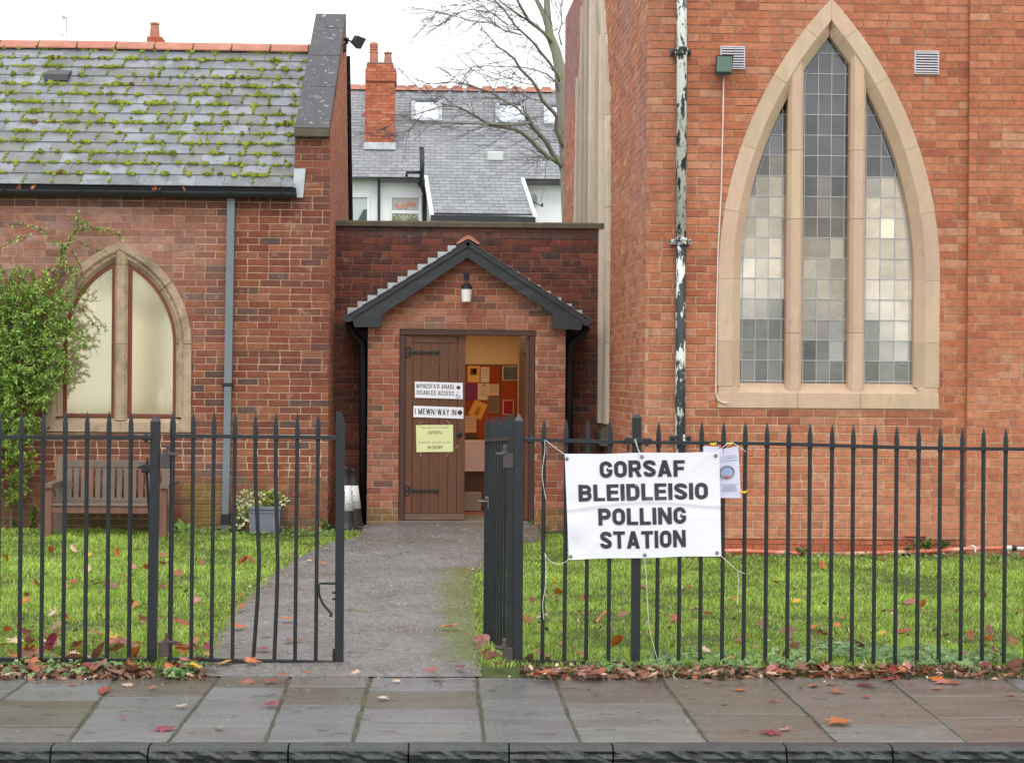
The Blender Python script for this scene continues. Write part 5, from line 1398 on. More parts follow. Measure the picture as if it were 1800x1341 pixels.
def notice(label, x0, x1, y0, y1, c, extra=None, rot=0.0, lines=0, border=None, name='notice'):
    a0, a1, b0, b1 = rect_at(x0, x1, y0, y1, YN); cx, cz = (a0+a1)/2, (b0+b1)/2; hw, hh = (a1-a0)/2, (b1-b0)/2
    t = thing(name, label, name, (cx, YN-0.002, cz-hh), 'papers on the noticeboard')
    def place(m, lay):
        cr_, sr_ = math.cos(rot), math.sin(rot); m.v = [(cx+x*cr_-z*sr_, YN-0.002-lay*0.0012+y, cz+x*sr_+z*cr_) for x, y, z in m.v]; return m
    off = random.uniform(0, 0.002)
    m = MB(); m.prism([(-hw, -hh), (hw, -hh), (hw, hh), (-hw, hh)], -off, 0.001-off); obj('sheet', place(m, 0), paper_mat('paper_%02x%02x%02x' % tuple(int(q*255) for q in c), c), t)
    if border:
        m = MB(); m.prism([(-hw*0.86, -hh*0.9), (hw*0.86, -hh*0.9), (hw*0.86, hh*0.9), (-hw*0.86, hh*0.9)], -0.0005-off, 0-off); obj('print', place(m, 1), border, t)
    if extra:
        for (u0_, u1_, v0_, v1_, mm_) in extra:
            m = MB(); m.prism([(hw*u0_, hh*v0_), (hw*u1_, hh*v0_), (hw*u1_, hh*v1_), (hw*u0_, hh*v1_)], -0.0005-off, -off); obj('print', place(m, 2), mm_, t)
    if lines:
        m = MB()
        for k in range(lines):
            v = hh*(0.72-1.4*k/lines); m.prism([(-hw*0.75, v-0.0022), (hw*random.uniform(0.4, 0.8), v-0.0022), (hw*0.75, v+0.0022), (-hw*0.75, v+0.0022)], -0.0005-off, -off)
        obj('print', place(m, 2), mat('grey_print', color=srgb(120, 104, 92), rough=0.8), t)
M_MAROON = mat('maroon_print', color=srgb(110, 22, 30), rough=0.7)
M_PIC = mat('picture_print', color=srgb(90, 92, 88), rough=0.6, nscale=14, namt=0.9)
notice('yellow notice with a maroon square symbol at the top of the noticeboard', 822, 843, 643, 672, srgb(226, 186, 96), extra=[(-0.55, 0.55, -0.1, 0.72, M_MAROON), (-0.05, 0.35, 0.15, 0.55, mat('cream_print', color=srgb(230, 200, 150)))], lines=0)
notice('plain pale sheet right of the yellow notice', 845, 860, 645, 672, srgb(226, 206, 176), lines=5)
notice('framed grey landscape picture at the top right of the noticeboard', 883, 911, 643, 669, srgb(214, 196, 160), border=M_PIC, name='picture')
notice('purple leaflet on the noticeboard beside the door edge', 819, 839, 674, 703, srgb(128, 34, 96), lines=4)
notice('pale sheet with printed lines between the purple leaflet and a smaller sheet', 840, 861, 674, 703, srgb(228, 204, 168), lines=6, extra=[(-0.12, 0.12, 0.72, 0.9, M_MAROON)])
notice('smallest pale sheet, above the grey-brown one', 862, 877, 675, 695, srgb(222, 190, 152), lines=4)
notice('grey-brown sheet low in the middle of the noticeboard', 857, 878, 696, 727, srgb(128, 100, 82), lines=5)
notice('tilted amber envelope on the noticeboard', 828, 852, 705, 735, srgb(224, 164, 70), rot=rad(-24), extra=[(-0.2, 0.35, -0.7, 0.4, mat('envelope_print', color=srgb(170, 118, 50)))], name='envelope')
notice('red card with a white border at the lower right of the noticeboard', 884, 903, 703, 729, srgb(226, 190, 160), border=mat('red_print', color=srgb(150, 30, 34)), name='card')
notice('pale sheet below the tilted envelope', 817, 837, 731, 760, srgb(220, 180, 146), lines=4)
notice('dark strip of paper at the foot of the noticeboard', 818, 840, 763, 774, srgb(84, 66, 54))
# pale box-shaped table against the hall wall
tb = thing('hall_table', 'pale pinkish table front just inside the doorway', 'table', W(832, 907, 21.4))
x0, x1, z0, z1 = rect_at(800, 880, 775, 829, 21.4)
m = MB(); m.cbox(x0, x1, 21.4, 21.9, z0, z1, 0.004); obj('top_box', m, mat('pale_panel', color=srgb(232, 200, 190), rough=0.5, namt=0.04), tb)
m = MB(); m.cbox(x0+0.05, x1-0.05, 21.5, 21.9, zf, z0-0.001, 0.004); obj('base', m, mat('dark_base', color=srgb(104, 72, 54), rough=0.6, namt=0.1), tb)
bxm = rect_at(816, 846, 866, 908, 21.1)
m = MB(); m.cbox(bxm[0], bxm[1], 21.1, 21.35, zf, bxm[3], 0.004); set_props(obj('box', m, mat('grey_box', color=srgb(150, 132, 116), rough=0.6, namt=0.06)), 'small grey box on the hall floor in front of the pale table', 'box')

# wall lamp over the door
wl = thing('wall_lamp', 'black wall lamp with a white glass shade under the porch gable', 'lamp', W(820, 508, YO-0.1))
c = W(820, 508, YO-0.11)
m = MB(); m.lathe((c.x, c.y, W(820, 531, YO-0.11).z), [(0.045, 0), (0.050, 0.004), (0.060, 0.14)], 18); obj('shade', m, mat('opal_glass', color=srgb(244, 242, 234), rough=0.2, namt=0), wl, smooth=False)
m = MB(); zc = W(820, 510, YO-0.11).z; m.lathe((c.x, c.y, zc), [(0.058, 0), (0.060, 0.005), (0.058, 0.05), (0.03, 0.065), (0.022, 0.09)], 18)
m.tube([(c.x, c.y, zc+0.08), (c.x, c.y, zc+0.13), (c.x, c.y+0.03, zc+0.155), (c.x, YO, zc+0.16)], 0.012, 8); m.cbox(c.x-0.03, c.x+0.03, YO-0.012, YO-0.001, zc+0.12, zc+0.2, 0.004); obj('fitting', m, M_IRON, wl)

# signs taped on the door
M_PAPERW = mat('white_paper', color=srgb(240, 238, 244), rough=0.55, nscale=4, namt=0.03)
M_PAPERY = mat('yellow_paper', color=srgb(228, 230, 168), rough=0.6, nscale=4, namt=0.03)
M_INK = mat('black_ink', color=srgb(44, 44, 52), rough=0.6, nscale=6, namt=0.15)
M_INKG = mat('grey_ink', color=srgb(150, 152, 128), rough=0.6)
def door_plane(px, py, lay=0):
    # point on the door leaf plane, moved out by lay
    d = ray(px, py); n = Vector((sa, -ca, 0)); p0 = Vector((hx, YO+0.055, 0))+n*(0.0135+lay*0.0009)
    t = (p0-CAMLOC).dot(n)/d.dot(n); return CAMLOC+d*t
def door_sign(label, q, m_, build):
    """q: corner pixels TL, TR, BR, BL"""
    P = [door_plane(*c) for c in q]; base = (P[2]+P[3])/2
    t = thing('door_sign', label, 'sign', base, 'paper signs taped to the door')
    m = MB(); n = Vector((sa, -ca, 0))*0.001; m.add([P[3], P[2], P[1], P[0]]+[p-n*1.5 for p in (P[3], P[2], P[1], P[0])], [(0,1,2,3), (7,6,5,4), (0,4,5,1), (1,5,6,2), (2,6,7,3), (3,7,4,0)]); obj('sheet', m, m_, t)
    def mp(u, v, lay):
        a = (q[0][0]+(q[1][0]-q[0][0])*u, q[0][1]+(q[1][1]-q[0][1])*u); b = (q[3][0]+(q[2][0]-q[3][0])*u, q[3][1]+(q[2][1]-q[3][1])*u)
        return door_plane(b[0]+(a[0]-b[0])*v, b[1]+(a[1]-b[1])*v, 0.9+lay*0.35)
    build(t, mp)
    return t
def wt(mb_, s, u, v, h, mp, asp, **k):
    put_text(mb_, s, u*asp, v, h, lambda x, y, l: mp(x/asp, y, l), **k)
def arrow(mb_, mp, u0_, u1_, v0_, v1_):
    um = u0_+(u1_-u0_)*0.5; vm = (v0_+v1_)/2; dv = (v1_-v0_)
    mb_.add([mp(u0_, v0_+dv*0.25, 0), mp(um, v0_+dv*0.25, 0), mp(um, v1_-dv*0.25, 0), mp(u0_, v1_-dv*0.25, 0)], [(0, 1, 2, 3)])
    mb_.add([mp(um, v0_, 1), mp(u1_, vm, 1), mp(um, v1_, 1)], [(0, 1, 2)])
def b1(t, mp):
    asp = 84/29.0; m = MB()
    wt(m, "MYNEDFA'R ANABL", 0.435, 0.60, 0.27, mp, asp, t=0.15, w=0.60, gap=0.13, width=0.80*asp)
    wt(m, "DISABLED ACCESS", 0.425, 0.20, 0.27, mp, asp, t=0.15, w=0.60, gap=0.13, width=0.78*asp)
    arrow(m, mp, 0.87, 0.955, 0.53, 0.88); obj('lettering', m, M_INK, t)
    m = MB(); pts = [mp(0.90+0.042*math.cos(k*0.5+2.0), 0.17+0.125*math.sin(k*0.5+2.0), 0.5) for k in range(10)]; m.tube(pts, 0.003, 4)
    m.tube([mp(0.885, 0.36, 0.5), mp(0.887, 0.22, 0.5), mp(0.925, 0.21, 0.5), mp(0.945, 0.10, 0.5)], 0.003, 4); m.blob(mp(0.885, 0.42, 0.5), 0.005, 0.002, 0.005, 6, 4, 0); obj('wheelchair_symbol', m, M_INK, t)
def b2(t, mp):
    asp = 87/20.0; m = MB()
    wt(m, "I MEWN/WAY IN", 0.445, 0.26, 0.52, mp, asp, t=0.17, w=0.62, gap=0.14, width=0.83*asp)
    arrow(m, mp, 0.885, 0.985, 0.2, 0.86); obj('lettering', m, M_INK, t)
def b3(t, mp):
    asp = 65/48.0; m = MB()
    wt(m, "OPEN", 0.505, 0.655, 0.115, mp, asp, t=0.15, w=0.84, gap=0.16, width=0.38*asp); wt(m, "AGOR", 0.505, 0.115, 0.115, mp, asp, t=0.15, w=0.84, gap=0.16, width=0.41*asp); obj('lettering', m, M_INK, t)
    m = MB(); wt(m, "POLLING STATION", 0.5, 0.86, 0.075, mp, asp, t=0.12, w=0.62, gap=0.14, width=0.74*asp); wt(m, "GORSAF BLEIDLEISIO", 0.5, 0.315, 0.075, mp, asp, t=0.12, w=0.62, gap=0.14, width=0.88*asp); obj('small_lettering', m, M_INKG, t)
    m = MB()
    for (u, v, a) in ((0.12, 1.06, 0.9), (0.88, 1.08, -0.9), (1.1, 0.18, 0.7), (0.12, -0.1, -1.2), (0.85, -0.1, 1.0)):
        du, dv = 0.07*math.cos(a), 0.07*math.sin(a)*asp; ou, ov = -0.02*math.sin(a), 0.02*math.cos(a)*asp
        m.add([mp(u-du-ou, v-dv-ov, 0.5), mp(u+du-ou, v+dv-ov, 0.5), mp(u+du+ou, v+dv+ov, 0.5), mp(u-du+ou, v-dv+ov, 0.5)], [(0, 1, 2, 3)])
    obj('tape', m, mat('clear_tape', color=srgb(150, 110, 100), rough=0.15), t)
door_sign('two-line white sign with a wheelchair symbol and arrow, uppermost on the door', [(729, 670.5), (813.5, 673), (813.5, 701.5), (729.5, 699)], M_PAPERW, b1)
door_sign('narrow white sign with one line of text and an arrow, middle of the door', [(727, 713), (814.5, 716), (814.5, 736), (726.5, 733)], M_PAPERW, b2)
door_sign('pale yellow sign with the word open, lowest on the door', [(731, 747), (796.5, 746.5), (796.5, 794), (732, 794.5)], M_PAPERY, b3)

# ================================================================== RAILINGS AND GATES
def spear(m, pb, pt, r=0.0125, rail_y=None):
    """round bar from pb to pt with a flattened pointed head"""
    pb, pt = Vector(pb), Vector(pt); d = (pt-pb); L_ = d.length; d.normalize()
    m.tube([pb, pb+d*(L_*0.5), pt-d*0.16], [r, r, r], 8, cap=False)
    hw = r*1.25
    z0 = pt-d*0.16; secs = [(0.0, r, r), (0.02, hw, r*0.8), (0.09, hw*0.92, r*0.6), (0.13, hw*0.55, r*0.45), (0.16, 0.001, 0.001)]
    vs = []
    for s_, a, b in secs:
        c = z0+d*s_
        vs += [c+Vector((-a, 0, 0)), c+Vector((0, -b, 0)), c+Vector((a, 0, 0)), c+Vector((0, b, 0))]
    fs = [(i*4+k, i*4+(k+1) % 4, i*4+4+(k+1) % 4, i*4+4+k) for i in range(4) for k in range(4)]
    m.add(vs, fs)
def post(name, label, pxb, pyb, pxt, pyt, hw=0.027, Y=YF, tip=True):
    b = W(pxb, pyb, Y); t = W(pxt, pyt, Y); m = MB(); h = 0.045
    P = []
    for p, z in ((b, b.z-0.1), (t, t.z-h)):
        P += [(p.x-hw, Y-hw, z), (p.x+hw, Y-hw, z), (p.x+hw, Y+hw, z), (p.x-hw, Y+hw, z)]
    m.add(P+[(t.x, Y, t.z)], [(0,3,2,1), (0,1,5,4), (1,2,6,5), (2,3,7,6), (3,0,4,7), (4,5,8), (5,6,8), (6,7,8), (7,4,8)])
    th_ = thing(name, label, 'post', (b.x, Y, b.z)); obj('shaft', m, M_BLACK, th_); return th_
def hinge(par, px, py, side, Y=YF, near=0.0):
    p = W(px, py, Y); m = MB()
    m.cbox(p.x, p.x+side*0.062, Y-0.022, Y+0.022, p.z-0.055, p.z+0.03, 0.004)
    m.cbox(p.x+side*0.045, p.x+side*0.105, Y-0.025, Y+0.02, p.z+0.018, p.z+0.036, 0.004)
    m.lathe((p.x+side*0.05, Y, p.z+0.03), [(0.022, 0), (0.022, 0.012), (0.015, 0.016), (0.015, 0.045), (0.010, 0.052)], 10)
    obj('hinge', m, mat('rusty_hinge', color=srgb(70, 66, 66), rough=0.6, namt=0.2, stain=[(srgb(120, 70, 50), 20, 0.5, 0.7, 0.7)]), par)

# left run
gl = thing('railing', 'black iron railing left of the gate, in front of the bench', 'railing', W(130, 1165, YF))
def rail_line(xa, ya, xb, yb, h=0.011, w=0.02, Y=YF):
    a, b = W(xa, ya, Y), W(xb, yb, Y); m = MB(); m.hull8([(a.x, Y-w, a.z-h), (b.x, Y-w, b.z-h), (b.x, Y+w, b.z-h), (a.x, Y+w, a.z-h), (a.x, Y-w, a.z+h), (b.x, Y-w, b.z+h), (b.x, Y+w, b.z+h), (a.x, Y+w, a.z+h)]); return m
obj('rail', rail_line(-260, 767, 267, 769), M_BLACK, gl); obj('rail', rail_line(-260, 1157, 266, 1160), M_BLACK, gl)
lp = [(37.5+38.5*k, 34+38.5*k) for k in range(-6, 6)]
for xt, xb in lp:
    m = MB(); spear(m, W(xb, 1159, YF), W(xt+0.6, 723+random.uniform(-1, 1), YF)); obj('picket', m, M_BLACK, gl, smooth=False)
m = MB(); a = W(257, 769, YF-0.03); m.cbox(a.x-0.03, a.x+0.035, YF-0.035, YF+0.03, a.z-0.014, a.z+0.014, 0.004); m.lathe((a.x-0.005, YF-0.01, a.z-0.03), [(0.01, 0), (0.01, 0.05)], 6); obj('clamp', m, M_BLACK, gl)
# back stay
m = MB(); a = W(258, 822, YF+0.10); m.tube([W(257, 815, YF+0.10), W(262, 900, YF+0.10), W(268, 1100, YF+0.08), W(270, 1172, YF+0.06)], 0.008, 6)
m.cbox(a.x-0.03, a.x+0.03, YF+0.08, YF+0.13, a.z-0.03, a.z+0.02, 0.006); m.tube([(a.x-0.05, YF+0.1, a.z-0.0), (a.x-0.02, YF+0.1, a.z+0.01), (a.x+0.04, YF+0.1, a.z+0.005)], 0.008, 5); m.tube([(a.x, YF+0.1, a.z), (a.x+0.005, YF+0.1, a.z+0.06)], [0.014, 0.004], 6)
obj('stay', m, M_BLACK, gl)
lpst = post('gate_post', 'black square gate post left of the path, with a pyramid top', 266.5, 1178, 273.5, 727, 0.026)
hinge(lpst, 281, 806, 1); hinge(lpst, 279, 1136, 1)

# left gate leaf (in line with the railing)
gg = thing('gate', 'black iron gate leaf with bent bars standing closed on the left of the path', 'gate', W(440, 1170, YF), 'pair of iron gates')
obj('rail', rail_line(304, 766, 592, 769), M_BLACK, gg); obj('rail', rail_line(300, 1158, 588, 1164, h=0.010), M_BLACK, gg)
m = MB(); spear(m, W(298.5, 1166, YF), W(304.5, 722, YF), 0.0145); obj('hinge_stile', m, M_BLACK, gg)
gx = [(339.6, 336), (376, 371.5), (413, 408.5), (449, 445), (485, 482), (522.5, 518.5), (559, 555)]
for k, (xt, xb) in enumerate(gx):
    m = MB(); pb, pt = W(xb, 1162, YF), W(xt+0.5, 723+k*0.5, YF)
    if k in (3, 4):
        amp = 9 if k == 3 else 5
        pts = [W(xb, 1162, YF)]
        for f in (0.25, 0.4, 0.55, 0.7): pts.append(W(xb+(xt-xb)*f+amp*math.exp(-((f-0.38)/0.25)**2), 1162-438*f, YF))
        p_ = W(xt-0.3, 800, YF); pts.append(p_); m.tube(pts, 0.012, 8, cap=False); spear(m, p_, pt, 0.012)
    else: spear(m, pb, pt, 0.0118)
    obj('picket', m, M_BLACK, gg)
m = MB(); a, b = W(588.5, 1166, YF), W(604, 1164, YF); c, d = W(591, 724, YF), W(606.5, 741, YF); e = W(600, 724, YF)
m.prism([(a.x, a.z), (b.x, b.z), (d.x, d.z), (e.x, e.z), (c.x, c.z+0.002)], YF-0.012, YF+0.004); obj('latch_stile', m, M_BLACK, gg)
m = MB(); m.tube([W(587, 1140, YF), W(588, 1186, YF)], 0.008, 6); m.tube([W(586, 1152, YF-0.015), W(583, 1152, YF-0.015)], 0.006, 5); obj('drop_bolt', m, M_BLACK, gg)
m = MB(); m.tube([W(590, 1025, YF-0.015), W(563, 1025, YF-0.02), W(560, 1030, YF-0.02), W(561, 1045, YF-0.02), W(567, 1060, YF-0.02), W(577, 1072, YF-0.02), W(583, 1079, YF-0.02), W(582, 1083, YF-0.02), W(579, 1081, YF-0.02)], 0.0075, 8)
for y in (1041, 1052, 1146, 1156): m.cbox(W(584, y, YF).x, W(589.5, y, YF).x, YF-0.02, YF, W(584, y, YF).z-0.006, W(584, y, YF).z+0.006, 0.002)
obj('latch_handle', m, M_BLACK, gg)

# right gate leaf, swung in towards the church
gr = thing('gate', 'black iron gate leaf swung open and seen edge-on beside the right gate post', 'gate', W(896, 1170, YF), 'pair of iron gates')
ga = W(897, 1168, YF); gb_x = W(853, 1130, YF+1.07).x
def GR(t, z): return Vector((ga.x+(gb_x-ga.x)*t, YF+1.07*t, z))
zr_t, zr_b = W(895, 771, YF).z, W(893, 1164, YF).z; sag = -0.045
def bar3(p, q, w, h, m):
    d = (q-p).normalized(); n = Vector((-d.y, d.x, 0)).normalized()*w; u_ = Vector((0, 0, h))
    m.hull8([p-n-u_, p+n-u_, q+n-u_, q-n-u_, p-n+u_, p+n+u_, q+n+u_, q-n+u_] if False else [p-n-u_, q-n-u_, q+n-u_, p+n-u_, p-n+u_, q-n+u_, q+n+u_, p+n+u_]); return m
obj('rail', bar3(GR(0.02, zr_t), GR(0.98, zr_t+sag), 0.018, 0.010, MB()), M_BLACK, gr); obj('rail', bar3(GR(0.02, zr_b), GR(0.98, zr_b+sag), 0.016, 0.011, MB()), M_BLACK, gr)
for k in range(1, 8):
    t = k/8.3; m = MB(); zt_ = W(895, 727, YF).z+sag*t
    spear(m, GR(t, zr_b+sag*t-0.01), GR(t, zt_), 0.0098); obj('picket', m, M_BLACK, gr)
m = MB(); p = GR(0.0, 0); z0 = W(895, 1172, YF).z; z1 = W(895, 727, YF).z; m.prism([(p.x-0.022, z0), (p.x+0.020, z0), (p.x+0.020, z1-0.05), (p.x+0.004, z1), (p.x-0.010, z1), (p.x-0.022, z1-0.05)], YF-0.012, YF+0.004); obj('hinge_stile', m, M_BLACK, gr)
m = MB(); p = GR(1.0, 0); m.prism([(p.x-0.014, zr_b+sag-0.02), (p.x+0.014, zr_b+sag-0.02), (p.x+0.014, z1+sag-0.05), (p.x+0.0, z1+sag), (p.x-0.014, z1+sag-0.03)], YF+1.045, YF+1.095); obj('latch_stile', m, M_BLACK, gr)
m = MB(); q = GR(1.0, W(855, 880, YF+1.07).z); m.tube([q+Vector((0.02, -0.04, 0.03)), q+Vector((0.02, -0.045, -0.05))], 0.014, 8); m.tube([q+Vector((0.03, -0.05, -0.0)), q+Vector((-0.055, -0.05, 0.0))], 0.006, 6)
m.cbox(q.x-0.01, q.x+0.04, q.y-0.055, q.y-0.02, q.z+0.01, q.z+0.03, 0.004); obj('latch', m, mat('worn_steel', color=srgb(120, 120, 118), rough=0.4, metal=0.6, namt=0.2), gr)
rpst = post('gate_post', 'black square gate post right of the path, beside the polling station banner', 910.5, 1176, 912, 726, 0.027)
hinge(rpst, 903, 806, -1); hinge(rpst, 902, 1146, -1)

# right run, sloping gently with the street
gR = thing('railing', 'long black iron railing on the right, carrying the polling station banner', 'railing', W(1350, 1175, YF))
def ry_t(x): return 772.5+(x-925)*(789.5-772.5)/865+ (2*math.sin((x-925)/90.0)*0.5)
def ry_b(x): return 1163+(x-925)*(1176-1163)/865
def rail_poly(f, x0, x1, h, w, n=14):
    m = MB(); P = [W(x0+(x1-x0)*i/n, f(x0+(x1-x0)*i/n), YF) for i in range(n+1)]; vs = []
    for p in P: vs += [(p.x, YF-w, p.z-h), (p.x, YF+w, p.z-h), (p.x, YF+w, p.z+h), (p.x, YF-w, p.z+h)]
    fs = [(i*4+k, i*4+4+k, i*4+4+(k+1) % 4, i*4+(k+1) % 4) for i in range(n) for k in range(4)]+[(0, 1, 2, 3), (4*n+3, 4*n+2, 4*n+1, 4*n)]
    m.add(vs, fs); return m
obj('rail', rail_poly(ry_t, 921, 2080, 0.010, 0.018), M_BLACK, gR); obj('rail', rail_poly(ry_b, 919, 2080, 0.011, 0.020), M_BLACK, gR)
xs_r = [957, 995.5, 1034, 1072.5, 1157.5, 1196]+[1234.2+38.1*k for k in range(0, 22)]
for i, x in enumerate(xs_r):
    m = MB(); jx_ = random.uniform(-0.7, 0.7)
    spear(m, W(x-3.6+jx_*0.6, ry_b(x)+0.5, YF), W(x+jx_, ry_t(x)-38+random.uniform(-1.2, 1.2), YF), 0.0122); obj('picket', m, M_BLACK, gR)
m = MB(); a = W(931, 773, YF); m.cbox(a.x-0.03, a.x+0.03, YF-0.03, YF+0.03, a.z-0.016, a.z+0.014, 0.005); m.lathe((a.x, YF-0.0, a.z-0.02), [(0.012, 0), (0.012, 0.05)], 8); obj('clamp', m, M_BLACK, gR)
m = MB(); a = W(1119, 775, YF)
m.cbox(a.x-0.075, a.x+0.085, YF-0.038, YF-0.018, a.z-0.018, a.z+0.018, 0.006); m.tube([(a.x-0.05, YF-0.04, a.z+0.02), (a.x-0.055, YF-0.04, a.z-0.06)], 0.009, 6); m.tube([(a.x+0.055, YF-0.04, a.z+0.015), (a.x+0.055, YF-0.04, a.z-0.03)], 0.012, 6); obj('clamp', m, M_BLACK, gR)
ip = thing('railing_post', 'thicker round-topped railing post behind the banner', 'post', W(1119, 1170, YF+0.0))
m = MB(); b = W(1117, 1176, YF); t = W(1120, 728, YF); m.hull8([(b.x-0.026, YF-0.012, b.z-0.1), (b.x+0.026, YF-0.012, b.z-0.1), (b.x+0.026, YF+0.04, b.z-0.1), (b.x-0.026, YF+0.04, b.z-0.1), (t.x-0.026, YF-0.012, t.z-0.02), (t.x+0.026, YF-0.012, t.z-0.02), (t.x+0.026, YF+0.04, t.z-0.02), (t.x-0.026, YF+0.04, t.z-0.02)])
m.hull8([(t.x-0.026, YF-0.012, t.z-0.02), (t.x+0.026, YF-0.012, t.z-0.02), (t.x+0.026, YF+0.04, t.z-0.02), (t.x-0.026, YF+0.04, t.z-0.02), (t.x-0.015, YF-0.0, t.z), (t.x+0.015, YF-0.0, t.z), (t.x+0.015, YF+0.03, t.z), (t.x-0.015, YF+0.03, t.z)]); obj('shaft', m, M_BLACK, ip)

# ------------------------------------------------------------------ banner
YBN = YF-0.045
ban = thing('banner', 'white banner reading gorsaf bleidleisio polling station tied to the railing', 'banner', W(1133, 982, YBN))
q = [(992.5, 797.5), (1264.5, 793.5), (1268, 977.5), (1000, 983.5)]
C4 = [W(*c, YBN) for c in q]
def ban_pt(u, v, lay=0.0):
    """u 0..1 across, v 0 (foot) .. 1 (top)"""
    top = C4[0].lerp(C4[1], u); bot = C4[3].lerp(C4[2], u); p = bot.lerp(top, v)
    e = 0.0
    cy = 0.472+0.060*math.sin(math.pi*min(1, u*1.05))**1.2-0.0*u+0.014*u          # horizontal fold
    d = v-cy; e += -0.006*math.exp(-(d/0.022)**2)+0.002*math.exp(-((d+0.03)/0.04)**2)
    e += 0.0015*math.sin(u*19+v*4)+0.003*nz(u*2, v*2, 1)*2
    d2 = u-0.49; e += -0.005*math.exp(-(d2/0.012)**2)*(0.4+0.6*v)
    e += 0.006*math.exp(-((u-0.05)/0.05)**2)*math.sin(v*14)*max(0, 1-v*1.6)*2
    e += -0.0012*math.exp(-((u-v*0.9-0.05)/0.02)**2)
    sg = 0.006*math.sin(math.pi*2*u)*math.sin(math.pi*u)
    edge = 0.004*(math.sin(u*math.pi*2)**2)*(1 if v > 0.5 else -1)*abs(2*v-1)
    return Vector((p.x, YBN+e-lay, p.z-edge))
m = MB(); nu, nv = 72, 60
for side, off in ((0, 0.0), (1, -0.0012)):
    base = len(m.v)
    for j in range(nv+1):
        for i in range(nu+1): m.v.append(tuple(ban_pt(i/nu, j/nv, off)))
    for j in range(nv):
        for i in range(nu):
            a = base+j*(nu+1)+i; f = (a, a+1, a+nu+2, a+nu+1); m.f.append(f if side == 0 else f[::-1]); m.c.append(None)
M_PVC = mat('white_pvc', color=srgb(236, 236, 240), rough=0.42, nscale=3, namt=0.03, stain=[(srgb(206, 206, 208), 7, 0.60, 0.78, 0.4)], bump=0.15, bscale=9, bdist=0.01)
obj('sheet', m, M_PVC, ban, smooth=True)
M_PVCINK = mat('banner_ink', color=srgb(52, 51, 56), rough=0.35, nscale=9, namt=0.10)
asp = 271/186.0
def ban_text(s, uc, v, h, width):
    tw = text_width(s, 0.235, 0.74, 0.095); sx = width*asp/tw; x = (uc-width/2)*asp
    m = MB(); li = 0
    for c in s:
        parts, adv = glyph(c, 0.235, 0.74)
        for k, pq in enumerate(parts):
            for qd in pq:
                # subdivide every stroke piece so that it follows the folds
                n = 4; P = [Vector((a, b)) for a, b in qd]
                g = [[None]*(n+1) for _ in range(n+1)]
                for i in range(n+1):
                    for j in range(n+1):
                        r_ = (P[0].lerp(P[1], i/n)).lerp(P[3].lerp(P[2], i/n), j/n)
                        g[i][j] = ban_pt((x+r_.x*sx)/asp, v+r_.y*h, 0.0035+0.0003*k+0.00005*(li % 2))
                vs = [g[i][j] for i in range(n+1) for j in range(n+1)]
                m.add(vs, [(i*(n+1)+j, (i+1)*(n+1)+j, (i+1)*(n+1)+j+1, i*(n+1)+j+1) for i in range(n) for j in range(n)])
        x += (adv+0.095)*sx; li += 1
    obj('lettering', m, M_PVCINK, ban)
ban_text("GORSAF", 0.498, 0.770, 0.160, 0.552)
ban_text("BLEIDLEISIO", 0.500, 0.548, 0.160, 0.842)
ban_text("POLLING", 0.488, 0.316, 0.162, 0.573)
ban_text("STATION", 0.488, 0.092, 0.166, 0.560)
M_STEEL = mat('eyelet_steel', color=srgb(130, 130, 132), rough=0.35, metal=0.7, namt=0.1)
EYE = {}
for nm, u, v in (('tl', 0.013, 0.955), ('tm', 0.497, 0.962), ('tr', 0.976, 0.962), ('bl', 0.013, 0.03), ('bm', 0.497, 0.03), ('br', 0.972, 0.035)):
    p = ban_pt(u, v, 0.004); EYE[nm] = p; m = MB(); m.tube([p+Vector((0.008*math.cos(t), 0, 0.008*math.sin(t))) for t in [k*math.pi/5 for k in range(11)]], 0.0035, 5); obj('eyelet', m, M_STEEL, ban)
M_STRING = mat('white_string', color=srgb(232, 232, 226), rough=0.8, namt=0.05)
def string(pts, label, smooth=2):
    P = [W(x, y, YF-d) if not isinstance(x, Vector) else x for (x, y, d) in pts]
    out = []
    for i in range(len(P)-1):
        p0, p1, p2, p3 = P[max(i-1, 0)], P[i], P[i+1], P[min(i+2, len(P)-1)]
        for k in range(5):
            t = k/5; out.append(0.5*((2*p1)+(-p0+p2)*t+(2*p0-5*p1+4*p2-p3)*t*t+(-p0+3*p1-3*p2+p3)*t**3))
    out.append(P[-1]); m = MB(); m.tube(out, 0.0016, 5)
    set_props(obj('string', m, M_STRING), label, 'string', 'strings tying the banner')
string([(957, 773, 0.03), (958, 790, 0.03), (953, 830, 0.03), (956, 858, 0.03), (960, 878, 0.03)], 'loose string hanging from the rail left of the banner')
string([(959, 774, 0.03), (975, 786, 0.04), (995, 800, 0.055)], 'taut string from the rail to the top left corner of the banner')
string([(957, 972, 0.03), (966, 985, 0.04), (980, 991, 0.05), (993, 988, 0.055), (1000, 981, 0.06)], 'slack string looping from a picket to the lower left corner of the banner')
string([(958, 974, 0.02), (960, 1000, 0.02), (958, 1035, 0.02), (954, 1060, 0.02), (956, 1088, 0.02)], 'string trailing down the first picket left of the banner')
string([(1115, 772, 0.05), (1120, 785, 0.055), (1126, 797, 0.06)], 'short string over the rail at the top middle of the banner')
string([(1117, 771, 0.06), (1124, 800, 0.065), (1127, 820, 0.066), (1131, 834, 0.066), (1117, 848, 0.066), (1119, 855, 0.066)], 'loose string end hanging over the letters of the banner')
string([(1132, 978, 0.06), (1136, 1010, 0.055), (1138, 1060, 0.05), (1143, 1110, 0.04), (1156, 1160, 0.03)], 'long string hanging from the bottom middle of the banner')
string([(1266, 975, 0.06), (1280, 988, 0.05), (1296, 1002, 0.04), (1309, 1008, 0.03)], 'string from the lower right corner of the banner to a picket')
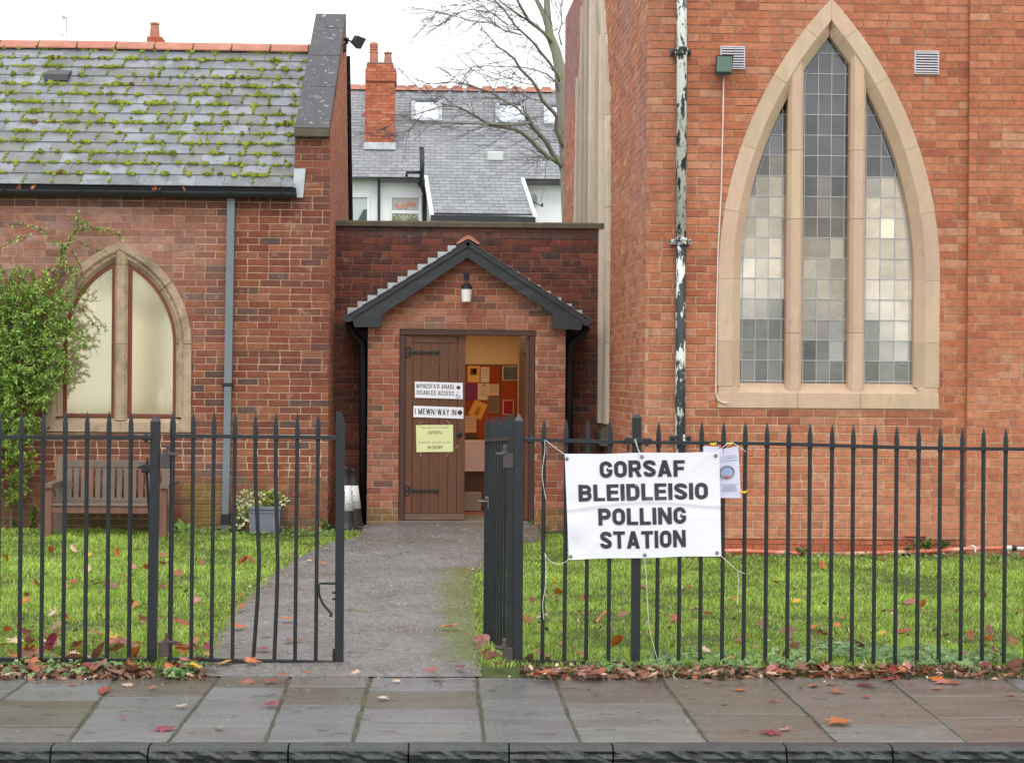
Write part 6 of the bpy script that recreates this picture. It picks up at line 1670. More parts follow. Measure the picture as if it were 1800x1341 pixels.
string([(1297, 1003, 0.035), (1298, 1030, 0.03), (1296, 1062, 0.03)], 'string end hanging right of the banner')
string([(1263, 793, 0.06), (1274, 783, 0.05), (1284, 778, 0.03), (1296, 783, 0.03), (1311, 794, 0.03)], 'string from the top right corner of the banner over the rail')
# notices in plastic sleeves behind and beside the banner
def sleeve(label, q, Y, content):
    P = [W(*c, Y) for c in q]; t = thing('notice', label, 'notice', (P[2]+P[3])/2, 'notices in plastic sleeves on the railing')
    m = MB(); n = 8; vs = []
    for o_ in (0, 0.0015):
        for j in range(n+1):
            for i in range(n+1):
                a = P[3].lerp(P[2], i/n); b = P[0].lerp(P[1], i/n); p = a.lerp(b, j/n); vs.append((p.x, Y+o_+0.006*math.sin(i*0.9)*(j/n), p.z))
    fs = [(s_*(n+1)**2+j*(n+1)+i, s_*(n+1)**2+j*(n+1)+i+1, s_*(n+1)**2+(j+1)*(n+1)+i+1, s_*(n+1)**2+(j+1)*(n+1)+i) for s_ in (0, 1) for j in range(n) for i in range(n)]
    m.add(vs, fs); obj('sleeve', m, mat('sleeve_sheet', color=srgb(214, 212, 232), rough=0.12, namt=0.04, nscale=5), t)
    def mp(u, v, l=0):
        p = P[3].lerp(P[2], u).lerp(P[0].lerp(P[1], u), v); return Vector((p.x, Y-0.009-l*0.0006, p.z))
    if content:
        m = MB(); M_BL = mat('faded_print', color=srgb(130, 132, 160), rough=0.5)
        for k, v in enumerate((0.83, 0.79, 0.74, 0.27, 0.24, 0.215, 0.19, 0.165, 0.135)):
            w_ = random.uniform(0.5, 0.85); m.add([mp(0.52-w_/2, v), mp(0.52+w_/2, v), mp(0.52+w_/2, v+0.009), mp(0.52-w_/2, v+0.009)], [(0, 1, 2, 3)])
        obj('print', m, M_BL, t)
        m = MB()
        for k in range(22):
            a = 2*math.pi*k/22; u_, v_ = 0.42+0.30*math.cos(a), 0.52+0.115*math.sin(a); m.add([mp(u_-0.05, v_-0.02, 1+k % 2), mp(u_+0.05, v_-0.015, 1+k % 2), mp(u_+0.03, v_+0.02, 1+k % 2), mp(u_-0.04, v_+0.02, 1+k % 2)], [(0, 1, 2, 3)])
        obj('wreath_print', m, mat('wreath_print', color=srgb(110, 130, 124), rough=0.5, nscale=30, namt=0.5), t)
        m = MB(); m.add([mp(0.42+0.17*math.cos(2*math.pi*k/14), 0.53+0.07*math.sin(2*math.pi*k/14), 0.5) for k in range(14)], [tuple(range(14))]); obj('blue_print', m, mat('blue_print', color=srgb(140, 160, 214), rough=0.5), t)
        m = MB(); m.add([mp(0.32, 0.405, 3), mp(0.52, 0.40, 3), mp(0.48, 0.435, 3), mp(0.36, 0.435, 3)], [(0, 1, 2, 3)]); obj('bow_print', m, mat('bow_print', color=srgb(200, 60, 70), rough=0.5), t)
    return t
sleeve('printed notice in a plastic sleeve right of the banner', [(1262, 790), (1298, 784), (1302.5, 875), (1259, 875)], YF-0.016, True)
sleeve('mostly hidden notice sleeve behind the top right of the banner', [(1236, 784), (1264, 785), (1262, 870), (1236, 870)], YF-0.022, False)
M_YTIE = mat('yellow_tie', color=srgb(220, 190, 40), rough=0.6, namt=0.05)
for lab, x, y in (('yellow tie on the rail above the banner corner', 1254, 781), ('yellow tie on the rail above the printed notice', 1283, 780), ('yellow tie on the picket at the foot of the printed notice', 1308, 865)):
    a = W(x, y, YF-0.025); m = MB(); m.tube([a+Vector((-0.02, 0, 0.006)), a+Vector((0, -0.008, -0.004)), a+Vector((0.018, 0, 0.008))], 0.005, 5); m.blob(a, 0.01, 0.008, 0.009, 6, 4, 0.2)
    set_props(obj('cable_tie', m, M_YTIE), lab, 'cable tie', 'yellow ties on the railing')

# ================================================================== BENCH
YBE = 18.35
M_BENCH = mat('weathered_teak', color=srgb(112, 98, 88), rough=0.7, nscale=5, namt=0.22, stretch=(4, 4, 0.8), bump=0.3, bscale=30, bdist=0.002,
              stain=[(srgb(160, 96, 72), 2.6, 0.60, 0.68, 0.6), (srgb(196, 190, 176), 26, 0.66, 0.71, 0.8)])
M_BENCHR = mat('teak_red', color=srgb(124, 84, 70), rough=0.65, nscale=5, namt=0.22, stretch=(4, 4, 0.8), bump=0.3, bscale=30, bdist=0.002,
               stain=[(srgb(106, 78, 66), 3, 0.5, 0.7, 0.6)])
bench = thing('bench', 'weathered wooden slatted garden bench under the chapel window', 'bench', W(188, 955, YBE))
sB = 3150/18.35
bz = lambda y: W(188, y, YBE).z
bxx = lambda x, Y=YBE: W(x, 880, Y).x
yb2_ = YBE+0.50
def bb(name, x0, x1, z0, z1, y0, y1, mt=M_BENCH, c=0.006, Y=YBE):
    m = MB(); m.cbox(bxx(x0, Y), bxx(x1, Y), y0, y1, z0, z1, c); return obj(name, m, mt, bench)
g0 = -0.02
for (a, b) in ((77, 91), (280, 293)): bb('leg', a, b, g0, bz(852)-0.0, YBE, YBE+0.065, M_BENCHR)
zsb = lambda y: W(188, y, yb2_).z
for (a, b) in ((98.5, 113), (284, 300)):
    m = MB(); x0, x1 = bxx(a, yb2_), bxx(b, yb2_); zt_ = zsb(803 if a < 200 else 806)
    m.hull8([(x0, yb2_-0.06, g0), (x1, yb2_-0.06, g0), (x1, yb2_+0.0, g0), (x0, yb2_+0.0, g0), (x0, yb2_+0.02, zt_-0.05), (x1, yb2_+0.02, zt_-0.05), (x1, yb2_+0.08, zt_-0.05), (x0, yb2_+0.08, zt_-0.05)])
    m.hull8([(x0, yb2_+0.02, zt_-0.05), (x1, yb2_+0.02, zt_-0.05), (x1, yb2_+0.08, zt_-0.05), (x0, yb2_+0.08, zt_-0.05), (x0+0.02, yb2_+0.03, zt_), (x1-0.02, yb2_+0.03, zt_), (x1-0.02, yb2_+0.08, zt_), (x0+0.02, yb2_+0.08, zt_)])
    obj('back_post', m, M_BENCH, bench)
for (a, b) in ((75.5, 92), (281, 297)):
    m = MB(); x0, x1 = bxx(a), bxx(b); zt_ = bz(851); m.hull8([(x0, YBE-0.03, zt_-0.04), (x1, YBE-0.03, zt_-0.04), (x1+0.03, yb2_, zt_-0.02), (x0+0.03, yb2_, zt_-0.02), (x0, YBE-0.03, zt_), (x1, YBE-0.03, zt_), (x1+0.03, yb2_, zt_+0.02), (x0+0.03, yb2_, zt_+0.02)]); obj('armrest', m, M_BENCH, bench)
bb('seat_rail', 91, 281, bz(903), bz(890), YBE+0.005, YBE+0.04, M_BENCHR)
for k in range(6):
    ya = YBE-0.01+k*0.083; bb('seat_slat', 91, 282, bz(887)-0.002-0.004*k*0-0.016, bz(887)+0.006-0.002*k, ya, ya+0.07, M_BENCH)
bb('lower_rail', 115, 284, zsb(882.5), zsb(875), yb2_-0.01, yb2_+0.03, M_BENCH, Y=yb2_)
br_ = bb('top_rail', 113, 286, zsb(822), zsb(809), yb2_+0.02, yb2_+0.055, M_BENCH, Y=yb2_)
xs_ = [116.5+12.6*k for k in range(14)]
for k, x in enumerate(xs_):
    if x+8.6 > 285: break
    m = MB(); x0, x1 = bxx(x, yb2_), bxx(x+8.8, yb2_); za, zb = zsb(876), zsb(821)
    m.hull8([(x0, yb2_+0.002, za), (x1, yb2_+0.002, za), (x1, yb2_+0.02, za), (x0, yb2_+0.02, za), (x0, yb2_+0.026, zb), (x1, yb2_+0.026, zb), (x1, yb2_+0.045, zb), (x0, yb2_+0.045, zb)]); obj('back_slat', m, M_BENCH if random.random() < 0.8 else M_BENCHR, bench)
m = MB(); a, b = W(160, 819, yb2_), W(281, 812, yb2_)
put_text(m, "CYNTHIA", W(262, 815, yb2_).x, W(262, 817, yb2_).z, 0.026, lambda u, v, l: (u, yb2_+0.0185-l*0.0003, v), t=0.14, width=0.20)
obj('carved_lettering', m, mat('carving', color=srgb(84, 66, 60), rough=0.9), bench)
# ================================================================== PLANTER
YPL = 18.75
pl = thing('planter', 'square lead-grey planter of trailing variegated plants beside the grey downpipe', 'planter', W(464, 938, YPL))
x0, x1 = W(437, 900, YPL).x, W(492.5, 900, YPL).x; zb, zt = W(464, 938, YPL).z, W(464, 890, YPL).z; D = x1-x0
M_PLG = mat('lead_grey_planter', color=srgb(112, 114, 126), rough=0.6, nscale=7, namt=0.18, stain=[(srgb(150, 152, 160), 6, 0.55, 0.7, 0.5)])
m = MB(); m.hull8([(x0+0.012, YPL, zb), (x1-0.012, YPL, zb), (x1-0.012, YPL+D, zb), (x0+0.012, YPL+D, zb), (x0, YPL-0.005, zt-0.035), (x1, YPL-0.005, zt-0.035), (x1, YPL+D, zt-0.035), (x0, YPL+D, zt-0.035)])
m.cbox(x0+0.02, x1-0.02, YPL-0.008, YPL+0.01, zb+0.01, zb+0.022, 0.003); m.cbox(x0+0.02, x1-0.02, YPL-0.012, YPL+0.01, zt-0.07, zt-0.06, 0.003); obj('box', m, M_PLG, pl)
m = MB(); w_ = 0.022
m.cbox(x0-0.012, x1+0.012, YPL-0.02, YPL+w_, zt-0.035, zt, 0.004); m.cbox(x0-0.012, x1+0.012, YPL+D-w_, YPL+D+0.012, zt-0.035, zt, 0.004)
m.cbox(x0-0.012, x0+w_, YPL+w_, YPL+D-w_, zt-0.034, zt-0.001, 0.004); m.cbox(x1-w_, x1+0.012, YPL+w_, YPL+D-w_, zt-0.034, zt-0.001, 0.004); obj('rim', m, M_PLG, pl)
m = MB(); m.box(x0+0.01, x1-0.01, YPL+0.02, YPL+D-0.02, zt-0.08, zt-0.03); obj('soil', m, M_SOIL, pl)
M_LEAF = mat('leaf', src='attr', rough=0.45, nscale=40, namt=0.15, transl=0.25)
def leaf_quad(m, p, d, n, ln, wd, c, fold=0.25, tip=True):
    """small pointed leaf: base p, direction d, face normal n"""
    s = d.cross(n).normalized(); n = s.cross(d).normalized()
    a = p+d*ln*0.45+s*wd/2+n*wd*fold; b = p+d*ln*0.45-s*wd/2+n*wd*fold; t = p+d*ln-n*ln*0.08; mid = p+d*ln*0.45
    m.add([p, a, t, b, mid], [(0, 4, 1), (1, 4, 2), (0, 3, 4), (3, 2, 4)], c)
def rvec(s=1.0): return Vector((random.gauss(0, s), random.gauss(0, s), random.gauss(0, s)))
def bush(m, centre, rx, ry, rz, n, ln, wd, pal, down=0.0):
    for i in range(n):
        v = rvec().normalized()*random.random()**0.4; p = Vector(centre)+Vector((v.x*rx, v.y*ry, v.z*rz))
        d = (v+rvec(0.5)+Vector((0, -0.3, -down))).normalized(); nn = (Vector((0, -0.6, 0.8))+rvec(0.5)).normalized()
        k = random.uniform(0.75, 1.25); leaf_quad(m, p, d, nn, ln*k, wd*k, vary(pick(pal), 0.2))
palV = [(srgb(206, 208, 150), 4), (srgb(226, 224, 180), 3), (srgb(120, 140, 60), 3), (srgb(70, 100, 44), 2)]
palY = [(srgb(160, 176, 60), 3), (srgb(112, 142, 48), 3), (srgb(190, 190, 80), 1)]
palG = [(srgb(62, 92, 38), 3), (srgb(88, 122, 52), 3), (srgb(46, 70, 30), 2), (srgb(120, 150, 70), 1)]
m = MB(); cx = (x0+x1)/2; cy = YPL+D/2
bush(m, (x0+0.01, cy-0.1, zt+0.07), 0.16, 0.14, 0.10, 170, 0.038, 0.03, palV, 0.4); bush(m, (x0-0.07, YPL+0.05, zt-0.04), 0.08, 0.10, 0.10, 90, 0.038, 0.03, palV, 0.6)
bush(m, (x0-0.11, YPL+0.1, zt-0.22), 0.08, 0.08, 0.12, 70, 0.05, 0.035, palG, 0.4)
for k in range(14): p = Vector((x0-0.01-0.012*k, YPL, zt-0.13-0.012*k)); leaf_quad(m, p+rvec(0.012), (rvec(0.7)+Vector((0, -0.4, -0.4))).normalized(), Vector((0, -1, 0.3)), 0.04, 0.032, vary(srgb(224, 224, 176), 0.1))
obj('trailing_foliage', m, M_LEAF, pl, kind='stuff')
m = MB(); bush(m, (cx+0.03, cy, zt+0.05), 0.13, 0.13, 0.09, 190, 0.04, 0.032, palY); bush(m, (x1-0.07, cy, zt+0.10), 0.06, 0.08, 0.09, 70, 0.035, 0.028, palV); bush(m, (x1+0.03, cy-0.05, zt+0.06), 0.05, 0.05, 0.06, 34, 0.038, 0.028, palV)
for k in range(8):
    p = Vector((cx+0.05+random.uniform(0, 0.1), cy, zt+0.1)); m.tube([p, p+Vector((random.uniform(-0.02, 0.04), 0, random.uniform(0.06, 0.10)))], 0.0025, 4, srgb(150, 120, 80))
obj('foliage', m, M_LEAF, pl, kind='stuff')
# ================================================================== CONES
M_CONE = mat('black_rubber', color=srgb(52, 50, 52), rough=0.5, nscale=8, namt=0.2, stain=[(srgb(90, 88, 86), 6, 0.55, 0.75, 0.5)])
M_SLV = mat('white_sleeve', color=srgb(236, 238, 238), rough=0.45, namt=0.03)
def cone(label, px, Y, ytop, ybot, rot=0.0):
    b = W(px, ybot, Y); zt_ = W(px, ytop, Y).z; H_ = zt_-b.z
    t = thing('traffic_cone', label, 'cone', (b.x, Y, b.z), 'black cones beside the porch')
    m = MB(); m.cbox(b.x-0.17, b.x+0.17, Y-0.17, Y+0.17, b.z, b.z+0.05, 0.02); obj('base', m, M_CONE, t)
    r0_, r1_ = 0.125, 0.032
    rr = lambda f: r0_+(r1_-r0_)*f
    m = MB(); m.lathe((b.x, Y, b.z), [(rr(0)+0.02, 0.05), (rr(0.08), 0.07)]+[(rr(f), H_*f) for f in (0.2, 0.5, 0.8, 0.96)]+[(rr(0.96)+0.004, H_*0.965), (rr(1)+0.002, H_)], 20); obj('body', m, M_CONE, t, smooth=True)
    f0, f1 = 0.345, 0.72
    m = MB(); m.lathe((b.x, Y, b.z), [(rr(f0)+0.004, H_*f0), (rr(f1)+0.004, H_*f1)], 20); o = obj('sleeve', m, M_SLV, t, smooth=True)
    def mp(u, v, l=0):
        f = f0+(f1-f0)*v; r = rr(f)+0.0055+l*0.0004; a = -math.pi/2+(u-0.5)*2.4; return (b.x+r*math.cos(a), Y+r*math.sin(a), b.z+H_*f)
    m = MB(); c = 0.5
    for (u0_, u1_, v0_, v1_) in ((c-0.012, c+0.012, 0.38, 0.78), (c-0.12, c+0.12, 0.545, 0.575)): m.add([mp(u0_, v0_), mp(u1_, v0_), mp(u1_, v1_), mp(u0_, v1_)], [(0, 1, 2, 3)])
    m.add([mp(c-0.04, 0.37, 1), mp(c+0.04, 0.37, 1), mp(c, 0.45, 1)], [(0, 1, 2)]); m.add([mp(c-0.035, 0.74, 1), mp(c+0.035, 0.74, 1), mp(c, 0.66, 1)], [(0, 1, 2)])
    obj('cross_symbol', m, M_INK, t)
    m = MB(); put_text(m, "FUNERAL", 0.5, 0.24, 0.085, mp, t=0.14, w=0.6, gap=0.14, width=0.72); obj('lettering', m, M_INKG, t)
    return t
cone('black cone with a white sleeve marked with a cross, nearer the gate leaf', 606, 19.25, 820, 937)
cone('black cone with a white sleeve marked with a cross, nearer the porch wall', 619, 19.55, 823, 930)

# ================================================================== HOUSES BEHIND
YH = 42.0
house = thing('terraced_house', 'white rendered terraced house with a long grey slate roof behind the link wall', 'house', W(800, 640, YH))
HX0, HX1 = W(520, 400, YH).x-3, W(1040, 400, YH).x+4
ez = W(800, 313, YH).z; rz_ = W(800, 158, 45.2).z; RYh = 45.2
M_RENDER = mat('white_render', color=srgb(248, 249, 250), rough=0.8, nscale=1.2, namt=0.04)
m = MB(); m.box(HX0, HX1, YH+0.25, YH+0.5, 0.0, ez); obj('wall', m, M_RENDER, house)
M_SLH = mat('house_slate', src='attr', rough=0.5, nscale=1.6, namt=0.16, fine=(24, 0.1), stain=[(srgb(172, 170, 166), 1.1, 0.52, 0.7, 0.35), (srgb(98, 102, 112), 0.8, 0.5, 0.7, 0.3)])
m = MB(); slp = Vector((0, RYh-YH, rz_-ez)); SLh = slp.length; slp.normalize(); nh = Vector((0, -slp.z, slp.y))
gaugeH = 0.135; nr = int(SLh/gaugeH); ext = 9
E0 = Vector((0, YH, ez))
exl = lambda s: (W(750, 313, YH).x+(W(760, 380, 40.8).x-W(750, 313, YH).x)*min(1, -s/1.58), W(918, 317, YH).x+(W(940, 382, 40.8).x-W(918, 317, YH).x)*min(1, -s/1.58))
for r in range(-11, nr+1):
    s = r*gaugeH; a, b = (HX0, HX1) if r >= 0 else exl(s)
    x = a-(r % 2)*0.13
    while x < b:
        xa, xb = max(x+0.004, a), min(x+0.256, b); p = E0+slp*s+nh*(0.014+random.uniform(0, 0.004)); q_ = E0+slp*(s+gaugeH*1.05)+nh*0.002
        c = vary(lerp(srgb(128, 130, 134), srgb(148, 149, 152), random.random()), 0.03)
        if xb-xa > 0.02:
            m.add([(xa, p.y, p.z), (xb, p.y, p.z), (xb, q_.y, q_.z), (xa, q_.y, q_.z), (xa, p.y, p.z-0.016), (xb, p.y, p.z-0.016)], [(0, 1, 2, 3), (4, 5, 1, 0)], c)
        x += 0.26
obj('slate', m, M_SLH, house, kind='stuff')
m = MB(); m.add([(HX0, YH, ez-0.02), (HX1, YH, ez-0.02), (HX1, RYh, rz_-0.02), (HX0, RYh, rz_-0.02)], [(0, 1, 2, 3)]); m.add([(HX0, RYh, rz_-0.02), (HX1, RYh, rz_-0.02), (HX1, RYh+4, ez), (HX0, RYh+4, ez)], [(0, 1, 2, 3)])
el = exl(-1.58); er = exl(-0.001); pE = E0+slp*(-1.50)
m.add([(el[0], pE.y, pE.z-0.02), (el[1], pE.y, pE.z-0.02), (er[1], YH, ez-0.02), (er[0], YH, ez-0.02)], [(0, 1, 2, 3)])
obj('roof_deck', m, MATS['roof_felt'], house)
# outrigger walls under the extended slope
m = MB(); m.box(el[0]+0.1, el[1]-0.1, pE.y+0.1, YH+0.3, 0, pE.z-0.1); obj('wall', m, M_RENDER, house)
m = MB(); a0 = W(750, 312, YH-0.05); a1 = W(761, 381, 40.7); m.hull8([(a1.x-0.06, a1.y, a1.z-0.08), (a1.x+0.02, a1.y, a1.z-0.08), (a0.x+0.02, a0.y, a0.z-0.08), (a0.x-0.06, a0.y, a0.z-0.08), (a1.x-0.06, a1.y, a1.z+0.05), (a1.x+0.02, a1.y, a1.z+0.05), (a0.x+0.02, a0.y, a0.z+0.05), (a0.x-0.06, a0.y, a0.z+0.05)])
obj('verge_board', m, M_WHITE, house); m = MB(); a0 = W(917, 316, YH-0.05); a1 = W(940, 385, 40.7); m.hull8([(a1.x-0.02, a1.y, a1.z-0.08), (a1.x+0.06, a1.y, a1.z-0.08), (a0.x+0.06, a0.y, a0.z-0.08), (a0.x-0.02, a0.y, a0.z-0.08), (a1.x-0.02, a1.y, a1.z+0.05), (a1.x+0.06, a1.y, a1.z+0.05), (a0.x+0.06, a0.y, a0.z+0.05), (a0.x-0.02, a0.y, a0.z+0.05)])
obj('verge_board', m, M_WHITE, house)
def hgut(xa, ya, xb, yb, Y, h=0.09, n='gutter'):
    a, b = W(xa, ya, Y), W(xb, yb, Y); m = MB(); m.hull8([(a.x, Y-0.1, a.z-h), (b.x, Y-0.1, b.z-h), (b.x, Y+0.05, b.z-h), (a.x, Y+0.05, a.z-h), (a.x, Y-0.1, a.z), (b.x, Y-0.1, b.z), (b.x, Y+0.05, b.z), (a.x, Y+0.05, a.z)]); obj(n, m, M_GUTTER, house)
hgut(757, 378.5, 941, 382, 40.75, 0.13); hgut(668, 315, 748, 316, YH-0.05, 0.07); hgut(918, 319, 1010, 320, YH-0.05, 0.09); hgut(560, 312, 666, 312, YH-0.05, 0.03)
m = MB(); m.tube([W(666, 314, YH+0.15), W(666, 400, YH+0.15)], 0.035, 8); obj('drainpipe', m, M_GUTTER, house)
m = MB(); m.tube([W(741.5, 259, 41.7), W(742, 300, 41.7), W(740, 322, 41.8), W(746, 340, 41.9), W(746.5, 400, 42.0)], 0.055, 10); m.tube([W(715, 311, 41.7), W(715, 303, 41.7), W(738, 303, 41.7)], 0.04, 8); m.tube([W(735, 322, 42), W(745, 335, 42)], 0.035, 8)
obj('soil_pipe', m, M_BLACK, house, smooth=True)
# windows
M_HG = mat('house_glass', color=srgb(196, 208, 208), rough=0.25, nscale=0.8, namt=0.2)
def hwin(x0, x1, y0, y1, Y, sash=None, blind=False):
    a, b = W(x0, y0, Y), W(x1, y1, Y); f = 0.07
    m = MB(); m.cbox(a.x, b.x, Y-0.03, Y+0.05, a.z-f, a.z, 0.01); m.cbox(a.x, b.x, Y-0.03, Y+0.05, b.z, b.z+f, 0.01); m.cbox(a.x, a.x+f, Y-0.029, Y+0.05, b.z+f, a.z-f, 0.01); m.cbox(b.x-f, b.x, Y-0.029, Y+0.05, b.z+f, a.z-f, 0.01)
    if sash: z = W(x0, sash, Y).z; m.cbox(a.x+f, b.x-f, Y-0.02, Y+0.05, z-0.04, z+0.04, 0.01)
    w = obj('window', m, M_WHITE, house)
    m = MB(); m.box(a.x+f, b.x-f, Y+0.02, Y+0.03, b.z+f, a.z-f); obj('pane', m, M_HG, w)
    return w, a, b
yw = YH+0.22
w, a, b = hwin(606, 650, 342, 420, yw)
m = MB(); p = W(637, 384, yw+0.01); m.hull8([(p.x-0.16, yw+0.004, p.z-0.15), (p.x+0.16, yw+0.004, p.z-0.15), (p.x+0.16, yw+0.018, p.z-0.15), (p.x-0.16, yw+0.018, p.z-0.15), (p.x+0.02, yw+0.004, p.z+0.2), (p.x+0.1, yw+0.004, p.z+0.22), (p.x+0.1, yw+0.018, p.z+0.22), (p.x+0.02, yw+0.018, p.z+0.2)]); obj('ornament', m, mat('dark_green_thing', color=srgb(66, 92, 84), rough=0.6), w)
w, a, b = hwin(684, 741, 343, 420, yw, sash=373)
m = MB(); x0, x1 = a.x+0.08, b.x-0.08
m.box(x0, x1, yw+0.004, yw+0.015, W(700, 368, yw).z, W(700, 347, yw).z); obj('blind', m, mat('grey_blind', color=srgb(186, 182, 176), rough=0.6, namt=0.1, nscale=3), w)
m = MB()
for k in range(9): p = W(697+4*k, 366-random.uniform(0, 9), yw); m.blob((p.x, yw, p.z), 0.045, 0.01, 0.045, 6, 4, 0.3)
obj('flower_display', m, mat('pink_flowers', color=srgb(214, 150, 136), rough=0.7, namt=0.3, nscale=12), w)
m = MB(); c0 = W(712, 389, yw)
for k in range(9):
    a_ = math.pi*(0.08+0.84*k/8); m.tube([(c0.x, yw+0.005, c0.z-0.05), (c0.x+0.34*math.cos(a_), yw+0.005, c0.z+0.20*math.sin(a_))], [0.004, 0.022], 4)
obj('leaf_plant', m, mat('straw', color=srgb(150, 140, 90), rough=0.7, namt=0.3), w)
# roof windows
def skyl(x0, x1, y0, y1):
    def onroof(px, py):
        d = ray(px, py); n = nh; t = (E0+nh*0.04-CAMLOC).dot(n)/d.dot(n); return CAMLOC+d*t
    A, B, C_, D_ = onroof(x0, y1), onroof(x1, y1), onroof(x1, y0), onroof(x0, y0)
    m = MB(); f = 0.10
    dx = Vector((1, 0, 0)); du = slp
    def bar(p, q_, wv):
        m.hull8([p-nh*0.03, q_-nh*0.03, q_+wv-nh*0.03, p+wv-nh*0.03, p+nh*0.07, q_+nh*0.07, q_+wv+nh*0.07, p+wv+nh*0.07])
    bar(A, B, du*f); bar(A+du*f, D_, dx*f) ; bar(B+du*f-dx*f, C_-dx*f, dx*f)
    w = obj('skylight', m, mat('skylight_frame', color=srgb(176, 180, 186), rough=0.5), house)
    m = MB(); bar(D_-du*f, C_-du*f, du*f); obj('top_flap', m, mat('skylight_top', color=srgb(88, 92, 100), rough=0.5), w)
    m = MB(); a, b, c, d = A+du*f+dx*f+nh*0.03, B+du*f-dx*f+nh*0.03, C_-du*f-dx*f+nh*0.03, D_-du*f+dx*f+nh*0.03; m.add([a, b, c, d]+[v-nh*0.02 for v in (a, b, c, d)], [(0, 1, 2, 3), (4, 5, 6, 7)]); obj('pane', m, mat('sky_glass', color=srgb(232, 238, 246), rough=0.08, metal=0.0, spec=1.0, namt=0.02), w)
skyl(723, 777, 178, 216); skyl(871, 922, 184, 219); skyl(956, 1004, 187, 221)
m = MB(); p = W(870, 277, 42.9); m.cbox(p.x-0.19, p.x+0.19, 42.55, 43.1, p.z-0.12, p.z+0.10, 0.02); obj('roof_vent', m, mat('pale_vent', color=srgb(208, 210, 208), rough=0.6, namt=0.05), house)
x = W(600, 158, RYh).x-1.0
while x < W(1010, 158, RYh).x+1.5:
    m = MB(); xp = PX((x, RYh, rz_))[0]; g = 0.055 if xp > 690 else 0.01; c = 0.045 if xp > 690 else 0
    x1 = x+0.375-g
    m.add([(x, RYh-0.16, rz_-0.05), (x1, RYh-0.16, rz_-0.05), (x1, RYh-0.05, rz_+0.06-c), (x1-c*1.3, RYh, rz_+0.10), (x+c*1.3, RYh, rz_+0.10), (x, RYh-0.05, rz_+0.06-c), (x, RYh+0.16, rz_-0.05), (x1, RYh+0.16, rz_-0.05)],
          [(0, 1, 2, 5), (5, 2, 3, 4), (4, 3, 7, 6), (0, 5, 4, 6), (1, 7, 3, 2)]); obj('ridge_tile', m, M_TERRA, house); x += 0.375
# chimney
ch = thing('chimney', None, None, W(668, 250, 43.0)); ch.parent = house; ch.location = Vector(W(668, 250, 43.0))-WLOC[house]
YC = 42.9; chp = [(srgb(188, 108, 80), 4), (srgb(176, 96, 70), 3), (srgb(198, 124, 94), 2)]
def stack(x0, x1, y0, y1, proj):
    a, b = W(x0, y1, YC), W(x1, y0, YC); dep = 0.8
    mm_ = lay_bricks(ch, (0, YC-proj, 0), (1, 0, 0), (0, -1, 0), a.x, b.x, a.z, b.z, lambda u, z: vary(pick(chp), 0.1), lambda u, z: srgb(150, 84, 66), proud=0.004)
    mm_.box(a.x+0.004, b.x-0.004, YC-proj+0.0045, YC+dep, a.z, b.z-0.001, srgb(170, 92, 66)); obj('stack', mm_, M_MORTAR, ch)
stack(641, 693.5, 143, 256, 0.0); stack(642, 696.5, 122, 143, 0.05); stack(644, 692, 113, 122, 0.0)
m = MB(); a, b = W(640.5, 263, YC-0.04), W(694, 251, YC-0.04); m.cbox(a.x-0.02, b.x+0.02, YC-0.05, YC+0.1, a.z, b.z, 0.01); obj('lead_apron', m, M_LEADSHEET, ch)
zt_c = W(668, 113, YC).z
m = MB(); m.cbox(W(645, 113, YC).x, W(691, 113, YC).x, YC+0.02, YC+0.7, zt_c, zt_c+0.05, 0.02); obj('flaunching', m, mat('flaunching', color=srgb(120, 108, 100), rough=0.9), ch)
def pot(x, ytop, fancy):
    p = W(x, 113, YC+0.35); H_ = W(x, ytop, YC+0.35).z-p.z; m = MB(); R_ = 0.105
    prof = [(R_*1.0, 0), (R_*0.92, H_*0.3), (R_*0.8, H_*0.75)]
    if fancy: prof = [(R_*1.05, 0), (R_*0.95, H_*0.5), (R_*1.1, H_*0.52), (R_*1.1, H_*0.57), (R_*0.8, H_*0.6)]+[(R_*(1.1 if k % 2 else 0.85), H_*(0.62+0.05*k)) for k in range(6)]+[(R_*0.9, H_*0.95), (R_*0.7, H_)]
    else: prof += [(R_*0.8, H_*0.8), (R_*1.0, H_*0.86), (R_*1.0, H_*0.93), (R_*0.8, H_)]
    m.lathe((p.x, p.y, p.z), prof, 14); obj('chimney_pot', m, M_TERRA, ch)
pot(657, 75, True); pot(682, 92, False)
m = MB(); p = W(639.5, 200, YC); m.tube([(p.x-0.05, YC+0.1, p.z), (p.x+0.03, YC+0.1, p.z)], 0.045, 8); obj('vent_cowl', m, M_TERRA, ch)
# satellite dish
sdh = thing('satellite_dish', 'grey satellite dish on the white wall beyond the boundary wall', 'satellite dish', W(938, 358, 41.6))
m = MB(); c = W(938, 355, 41.5); vs = [c]; 
for k in range(16): a = 2*math.pi*k/16; vs.append(c+Vector((0.09*math.cos(a), -0.12+0.10*math.cos(a), 0.18*math.sin(a))))
m.add(vs, [(0, k+1, (k+1) % 16+1) for k in range(16)]); obj('dish', m, mat('dish_grey', color=srgb(150, 154, 158), rough=0.5), sdh)
m = MB(); m.tube([c, c+Vector((0.15, -0.3, -0.12))], 0.012, 6); m.tube([c, c+Vector((0.02, 0.4, -0.05))], 0.02, 6); m.blob(c+Vector((0.18, -0.3, -0.1)), 0.03, 0.03, 0.05, 8, 5, 0); obj('arm', m, M_BLACK, sdh)
